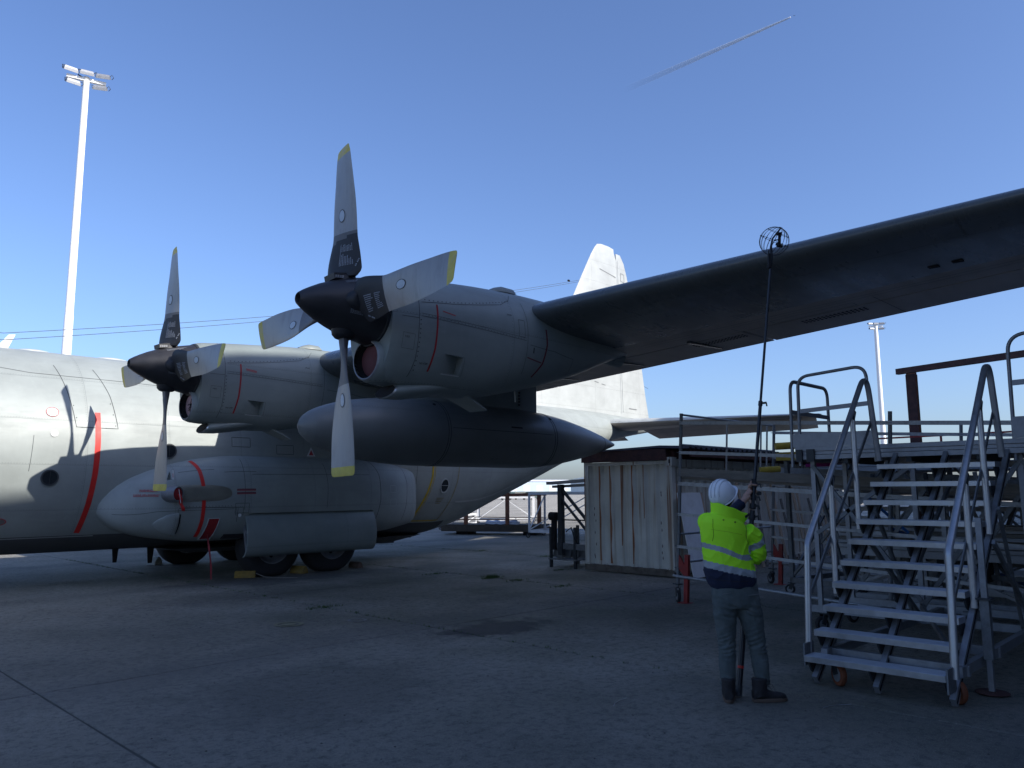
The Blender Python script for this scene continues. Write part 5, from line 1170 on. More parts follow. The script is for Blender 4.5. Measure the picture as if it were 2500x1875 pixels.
sp_(one(None, 'mid_rail', M['alud'], ((XR, PL-0.04, 2.84), (XR, -14.6, 2.88), 0.022, 0.055))); sp_(one(None, 'mid_rail', M['alud'], ((XR, PL+0.05, 2.84), (XB-0.1, PL+0.05, 2.84), 0.022, 0.055)))
prail([(XR, -16.10, 2.12), (XR, -16.12, 3.52), (XR, PR, 3.55), (XR, PR-0.05, 2.2)], 0.2); sp_(one(None, 'mid_rail', M['alud'], ((XR, -16.1, 2.98), (XR, PR, 3.0), 0.022, 0.06)))
mb = MB()
for k in range(14): a = 16.35+random.uniform(0, 0.3); mb.box((XR-0.02, -a-0.05, 2.93+random.uniform(-.03, .02)), (XR+0.02, -a, 2.99+random.uniform(0, .03)))
mb.bar((XR-.02, -16.5, 2.95), (XR-.02, -16.53, 2.86), 0.02, 0.03); sp_(mb.build('torn_tape', plain('torn_tape', (0.42, 0.43, 0.46), 0.6)))
sp_(MB().box((XF-0.03, PL-0.10, 2.17), (XF+0.02, PL-0.02, 2.33)).build('bracket', M['steel'])); sp_(MB().box((XF-0.03, PL-0.26, 2.17), (XF-0.005, PL-0.16, 2.33)).build('bracket', M['steel']))
# legs, braces, base frame
legs = [(4.95, -13.78), (4.95, -15.0), (4.95, -16.12), (4.95, -17.4), (6.0, -13.78), (6.0, -15.0), (6.0, -16.12), (6.0, -17.4)]
for (x, y) in legs: sp_(one(None, 'leg', M['alud'], ((x, y, 0.24), (x, y, 2.2), 0.055, 0.055)))
BR = [((4.92, -13.78, 2.12), (4.92, -15.0, 0.5)), ((4.92, -15.0, 2.1), (4.92, -13.8, 1.25)), ((4.92, -15.02, 0.45), (4.92, -16.1, 2.1)), ((4.92, -16.14, 2.12), (4.92, -17.4, 0.45)), ((4.92, -17.4, 2.1), (4.92, -16.14, 0.9)), ((4.98, -13.75, 2.12), (5.97, -13.75, 0.5)), ((6.03, -13.8, 0.4), (6.03, -15.0, 2.1)), ((6.03, -15.0, 0.4), (6.03, -16.1, 2.1)), ((3.6, -14.9, 1.3), (4.95, -14.95, 0.35)), ((3.6, -16.1, 1.3), (4.95, -16.1, 0.35)), ((2.9, -15.9, 0.25), (4.9, -15.0, 0.45)), ((3.2, -15.42, 0.85), (4.9, -15.42, 1.9)), ((2.62, -14.85, 0.24), (3.55, -14.85, 1.2)), ((4.95, -16.0, 0.3), (3.9, -16.1, 1.62)), ((4.95, -14.9, 0.3), (3.9, -14.9, 1.6))]
for a, b in BR: sp_(one(None, 'brace', M['galvd'], (a, b, 0.03, 0.05)))
for a, b in (((2.35, -14.9, 0.27), (6.05, -14.9, 0.27)), ((2.35, -16.05, 0.27), (6.05, -16.05, 0.27)), ((4.95, -13.6, 0.29), (4.95, -17.6, 0.29)), ((6.0, -13.6, 0.29), (6.0, -17.6, 0.29)), ((2.5, -14.85, 0.265), (2.5, -16.1, 0.265)), ((3.55, -14.85, 0.265), (3.55, -16.1, 0.265))):
    sp_(one(None, 'base_beam', M['alud'], (a, b, 0.06, 0.085)))
for (x, y) in ((2.36, -15.0), (2.42, -15.98)): castor(ST_, x-SO.x, y-SO.y, 0.225, 0.105, M['orange'], 0.05, 0.9)
for (x, y) in ((4.98, -13.8), (4.98, -17.4), (6.0, -13.8), (6.0, -16.1)): castor(ST_, x-SO.x, y-SO.y, 0.245, 0.10, M['tyre'], 0.05, -0.4)
# screw jack leg with foot plate
mb = MB(); mb.bar((2.96, -16.14, 0.02), (2.96, -16.14, 0.36), 0.045, 0.045); sp_(mb.build('jack_inner_leg', M['alud']))
mb = MB(); mb.bar((2.96, -16.14, 0.30), (2.96, -16.14, 0.82), 0.075, 0.075); sp_(mb.build('jack_outer_leg', M['galvd']))
mb = MB(); mb.bar((2.97, -16.14, 0.82), (2.97, -16.14, 1.55), 0.05, 0.05); sp_(mb.build('jack_post', M['alud'])); sp_(MB().box((2.90, -16.2, 0.82), (3.04, -16.08, 0.835)).build('jack_collar', M['steel']))
mb = MB(); mb.lathe([(0.0, 0.13), (0.008, 0.14), (0.014, 0.13), (0.02, 0.03)], (2.96, -16.14, 0.008), 'Z', 24); sp_(mb.build('foot_plate', M['rustd'], None, True, 30))
mb = MB(); mb.box((3.0, -16.12, 0.62), (3.12, -16.02, 0.70)); mb.lathe([(-.07, .03), (.07, .03)], (3.06, -16.0, 0.66), 'Y', 12); sp_(mb.build('jack_bracket', M['galvd']))

# ------------------------------------------------------------------ scaffold tower with planks (behind the man)
TL = R(3.6)
SC = thing('scaffold_tower', 'leaning galvanised scaffold with weathered planks and red jacks in front of the container', 'scaffold', (6.0, -10.95, 0))
SC.rotation_euler = (TL, 0, 0)
def sc(o): o.parent = SC; return o
Wd, Ls = 3.35, 6.6     # along X, along -Y
posts = [(0, 0), (Wd, 0), (0, -Ls), (Wd, -Ls), (0, -3.3), (Wd, -3.3)]
for (x, y) in posts:
    mb = MB(); mb.pipe([(x, y, 0.25), (x, y, 3.08)], 0.028, 12); p = sc(mb.build('standard', M['galvd'], None, True))
    for z in (0.55, 0.90, 1.42, 1.92, 2.43, 2.92): MB().lathe([(-.004, .03), (-.004, .062), (.004, .062), (.004, .03)], (x, y, z), 'Z', 12).build('rosette', M['galvd'], p)
for z, w_, h_ in ((2.92, 0.02, 0.055), (2.43, 0.02, 0.05), (1.92, 0.02, 0.06), (1.42, 0.02, 0.045), (0.90, 0.02, 0.045), ):
    for x in (0, Wd): sc(one(None, 'ledger', M['galv'], ((x-0.04, 0, z), (x-0.04, -Ls, z), w_, h_)))
sc_ = MB(); sc_.pipe([(-0.03, 0.07, 0.42), (-0.03, -Ls, 0.42)], 0.026, 10); sc(sc_.build('base_tube', M['galv'], None, True)); sc_ = MB(); sc_.pipe([(Wd, 0.07, 0.42), (Wd, -Ls, 0.42)], 0.026, 10); sc(sc_.build('base_tube', M['galv'], None, True))
for z in (3.06, 2.56, 1.09, 0.62): mb = MB(); mb.pipe([(0, 0.02, z), (Wd, 0.02, z)], 0.018, 8); sc(mb.build('side_rail', M['galv'], None, True))
for x in (1.55, 2.85, 3.1): mb = MB(); mb.pipe([(x, 0.02, 2.0), (x, 0.02, 3.05)], 0.018, 8); sc(mb.build('rail_post', M['galv'], None, True))
for i in range(5):
    x = 0.10+i*0.30; sc(MB().box((x, -Ls, 1.99), (x+0.28, 0.05, 2.035)).build('plank', M['wood']))
sc(MB().box((-0.02, -Ls, 2.04), (0.01, 0.05, 2.17)).build('toe_plank', M['wood'])); sc(MB().box((2.9, -Ls, 2.04), (2.93, 0.05, 2.25)).build('toe_plank', plain('checker_plate', (0.33, 0.33, 0.33), 0.5, 0.4, 0.2, 25, 0.8)))
mb = MB(); mb.pipe([(Wd, -3.3, 0.45), (Wd, -Ls, 2.0)], 0.02, 8); mb.pipe([(Wd, -3.3, 2.0), (Wd, -Ls, 0.45)], 0.02, 8); sc(mb.build('diagonal', M['galv'], None, True))
mb = MB(); mb.pipe([(0, -3.3, 1.5), (Wd, -4.4, 0.5)], 0.02, 8); sc(mb.build('diagonal', M['bluep'], None, True))
for (x, y) in ((0, 0), (Wd, 0), (0, -Ls), (Wd, -3.3)):
    zz = -y*math.sin(TL)*0+0.0
    mb = MB(); mb.box((x-.03, y-.20, 0.02), (x+.035, y-.13, 0.78)); j = sc(mb.build('jack_leg', M['redsteel'])); mb = MB(); mb.rings([[(x-.02, y-.01, .55), (x+.02, y-.01, .55), (x+.02, y-.01, .78), (x-.02, y-.01, .78)], [(x-.02, y-.15, .40), (x+.02, y-.15, .40), (x+.02, y-.15, .56), (x-.02, y-.15, .56)]]); mb.build('jack_gusset', M['redsteel'], j)
    mb = MB(); mb.box((x-.09, y-.25, 0.0), (x+.09, y-.07, 0.02)); mb.build('jack_plate', M['redsteel'], j)
    castor(SC, x, y, 0.30, 0.10, M['tyre'], 0.045, 0.8+x)
o = MB().box((-0.02, -0.5, -0.03), (0.02, 0.0, 0.03)).build('strap_bundle', M['magenta']); o.location = (9.0, -11.9, 2.25); tag(o, 'magenta strap lying over the edge of the scaffold planks', 'strap')

# ------------------------------------------------------------------ other work stands
def work_stand(name, label, loc, rz, L, W, H, mat, cat='work stand', rails=0.0, railmat=None, pad=False, deck=True, n=2, group=None, bays=2, tread=False):
    t = thing(name, label, cat, loc, rz, group)
    for i in range(bays+1):
        for j in (0, 1): one(t, 'upright', mat, ((i*L/bays, j*W, 0.22), (i*L/bays, j*W, H-0.1), 0.07, 0.07))
    for j in (0, 1):
        for z in (0.24, H-0.06): one(t, 'beam', mat, ((-0.03, j*W, z), (L+0.03, j*W, z), 0.07, 0.10))
        for i in range(bays):
            a, b = (i*L/bays, (i+1)*L/bays) if i % 2 == 0 else ((i+1)*L/bays, i*L/bays)
            one(t, 'brace', mat, ((a, j*W, 0.3), (b, j*W, H-0.15), 0.04, 0.04))
    for i in range(bays+1):
        for z in (0.24, H-0.06): one(t, 'cross_beam', mat, ((i*L/bays, 0, z), (i*L/bays, W, z), 0.06, 0.09))
        one(t, 'brace', mat, ((i*L/bays, 0, 0.3), (i*L/bays, W, H-0.15), 0.035, 0.035))
    if deck: MB().box((-0.05, -0.05, H), (L+0.05, W+0.05, H+0.05)).build('deck', M['alud'], t)
    if pad: MB().box((-0.12, -0.14, H-0.10), (L+0.1, -0.055, H+0.04)).build('edge_pad', M['pad'], t)
    if rails:
        rm = railmat or mat
        for i in range(bays+1): one(t, 'rail_post', rm, ((i*L/bays, W, H+.05), (i*L/bays, W, H+rails), 0.04, 0.04))
        for z in (H+rails*0.5, H+rails): one(t, 'rail', rm, ((0, W, z), (L, W, z), 0.04, 0.04))
    for (x, y) in ((0, 0), (L, 0), (0, W), (L, W)): castor(t, x, y, 0.2, 0.085, M['tyre'], 0.05, 0.4)
    return t
# by the tail, beyond the shade
wf = plain('stand_white', (0.70, 0.71, 0.73), 0.5, 0, 0.08, 4)
work_stand('white_frame_stand', 'white open frame work stand on castors beyond the tail next to the rusty rack', (17.1, 2.75, 0), R(-70), 2.4, 1.6, 1.75, wf, bays=1, deck=False)
work_stand('white_frame_stand', 'white work stand with yellow edge pad and red railing behind the container corner', (18.3, 0.2, 0), R(-72), 4.2, 2.2, 2.05, wf, rails=1.0, railmat=M['redsteel'], pad=True, bays=2)
work_stand('white_frame_stand', 'white work stand half hidden behind the drooping rear fuselage', (23.5, 12.5, 0), R(-45), 3.0, 2.0, 1.5, wf, bays=2)
work_stand('white_frame_stand', 'low white stand with a castor seen just under the rear fuselage', (19.0, 10.2, 0), R(-60), 1.2, 1.6, 0.75, wf, bays=1)
# rusty rack on a timber pallet
t = thing('rusty_rack', 'rusty orange steel rack standing on a dark timber base beyond the tail', 'rack', (17.9, 5.3, 0), R(-62))
MB().box((-2.3, -0.6, 0.14), (2.0, 0.9, 0.42)).build('timber_base', plain('dark_timber', (0.07, 0.055, 0.04), 0.9, 0, 0.3, 5, 0.3), t)
for x in (-1.7, 1.2): MB().box((x, -0.4, 0), (x+0.5, 0.7, 0.13)).build('skid', M['dark'], t)
for (x, h_) in ((-1.25, 1.1), (0.55, 1.75), (1.9, 1.6)): one(t, 'upright', M['rust'], ((x, -0.45, 0.42), (x, -0.45, h_), 0.14, 0.14))
one(t, 'top_beam', M['rust'], ((0.2, -0.45, 1.62), (2.2, -0.45, 1.66), 0.10, 0.12)); one(t, 'cross_bar', M['rust'], ((-1.8, -0.5, 0.62), (2.2, -0.5, 0.62), 0.04, 0.04), ((-1.8, -0.5, 0.74), (2.2, -0.5, 0.70), 0.03, 0.03))
o = MB(); rnd = random.Random(5); rs = []
for k in range(9):
    s_ = k/8; rs.append([(s_*1.3, 0.35*math.cos(2*PI*q/10), max(0, 0.12*math.sin(2*PI*q/10)+rnd.uniform(0, .06))) for q in range(10)])
o.rings(rs); o = o.build('folded_sheet', M['fabric'], None, True); o.location = (17.6, 5.6, 0.42); o.rotation_euler = (0, 0, R(-62)); tag(o, 'crumpled pale plastic sheet lying on the timber base of the rusty rack', 'sheet')
# dark bench stand with panels left of the container
t = thing('dark_bench', 'dark steel work stand with a lever and a lower shelf left of the white container', 'work stand', (9.0, -6.3, 0), 0)
for (x, y) in ((0, 0), (0, 0.75), (1.0, 0), (1.0, 0.75)): one(t, 'leg', M['steel'], ((x, y, 0.0), (x, y, 0.95), 0.06, 0.06))
one(t, 'post', M['steel'], ((0, 0.42, 0.3), (0, 0.42, 1.95), 0.12, 0.12)); one(t, 'top_beam', M['alud'], ((-0.05, 0.75, 1.98), (0.1, -0.35, 2.04), 0.25, 0.07)); one(t, 'top_beam', M['alud'], ((0.15, 0.75, 1.90), (0.2, -0.35, 1.94), 0.2, 0.06))
one(t, 'brace', M['steel'], ((0, 0.40, 1.85), (0.1, -0.35, 1.05), 0.06, 0.06)); one(t, 'brace', M['steel'], ((0, 0.40, 1.6), (0.1, -0.35, 0.8), 0.05, 0.05)); one(t, 'cross_bar', M['steel'], ((0, 0.5, 1.12), (0, -0.3, 1.12), 0.03, 0.03))
one(t, 'shelf', M['galvd'], ((0.5, 0.8, 0.20), (0.5, -0.05, 0.20), 1.1, 0.03)); one(t, 'lower_beam', M['galvd'], ((0, 0.75, 0.52), (0, -0.3, 0.50), 0.04, 0.14))
mb = MB(); mb.pipe([(-.02, 0.62, 1.18), (-.05, 0.62, 0.42)], 0.075, 12); mb.build('cylinder', M['dark'], t, True); mb = MB(); mb.lathe([(-.1, .02), (-.1, .10), (.1, .10), (.1, .02)], (-.02, 0.64, 1.2), 'Y', 14); mb.build('motor', M['dark'], t, True)
mb = MB(); mb.pipe([(-.02, 0.25, 0.85), (-.02, 0.1, 0.95), (-.02, 0.0, 0.7), (0, -0.1, 0.55)], 0.015, 8); mb.build('hose', M['dark'], t, True)
for k in range(5):
    o = MB().bar((0.1+k*0.12, 0.62-k*0.13, 0.22), (0.1+k*0.12, 0.56-k*0.13, 0.48), 0.30, 0.035, up=(1, 0, 0)).build('metal_plate', M['galvd']); o.location = (9.0, -6.3, 0)
    tag(o, ORD[k]+' upright metal plate from the left on the shelf left of the container', 'plate', 'plates on the bench shelf')
# crowd of access stands behind the stairs, to the right
t2 = work_stand('access_platform', 'grey access platform with yellow padded edge directly behind the stair platform', (8.2, -11.9, 0), R(-97), 5.5, 2.2, 2.42, M['galvd'], rails=0.0, pad=True, bays=3)
t3 = work_stand('access_platform', 'second grey access platform with red railings farther behind the stairs', (12.5, -10.6, 0), R(-95), 7.0, 2.6, 2.3, M['alud'], rails=0.75, railmat=M['redsteel'], bays=4)
t4 = work_stand('access_platform', 'pale low platform under the stairs among the stacked frames', (6.9, -13.2, 0), R(-92), 3.8, 1.0, 0.95, M['alud'], bays=3, deck=True)
t5 = work_stand('access_platform', 'tall grey frame at the right edge of the picture behind the stairs', (7.4, -16.3, 0), R(-92), 3.0, 1.6, 2.0, M['galvd'], bays=2, deck=True)
for k in range(6):
    o = MB().box((0, -5.6, 0), (0.34, 0, 0.045)).build('spare_plank', M['wood'] if k % 2 else M['alud']); o.location = (6.95+0.05*(k % 2), -13.25, 1.01+0.05*k); o.rotation_euler = (0, 0, R(random.uniform(-2.5, 2.5)))
    tag(o, ORD[k]+' plank from the bottom of the stack on the low platform behind the stairs', 'plank', 'planks stacked behind the stairs')
def rayp(px, py, dist):
    d = Vector(cam.matrix_world.to_3x3() @ Vector(((px-1250)/1896.6, (937.5-py)/1896.6, -1))); return CP+d*dist
for (xa, ya, xb, yb, dd, r_, lb) in ((1855, 1148, 1904, 1145, 12.5, 0.05, 'short yellow foam roll under the scaffold deck just right of the pole'), (1893, 1090, 1960, 1086, 13.5, 0.062, 'yellow padded bar sticking out left of the stair platform railing')):
    a_, b_ = rayp(xa, ya, dd), rayp(xb, yb, dd); o = MB(); o.pipe([Vector((0, 0, 0)), b_-a_], r_, 16); o = o.build('yellow_roll', M['pad'], None, True); o.location = a_; tag(o, lb, 'foam roll')
o = MB().bar((0, 0, 0), (0.35, -0.45, -0.55), 0.06, 0.03).build('blue_strut', M['bluep']); o.location = (6.3, -13.9, 1.75); tag(o, 'short blue strut crossing the frames left of the stairs', 'strut')
# stacked frames and chequered plates seen through the stair treads
t = thing('frame_stack', 'dense stack of grey frames and chequered plates seen between the stair treads', 'frame stack', (7.6, -15.4, 0))
rnd = random.Random(21)
for k in range(9):
    z = 0.35+0.19*k; x = rnd.uniform(-0.3, 0.5); one(t, 'long_beam', M['galvd' if k % 3 else 'alud'], ((x, 2.3, z), (x+rnd.uniform(-.1, .1), -2.7, z+rnd.uniform(-.06, .06)), 0.05, 0.07))
for k in range(8):
    y = 2.1-0.62*k+rnd.uniform(-.1, .1); one(t, 'upright', M['alud' if k % 2 else 'steel'], ((0.1+rnd.uniform(-.2, .2), y, 0.0), (0.1+rnd.uniform(-.3, .3), y+rnd.uniform(-.2, .2), 2.05), 0.05, 0.05))
for k in range(9):
    y = 2.2-0.55*k; one(t, 'brace', M['steel' if k % 2 else 'galvd'], ((0.3, y, 0.2), (0.3, y-0.7*(1 if k % 2 else -1), 1.9), 0.03, 0.045))
chq = plain('chequer_plate', (0.30, 0.30, 0.29), 0.45, 0.4, 0.25, 30, 0.9)
for (y0, y1, z) in ((2.0, 0.9, 1.72), (0.7, -0.6, 1.66), (-0.9, -2.4, 1.60)):
    MB().rings([[(-0.32, y0, z), (-0.32, y1, z)], [(-0.30, y0, z+0.19), (-0.30, y1, z+0.19)]], cap=False, closed=False).build('chequered_plate', chq, t)
one(t, 'red_strip', M['redsteel'], ((-0.1, -1.7, 1.25), (-0.1, -2.1, 1.25), 0.03, 0.03)); MB().box((-0.3, 0.3, 0.5), (0.2, 0.9, 1.1)).build('dark_box', M['steel'], t)
# rusty goal frame with long beam
GP = Vector((9.9, -13.35, 0)) ; t = thing('rusty_gantry', 'rusty brown post carrying a long red brown beam above the platforms at the right', 'gantry', (16.6, -11.1, 0))
def rayp(px, py, dist):
    d = Vector(cam.matrix_world.to_3x3() @ Vector(((px-1250)/1896.6, (937.5-py)/1896.6, -1))); return CP+d*dist
pt = rayp(2224, 905, 19.5); pb = Vector((pt.x, pt.y, 0.0)); t.location = (pt.x, pt.y, 0)
b0 = rayp(2190, 908, 19.2); q_ = rayp(2620, 846, 1.0)-CP; b1 = CP+q_*((b0.z-CP.z)/q_.z)
L0 = Vector(t.location)
mb = MB(); mb.box((-.08, -.10, 0), (.08, .10, pt.z-0.02)); mb.build('post', M['rust'], t); mb = MB(); mb.box((-.10, -.11, 0.2), (-.082, .11, pt.z-0.1)); mb.box((.082, -.11, 0.2), (.10, .11, pt.z-0.1)); mb.build('post_flange', M['rustd'], t)
mb = MB(); mb.bar(b0-L0, b1-L0, 0.12, 0.14); mb.build('beam', M['rustd'], t); MB().bar((-.25, -.2, pt.z*0.72), (-.5, -.25, pt.z*0.72), 0.03, 0.03).build('hook', M['rustd'], t)
q = Vector((b1.x-L0.x, b1.y-L0.y, 0)); MB().box((q.x-.17, q.y-.17, 0), (q.x+.17, q.y+.17, b1.z)).build('post', M['rust'], t)

# far airfield things
for (x, y, L, W, H, rz, lb, cl) in ((620, 430, 180, 40, 11, 12, 'long pale terminal shed on the horizon behind the tail', (0.62, 0.66, 0.72)), (760, 700, 120, 40, 13, -20, 'pale blue hangar far across the airfield', (0.42, 0.5, 0.6)), (560, 620, 90, 30, 9, 40, 'white store building far across the airfield', (0.7, 0.72, 0.75))):
    t = thing('distant_building', lb, 'building', (x, y, 0), R(rz)); MB().box((-L/2, -W/2, 0), (L/2, W/2, H)).build('wall', plain('far_wall', cl, 0.8, 0, 0.08, 0.1), t)
    MB().rings([[(-L/2-1, -W/2-1, H), (-L/2-1, 0, H+2.5), (-L/2-1, W/2+1, H)], [(L/2+1, -W/2-1, H), (L/2+1, 0, H+2.5), (L/2+1, W/2+1, H)]]).build('roof', plain('far_roof', (0.75, 0.77, 0.8), 0.7), t)
    for k in range(6): MB().box((-L/2+4+k*L/6.3, -W/2-0.2, 0), (-L/2+4+k*L/6.3+L/12, -W/2-0.02, H*0.6)).build('door', plain('far_door', (0.52, 0.56, 0.62), 0.7), t)
for (px, d_, lb) in ((1243, 150, 'small dark car parked far out on the sunlit apron left of the white stand'), (1296, 150, 'small green grey car far out on the sunlit apron inside the white frame')):
    p = rayp(px, 1213, d_); t = thing('parked_car', lb, 'car', (p.x, p.y, 0), R(20)); mb = MB()
    mb.rings([[(x, -0.9*w_, 0.35), (x, 0.9*w_, 0.35), (x, 0.9*w_, z*0.7), (x, 0.75*w_, z), (x, -0.75*w_, z), (x, -0.9*w_, z*0.7)] for x, w_, z in ((-2.1, 0.9, 0.7), (-1.9, 1, 0.95), (-1.2, 1, 1.05), (-0.7, 0.95, 1.5), (0.8, 0.95, 1.5), (1.6, 1, 1.0), (2.1, 0.9, 0.8))]); mb.build('body', plain('car_dark', (0.05, 0.07, 0.06), 0.3), t, True, 40)
    for x in (-1.3, 1.3):
        for y in (-0.85, 0.85): MB().lathe([(-.1, .02), (-.1, .33), (.1, .33), (.1, .02)], (x, y, 0.33), 'Y', 16).build('wheel', M['tyre'], t, True)
# weeds in the joints and litter
mw = plain('weed_green', (0.06, 0.12, 0.03), 0.8, 0, 0.3, 20); mb = MB(); rnd = random.Random(11)
def tuft(x, y, n_, h_, sp):
    for _ in range(n_):
        a = rnd.uniform(0, 2*PI); r_ = rnd.uniform(0, sp); bx, by = x+math.cos(a)*r_, y+math.sin(a)*r_*0.4; hh = h_*rnd.uniform(0.4, 1); w_ = 0.008; dx, dy = rnd.uniform(-.5, .5)*hh, rnd.uniform(-.5, .5)*hh
        mb.add([(bx-w_, by, 0), (bx+w_, by, 0), (bx+dx, by+dy, hh)], [(0, 1, 2)])
for (x, y) in ((6.42, -6.2), (6.45, -6.9), (6.1, -4.7), (6.3, -8.2), (11.3, -0.7), (11.1, -3.5), (1.75, -7.2), (8.6, -6.2)): tuft(x, y, 60, 0.05, 0.35)
tuft(6.4, -6.15, 160, 0.09, 0.25)
for k in range(500): tuft(rnd.choice([6.47, 11.17, 1.77])+rnd.uniform(-.02, .02), rnd.uniform(-14, 6), 2, 0.03, 0.05)
tag(mb.build('weeds', mw), kind='stuff')
mb = MB()
for k in range(1500):
    x, y = rnd.uniform(-6, 12), rnd.uniform(-17.5, 2); s_ = rnd.uniform(0.003, 0.014); a = rnd.uniform(0, 6.28)
    mb.add([(x+math.cos(a+q*2.1)*s_*rnd.uniform(.6, 1.2), y+math.sin(a+q*2.1)*s_, 0.004) for q in range(3)]+[(x, y, 0.004+s_*0.6)], [(0, 1, 3), (1, 2, 3), (2, 0, 3)])
tag(mb.build('grit', plain('grit', (0.07, 0.068, 0.062), 0.9, 0, 0.9, 2)), kind='stuff')
for (x, y, a) in ((0.45, -13.9, 0.3), (1.6, -15.3, -0.4)):
    o = MB(); o.pipe([(-.14, 0, 0.01), (-.05, 0.02, 0.012), (0.05, 0.015, 0.01), (0.15, -0.02, 0.012)], 0.0025, 6); o = o.build('wire_scrap', M['alu']); o.location = (x, y, 0); o.rotation_euler = (0, 0, a)
    tag(o, 'thin bright wire scrap on the concrete left of the man' if a > 0 else 'thin bright wire scrap on the concrete between the man and the stairs', 'wire')

# ------------------------------------------------------------------ the man with the pole
YAW = R(44.3575)
MX = Vector((1.25, -14.66, 0))
PR_ = thing('person', 'man in white helmet, yellow high visibility jacket and grey trousers holding a pole upright', 'person', MX, YAW-PI/2)
# local frame: x = to the right in the photo, y = away from the viewer, z = up
def tube(mb, rows, n=20, tilt=0.0, uc=0.0):
    """rows: (u, v, z, half width, half depth)"""
    rs = []
    for (u, v, z, a, b) in rows:
        ring = []
        for k in range(n):
            t = 2*PI*k/n; x = u+a*math.cos(t); y = v+b*math.sin(t); ring.append((x, y, z-tilt*(x-uc)))
        rs.append(ring)
    mb.rings(rs)
def limb(mb, pts, rad, n=16, sub=5):
    P = []; Q = []
    for i in range(len(pts)-1):
        for k in range(sub):
            t = k/sub; P.append(Vector(pts[i]).lerp(Vector(pts[i+1]), t)); Q.append(rad[i]*(1-t)+rad[i+1]*t)
    P.append(Vector(pts[-1])); Q.append(rad[-1])
    # soften the joints
    for _ in range(3): P = [P[0]]+[(P[i-1]+P[i]*2+P[i+1])/4 for i in range(1, len(P)-1)]+[P[-1]]
    mb.pipe(P, Q, n, ry=Q)
def fused(mb, name, mat, voxel, smooth=6, wrinkle=0.0, wsize=0.08, parent=None, seed=0, dirs=(1, 1, 1)):
    o = mb.build(name, mat, parent, True, 0)
    md = o.modifiers.new('r', 'REMESH'); md.mode = 'VOXEL'; md.voxel_size = voxel; md.use_smooth_shade = True
    sm = o.modifiers.new('s', 'SMOOTH'); sm.factor = 0.6; sm.iterations = smooth
    evaluated(o)
    if wrinkle:
        me = o.data; me.update()
        nor = [Vector(v.normal) for v in me.vertices]
        for v, nn in zip(me.vertices, nor):
            p = v.co; q = Vector((p.x/wsize*dirs[0]+seed, p.y/wsize*dirs[1], p.z/wsize*dirs[2]))
            w1 = 1-abs(noise.noise(q))*2; w2 = noise.noise(q*2.3+Vector((5, 1, 2)))
            v.co = p+nn*(wrinkle*(w1**3*0.9-0.35+w2*0.35))
    for p in o.data.polygons: p.use_smooth = True
    return o
TOP = lambda p0: p0
# key joints
SHL, SHR = Vector((-0.285, -0.03, 1.535)), Vector((0.055, -0.03, 1.455))
ELR, WRR = Vector((0.165, 0.05, 1.235)), Vector((0.15, 0.24, 1.20))
pole_b, pole_t = Vector((-0.045, 0.10, 0.0)), None
def local(px, py, v):
    d = Vector(cam.matrix_world.to_3x3() @ Vector(((px-1250)/1896.6, (937.5-py)/1896.6, -1))); f2 = Vector((math.cos(YAW), math.sin(YAW), 0)); r2 = Vector((math.sin(YAW), -math.cos(YAW), 0))
    t = ((MX+f2*v-CP).dot(f2))/d.dot(f2); P = CP+d*t-MX; return Vector((P.dot(r2), P.dot(f2), P.z))
pole_b = local(1803, 1698, 0.12); pole_b.z = 0.012
pole_t = local(1886, 592, 0.85)
pdir = (pole_t-pole_b).normalized()
def pole_at(z): return pole_b+(pole_t-pole_b)*((z-pole_b.z)/(pole_t.z-pole_b.z))
HL = pole_at(1.80); HR = pole_at(1.22)
ELL = Vector((-0.16, 0.30, 1.43)); WRL = Vector((HL.x-0.105, HL.y-0.03, 1.715))
WRR = Vector((HR.x+0.04, HR.y-0.09, 1.20)); 
# body: one continuous figure
b_ = MB()
tube(b_, [(-0.05, 0, 0.80, 0.12, 0.09), (-0.055, 0, 0.90, 0.17, 0.105), (-0.065, 0, 1.0, 0.165, 0.10), (-0.09, -.01, 1.15, 0.15, 0.10), (-0.12, -.02, 1.35, 0.165, 0.105), (-0.125, -.03, 1.46, 0.15, 0.09), (-0.13, -.035, 1.52, 0.09, 0.07), (-0.13, -.03, 1.58, 0.06, 0.06), (-0.125, -.02, 1.66, 0.058, 0.06)], 20, 0.0)
def ball(mb, c, a, b, c2, n=16, rot=None):
    rs = []
    for i in range(1, 12):
        t = PI*i/12; ring = []
        for k in range(n):
            p = Vector((a*math.sin(t)*math.cos(2*PI*k/n), b*math.sin(t)*math.sin(2*PI*k/n), -c2*math.cos(t)))
            if rot: p = rot @ p
            ring.append(Vector(c)+p)
        rs.append(ring)
    mb.rings(rs)
hz_ = Vector((-0.50, -0.36, 0.79)).normalized(); hy_ = Vector((0.50, 0.45, 0.74)); hy_ = (hy_-hz_*hy_.dot(hz_)).normalized(); hx_ = hy_.cross(hz_)
HR_ = Matrix((hx_, hy_, hz_)).transposed()     # head tipped back, face turned up and to the right
HCEN = Vector((-0.146, -0.015, 1.790)); HC = HCEN-hz_*0.045+hy_*0.006
ball(b_, HC, 0.076, 0.094, 0.112, 18, HR_)
ball(b_, HC+HR_ @ Vector((0, 0.055, -0.055)), 0.052, 0.05, 0.06, 14, HR_)     # jaw
b_.pipe([HC+HR_ @ Vector((0, 0.085, 0.02)), HC+HR_ @ Vector((0, 0.118, -0.018)), HC+HR_ @ Vector((0, 0.09, -0.028))], [0.011, 0.015, 0.010], 10)   # nose
for q in (-1, 1): ball(b_, HC+HR_ @ Vector((q*0.078, 0.0, -0.01)), 0.010, 0.02, 0.032, 10, HR_)
b_.pipe([HC+HR_ @ Vector((-.022, .098, -.055)), HC+HR_ @ Vector((.022, .098, -.055))], 0.008, 8)
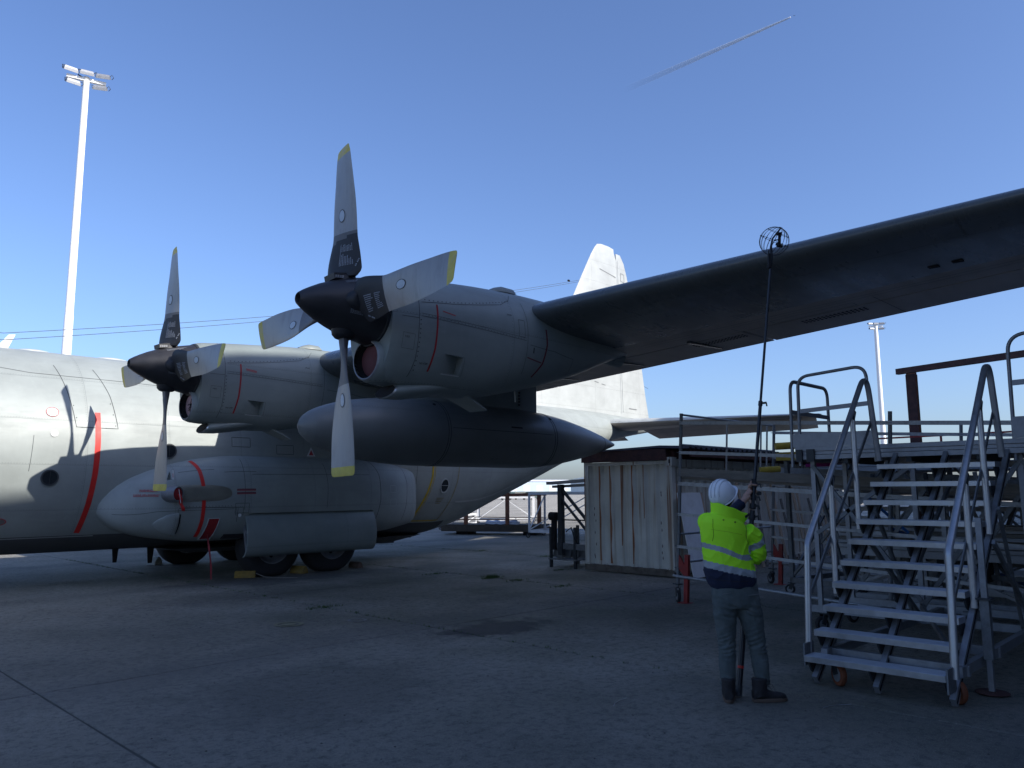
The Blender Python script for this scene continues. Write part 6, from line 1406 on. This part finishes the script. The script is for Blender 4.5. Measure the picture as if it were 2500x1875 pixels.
for q in (-1, 1): ball(b_, HC+HR_ @ Vector((q*0.03, 0.082, 0.02)), 0.014, 0.01, 0.011, 10, HR_)
limb(b_, [SHR, ELR, WRR], [0.055, 0.042, 0.028]); limb(b_, [SHL, ELL, WRL], [0.055, 0.042, 0.028])
for (hx, kn, an, s_) in (((-0.14, 0, 0.84), (-0.14, 0.015, 0.49), (-0.145, -0.01, 0.11), 1), ((0.045, 0, 0.84), (0.125, 0.01, 0.47), (0.15, -0.01, 0.11), 1)): limb(b_, [hx, kn, an], [0.085, 0.052, 0.036])
def hand(mb, wr, grip, axis, side, lift=0.0, reach=None):
    """palm beside the pole, four fingers curling round it, thumb from the side of the palm"""
    ax = axis.normalized(); to = (grip-wr); to -= ax*to.dot(ax); L = to.length; to.normalize(); sidev = ax.cross(to)*side
    pc = grip-to*0.048+ax*0.0; r_ = 0.021
    mb.pipe([wr, wr.lerp(pc, 0.5), pc+to*0.012], [0.027, 0.033, 0.036], 14, ry=[0.026, 0.026, 0.020])
    fl = (0.078, 0.088, 0.082, 0.064)
    for i in range(4):
        o_ = ax*(0.034-0.022*i); base = pc+o_+sidev*0.004; pts = [base-to*0.01]; a0 = 180
        for k in range(4):
            a = R(150-k*(fl[i]/0.088)*52); pts.append(grip+o_-to*(-math.cos(a)*(r_+0.010))*1.0+sidev*math.sin(a)*(r_+0.010))
        mb.pipe(pts, [0.0105, 0.010, 0.0095, 0.0085, 0.007], 8)
    tb = pc+ax*0.030-sidev*0.012
    mb.pipe([tb-to*0.02, tb+ax*0.022-sidev*0.012, grip+ax*0.055-sidev*(r_+0.006), grip+ax*0.060-sidev*(r_-0.004)+to*0.022], [0.013, 0.0125, 0.0105, 0.0085], 8)
hand(b_, WRR, HR, pdir, -1)
# raised left hand: index finger stretched up along the pole clamp
hand(b_, WRL, HL, pdir, 1); b_.pipe([WRL-(HL-WRL)*0.8+Vector((0, 0, -0.04)), WRL, WRL.lerp(HL, 0.45)], [0.036, 0.032, 0.040], 14, ry=[0.034, 0.030, 0.026])
b_.pipe([HL+Vector((-0.045, -0.01, 0.02)), HL+Vector((-0.040, -0.02, 0.06)), HL+Vector((-0.026, -0.02, 0.10))], [0.0115, 0.010, 0.007], 8)
fused(b_, 'body', M['skin'], 0.0055, 2, parent=PR_)
# trousers
b_ = MB()
tube(b_, [(-0.055, 0, 1.06, 0.185, 0.115), (-0.055, 0, 0.98, 0.200, 0.130), (-0.055, 0.0, 0.90, 0.208, 0.140), (-0.050, 0, 0.83, 0.200, 0.135), (-0.045, 0, 0.79, 0.175, 0.115)], 24)
limb(b_, [(-0.145, 0, 0.86), (-0.148, 0.005, 0.70), (-0.139, 0.02, 0.49), (-0.148, 0.0, 0.28), (-0.150, -0.01, 0.13)], [0.112, 0.098, 0.075, 0.073, 0.060])
limb(b_, [(0.045, 0, 0.86), (0.080, 0.005, 0.70), (0.125, 0.02, 0.47), (0.145, 0.0, 0.28), (0.148, -0.01, 0.15)], [0.116, 0.102, 0.075, 0.073, 0.060])
tr = fused(b_, 'trousers', M['jeans'], 0.009, 3, 0.0, parent=PR_)
tr.data.update(); nor = [Vector(v.normal) for v in tr.data.vertices]
for v, nn in zip(tr.data.vertices, nor):
    p = v.co; k_ = math.exp(-((p.z-0.46)/0.10)**2)+1.3*math.exp(-((p.z-0.15)/0.05)**2)+0.25+0.7*math.exp(-((p.z-0.76)/0.07)**2)
    side = -0.145 if p.x < -0.045 else 0.12
    q = Vector((p.x*5+noise.noise(p*3), p.y*5, p.z*30+(p.x-side)*14*math.sin(p.z*9)))
    w1 = 1-abs(noise.noise(q))*2.2
    v.co = p+nn*(0.011*k_*(max(0, w1)**2-0.25)+0.004*noise.noise(p*16))
mb = MB()
for (u, z, w_) in ((0.075, 0.91, 0.11), (-0.165, 0.92, 0.08)):
    mb.bar((u-w_/2, -0.143, z), (u+w_/2, -0.136, z+0.012), 0.004, 0.005)
mb.build('pocket_seam', plain('pocket_seam', (0.14, 0.15, 0.15), 0.9), tr)
# boots
def boot(u, v, a, name='boot'):
    mb = MB(); c, s_ = math.cos(a), math.sin(a)
    def P(f, g, z): return (u+c*f-s_*g, v+s_*f+c*g, z)
    rows = [(-0.085, 0.038, 0.02, 0.11), (-0.05, 0.046, 0.02, 0.15), (0.0, 0.048, 0.02, 0.14), (0.05, 0.046, 0.02, 0.105), (0.10, 0.050, 0.02, 0.085), (0.15, 0.052, 0.02, 0.080), (0.19, 0.045, 0.02, 0.070), (0.215, 0.028, 0.022, 0.052)]
    rs = []
    for (f, w_, z0, z1) in rows:
        rs.append([P(f, w_*math.cos(2*PI*k/18)*(1 if math.sin(2*PI*k/18) < 0.2 else 0.92), (z0+z1)/2+(z1-z0)/2*math.copysign(abs(math.sin(2*PI*k/18))**0.7, math.sin(2*PI*k/18))) for k in range(18)])
    mb.rings(rs)
    mb.rings([[P(-0.02+0.062*math.cos(2*PI*k/18)*q, 0.056*math.sin(2*PI*k/18)*q, z) for k in range(18)] for z, q in ((0.05, 1.0), (0.12, 1.05), (0.17, 1.08), (0.20, 1.12), (0.205, 0.9))])
    b = fused(mb, name, M['boot'], 0.007, 3, 0.003, 0.05, PR_)
    sm = MB(); sm.rings([[P(0.065+x*q, y*q, z) for x, y in [(0.158*math.cos(2*PI*k/28)*(1 if math.cos(2*PI*k/28) > 0 else 0.98), 0.053*math.copysign(abs(math.sin(2*PI*k/28))**0.6, math.sin(2*PI*k/28))*(0.9 if math.cos(2*PI*k/28) < -0.2 else 1)) for k in range(28)]] for z, q in ((0.006, 0.98), (0.012, 1.0), (0.032, 1.02), (0.036, 0.95))]); sm.build('sole', M['sole'], b, True, 40)
    lc = MB(); lc.pipe([P(0.045, -0.02, 0.155), P(0.075, -0.045, 0.15), P(0.09, -0.06, 0.11), P(0.07, -0.055, 0.10), P(0.05, -0.03, 0.14)], 0.003, 6)
    for k in range(3): lc.pipe([P(0.035+k*0.018, -0.03, 0.145-k*0.014), P(0.04+k*0.018, 0.03, 0.147-k*0.014)], 0.003, 6)
    lc.build('lace', plain('lace', (0.10, 0.09, 0.08), 0.9), b)
boot(-0.148, -0.01, R(75)); boot(0.135, -0.03, R(8))
# jacket with sleeves
b_ = MB(); TI, UC = 0.21, -0.10
rs = []
for (u, v, z, a, b, ti) in ((-0.075, 0.005, 0.958, 0.185, 0.130, 0.0), (-0.075, 0.005, 0.985, 0.205, 0.145, 0.02), (-0.085, 0.0, 1.05, 0.228, 0.162, 0.12), (-0.092, -0.003, 1.10, 0.230, 0.166, 0.18), (-0.098, -0.005, 1.16, 0.226, 0.165, TI), (-0.12, -0.015, 1.28, 0.214, 0.158, TI), (-0.135, -0.02, 1.40, 0.212, 0.155, TI), (-0.135, -0.03, 1.49, 0.208, 0.142, TI), (-0.13, -0.035, 1.545, 0.178, 0.120, TI), (-0.13, -0.035, 1.585, 0.12, 0.10, TI), (-0.13, -0.03, 1.61, 0.09, 0.085, TI)):
    rs.append([(u+a*math.cos(2*PI*k/32), v+b*math.sin(2*PI*k/32), z-ti*(a*math.cos(2*PI*k/32)+u-UC)) for k in range(32)])
b_.rings(rs)
limb(b_, [SHR+Vector((0.0, 0, 0.0)), SHR.lerp(ELR, 0.45)+Vector((0.035, 0, 0.02)), ELR+Vector((0.0, -0.02, 0.0)), HR+Vector((0.0, -0.16, -0.01))], [0.088, 0.088, 0.082, 0.062])
limb(b_, [SHL, SHL.lerp(ELL, 0.5), ELL, ELL.lerp(WRL, 0.45)], [0.085, 0.082, 0.074, 0.066])
jk = fused(b_, 'jacket', [M['hivis'], M['reflect'], M['navy']], 0.0085, 4, 0.0, parent=PR_)
jk.data.update(); nor = [Vector(v.normal) for v in jk.data.vertices]
for v, nn in zip(jk.data.vertices, nor):
    p = v.co
    # diagonal folds running from the right armpit across the back, bunched folds on the sleeve
    arm = p.x > 0.075-(1.42-p.z)*0.05 and p.z > 1.12 and p.z < 1.48
    q = Vector((p.x*7+p.z*4, p.y*5, p.z*5-p.x*6)); w1 = 1-abs(noise.noise(q+Vector((2, 0, 7))))*2.4
    if arm: q = Vector((p.x*8, p.y*8, p.z*22+p.x*12)); w1 = 1-abs(noise.noise(q))*2.2
    k_ = 0.013 if arm else 0.014*max(0.40, min(1.0, (p.x+0.06)/0.12))*max(0.25, min(1, (1.5-p.z)/0.12))
    if p.z < 1.12: k_ = 0.010
    v.co = p+nn*(k_*(max(0, w1)**2-0.3)+0.004*noise.noise(p*6))
# vertical deep fold seen down the right of the back
for p in jk.data.polygons:
    c = p.center; zz = c.z+TI*(c.x-UC)
    sag = 0.035*math.exp(-((c.x+0.02)/0.12)**2)
    ud = SHR.lerp(ELR, 0.5); ad = (ELR-SHR).normalized(); ta = (c-SHR).dot(ad); near = ((c-SHR)-ad*ta).length < 0.135 and c.x > 0.055
    if near and c.z > 1.16 and zz < 1.62:
        p.material_index = 1 if 0.105 < ta < 0.160 else 0
    else:
        zb = zz+sag-0.0
        p.material_index = 2 if zz < 1.095 else 1 if zz < 1.155 else 1 if 1.262 < zb < 1.306 else 0
    if c.y > 0.2 and c.x > 0.02 and c.z < 1.3: p.material_index = 2
# dark cuff of the raised sleeve, waistband, raised collar
b_ = MB(); limb(b_, [ELL.lerp(WRL, 0.35), ELL.lerp(WRL, 0.93)], [0.062, 0.050]); fused(b_, 'sleeve_cuff', M['navy'], 0.008, 3, 0.005, 0.05, PR_)
mb = MB(); rs = []
for z, q, lift in ((1.57, 1.10, 0.0), (1.62, 1.08, 0.01), (1.672, 1.10, 0.02), (1.674, 1.03, 0.02), (1.62, 1.0, 0.01), (1.58, 1.0, 0)):
    ring = []
    for k in range(36):
        t = 2*PI*k/36; c_, s__ = math.cos(t), math.sin(t); flare = 0.105*max(0, math.cos(t-R(20)))**2.0*(1 if z > 1.58 else 0.5)
        x = -0.128+c_*(0.108*q+flare); y = -0.03+s__*0.105*q; zz = z-TI*1.25*(x-UC)-0.02*max(0, c_)
        ring.append((x, y, zz+0.006*math.sin(5*t)))
    rs.append(ring)
mb.rings(rs, cap=False); cl = mb.build('collar', M['hivis'], PR_, True, 60); sd2 = cl.modifiers.new('s', 'SUBSURF'); sd2.levels = 1; sd2.render_levels = 1
mb = MB()
for (x, z) in ((-0.17, 1.555), (-0.07, 1.535)): mb.lathe([(-.004, .004), (-.004, .007), (.004, .007), (.004, .002)], (x, -0.152, z), 'Y', 10)
mb.build('snap', M['blackp'], jk)
from mathutils.bvhtree import BVHTree
dg_ = bpy.context.evaluated_depsgraph_get(); bv = BVHTree.FromPolygons([v.co for v in jk.data.vertices], [tuple(p.vertices) for p in jk.data.polygons])
def stitched(pts, w_, name, mat):
    P = []
    for a, b in zip(pts[:-1], pts[1:]):
        for k in range(10): P.append((a[0]+(b[0]-a[0])*k/10, a[1]+(b[1]-a[1])*k/10))
    mb = MB(); a_ = []; b_ = []; Q = []
    for (x, z) in P:
        loc, nor, i_, d_ = bv.ray_cast(Vector((x, -1, z)), Vector((0, 1, 0)))
        if loc: Q.append(loc+nor*0.0022)
    for i in range(1, len(Q)-1):
        d = (Q[i+1]-Q[i-1]).normalized(); s_ = d.cross(Vector((0, -1, 0))).normalized()*w_; a_.append(Q[i]-s_); b_.append(Q[i]+s_)
    if len(a_) > 2: mb.rings([a_, b_], cap=False, closed=False); mb.build(name, mat, jk, True)
sm_ = plain('jacket_seam', (0.10, 0.24, 0.01), 0.9)
stitched([(0.052, 1.53), (0.038, 1.47), (0.030, 1.42), (0.040, 1.37), (0.058, 1.33)], 0.0028, 'sleeve_seam', sm_)
stitched([(-0.255, 1.57), (-0.262, 1.50), (-0.258, 1.42), (-0.27, 1.36)], 0.0022, 'sleeve_seam', sm_)
stitched([(-0.29, 1.475), (-0.15, 1.455), (0.02, 1.42)], 0.0015, 'yoke_seam', plain('jacket_seam_light', (0.25, 0.6, 0.02), 0.9))
stitched([(-0.28, 1.045), (-0.1, 1.03), (0.11, 1.03)], 0.002, 'hem_seam', M['blackp'])
mb = MB(); mb.bar((0.045, -0.075, 1.575), (0.095, -0.03, 1.60), 0.006, 0.02); mb.build('collar_tab', M['blackp'], cl)
# hair
b_ = MB(); ball(b_, HC+Vector((-0.005, -0.012, 0.0)), 0.082, 0.098, 0.105, 18, HR_)
hr = fused(b_, 'hair', M['hair'], 0.008, 1, 0.005, 0.015, PR_)
for_del = [v for v in hr.data.vertices if (HR_.transposed() @ (v.co-HC)).y > 0.05]
bm = bmesh.new(); bm.from_mesh(hr.data); bmesh.ops.delete(bm, geom=[v for v in bm.verts if (HR_.transposed() @ (v.co-HC)).y > 0.045], context='VERTS'); bm.to_mesh(hr.data); bm.free()
# helmet: ribbed dome with rim and peak
HM = Matrix.Translation(HCEN) @ HR_.to_4x4() @ Matrix.Scale(0.90, 4)
mb = MB(); rs = []; n = 56
def hel(t, k, off=0):
    a = 2*PI*k/n; rx, ry, rz = 0.122, 0.148, 0.150; rib = 0.0
    x, y, z = math.sin(t)*math.cos(a)*rx, math.sin(t)*math.sin(a)*ry, math.cos(t)*rz
    for c_ in (-0.045, 0.0, 0.045):
        rib = max(rib, 0.006*math.exp(-((x-c_)/0.008)**4)*(1 if z > 0.03 else max(0, (z+0.02)/0.05)))
    m_ = 1+(rib+off)/0.13
    return HM @ Vector((x*m_, y*m_, z*m_-0.02))
for i in range(0, 17): rs.append([hel(0.04+i*(PI*0.55)/16, k) for k in range(n)])
mb.rings(rs, cap=False)
rim = []; rim2 = []; rim3 = []
for k in range(n):
    a = 2*PI*k/n; pk = max(0, math.sin(a))**2.0; fl = 0.012+0.058*pk; p = Vector((math.cos(a)*0.122, math.sin(a)*0.148, 0)); d = p.normalized()
    zz = -0.045-0.018*(1-pk); rim.append(HM @ Vector((p.x*0.99, p.y*0.99, zz))); rim2.append(HM @ (Vector((p.x, p.y, zz-0.008-0.012*pk))+d*fl)); rim3.append(HM @ (Vector((p.x*0.97, p.y*0.97, zz-0.012))))
mb.rings([rs[-1], rim, rim2, rim3], cap=False)
hm = mb.build('helmet', M['helmet'], PR_, True, 50); sd3 = hm.modifiers.new('s', 'SUBSURF'); sd3.levels = 1; sd3.render_levels = 1
for xo in (-0.062, -0.022, 0.022, 0.062):
    mb = MB(); pts = []
    for i in range(22):
        t = -1.15+2.1*i/21; rr_ = math.sqrt(max(0, 1-(xo/0.122)**2)); pts.append(HM @ Vector((xo*1.0, math.sin(t)*0.150*rr_, math.cos(t)*0.152*rr_-0.018)))
    mb.pipe(pts, 0.0028, 6); mb.build('helmet_rib', plain('helmet_rib', (0.48, 0.50, 0.53), 0.5), hm)
mb = MB(); mb.pipe([HM @ Vector((math.cos(2*PI*k/40)*0.124, math.sin(2*PI*k/40)*0.150, -0.052)) for k in range(41)], 0.0025, 6); mb.build('helmet_shade_ring', plain('helmet_shadow_line', (0.35, 0.37, 0.4), 0.6), hm)  # grey ring draws the shade where dome meets rim

# telescopic pole with a camera in a wire cage
RZ = Matrix.Rotation(YAW-PI/2, 4, 'Z')
PO = thing('telescopic_pole', 'long black telescopic pole with a camera in a wire cage at its top', 'pole', MX + RZ.to_3x3() @ pole_b, YAW-PI/2)
PO.location.z = 0.012
rel = lambda p: Vector(p)-Vector((pole_b.x, pole_b.y, 0.012))
segs = [(0.0, 0.95, 0.026), (0.95, 1.62, 0.0225), (1.62, 2.65, 0.0165), (2.65, pole_t.z-0.25, 0.0125)]
for i, (z0, z1, r_) in enumerate(segs):
    mb = MB(); mb.pipe([rel(pole_at(z0+0.012)), rel(pole_at(z1))], r_, 18); mb.build('pole_section', M['carbon'], PO, True, 50)
mb = MB(); mb.pipe([rel(pole_at(0.24)), rel(pole_at(0.262))], 0.0275, 18); mb.build('red_band', M['red'], PO, True)
mb = MB(); mb.pipe([rel(pole_at(0.012)), rel(pole_at(0.10))], 0.029, 18); mb.build('foot', M['steel'], PO, True)
for z, r_ in ((1.33, 0.031), (1.45, 0.032), (1.56, 0.031), (1.66, 0.030), (1.74, 0.027), (1.86, 0.026), (2.655, 0.021)):
    mb = MB(); p = rel(pole_at(z)); mb.pipe([rel(pole_at(z-0.022)), rel(pole_at(z+0.022))], r_, 16); mb.bar(p, p+Vector((0.055, -0.02, 0.006)), 0.016, 0.02); mb.bar(p+Vector((0.05, -0.02, 0.006)), p+Vector((0.056, -.02, -0.03)), 0.014, 0.01); mb.build('clamp', M['rubber'], PO, True, 40)
mb = MB(); p = rel(pole_at(1.90)); mb.box((p.x-0.035, p.y-0.03, p.z-0.015), (p.x-0.008, p.y+0.0, p.z+0.018)); mb.lathe([(-.03, .002), (-.03, .02), (.02, .02), (.02, .002)], (p.x+0.03, p.y-0.01, p.z-0.12), 'Y', 12); mb.build('knob', M['rubber'], PO, True, 40)
CC = rel(local(1890, 589, 0.85)); RC = 0.150; AX = (Vector((0.35, -0.45, 0.80))).normalized(); B1 = AX.cross(Vector((0, 0, 1))).normalized(); B2 = AX.cross(B1)
mb = MB()
for k in range(10):
    a = PI*2*k/20; pts = []
    for i in range(37):
        t = 2*PI*i/36; dirv = AX*math.cos(t)+(B1*math.cos(a)+B2*math.sin(a))*math.sin(t); pts.append(CC+dirv*RC)
    mb.pipe(pts, 0.0021, 5)
for h_ in (0.0, 0.6):
    rr = math.sqrt(1-h_*h_)*RC; mb.pipe([CC+AX*h_*RC+(B1*math.cos(2*PI*i/36)+B2*math.sin(2*PI*i/36))*rr for i in range(37)], 0.0023, 5)
cg = mb.build('wire_cage', M['carbon'], PO, True)
mb = MB()
for k in range(20):
    a = 2*PI*k/20; q = CC+(B1*math.cos(a)+B2*math.sin(a))*RC; mb.box((q.x-.005, q.y-.005, q.z-.005), (q.x+.005, q.y+.005, q.z+.005))
mb.pipe([CC+AX*(RC-0.004), CC+AX*(RC+0.006)], 0.017, 14); mb.build('cage_joint', M['carbon'], cg)
mb = MB(); e0 = rel(pole_at(pole_t.z-0.26)); top = CC+AX*RC*0.97
mb.pipe([e0, e0+Vector((0.008, 0, 0.10)), e0+Vector((0.012, 0, 0.20)), CC+Vector((-0.015, 0, 0.03)), top], [0.016, 0.018, 0.013, 0.009, 0.009], 12); mb.build('cage_spine', M['carbon'], PO, True)
g = CC+Vector((0.045, -0.02, 0.01)); mb = MB(); mb.bar(g+Vector((0, 0, -0.055)), g+Vector((0.008, 0, 0.05)), 0.03, 0.022); mb.bar(g+Vector((-.022, 0, 0.062)), g+Vector((0.03, 0, 0.066)), 0.02, 0.03); mb.bar(g+Vector((-.055, 0, -.005)), g, 0.012, 0.010); mb.pipe([g+Vector((-.02, -.01, -.065)), g+Vector((.028, .01, -.065))], 0.02, 12); mb.bar(g+Vector((-.02, 0, -.03)), g+Vector((-.035, 0, -.06)), 0.012, 0.014); mb.build('gimbal_camera', M['dark'], PO, True, 40)
g = e0+Vector((-0.018, -0.01, 0.05)); mb = MB(); mb.bar(g+Vector((0, 0, -0.06)), g+Vector((0.004, 0, 0.07)), 0.032, 0.024); mb.bar(g+Vector((0.0, 0, 0.07)), g+Vector((-0.004, 0, 0.11)), 0.008, 0.008); mb.pipe([g+Vector((-.02, -.01, -.07)), g+Vector((.015, .01, -.07))], 0.018, 12); mb.build('receiver', M['dark'], PO, True, 40)
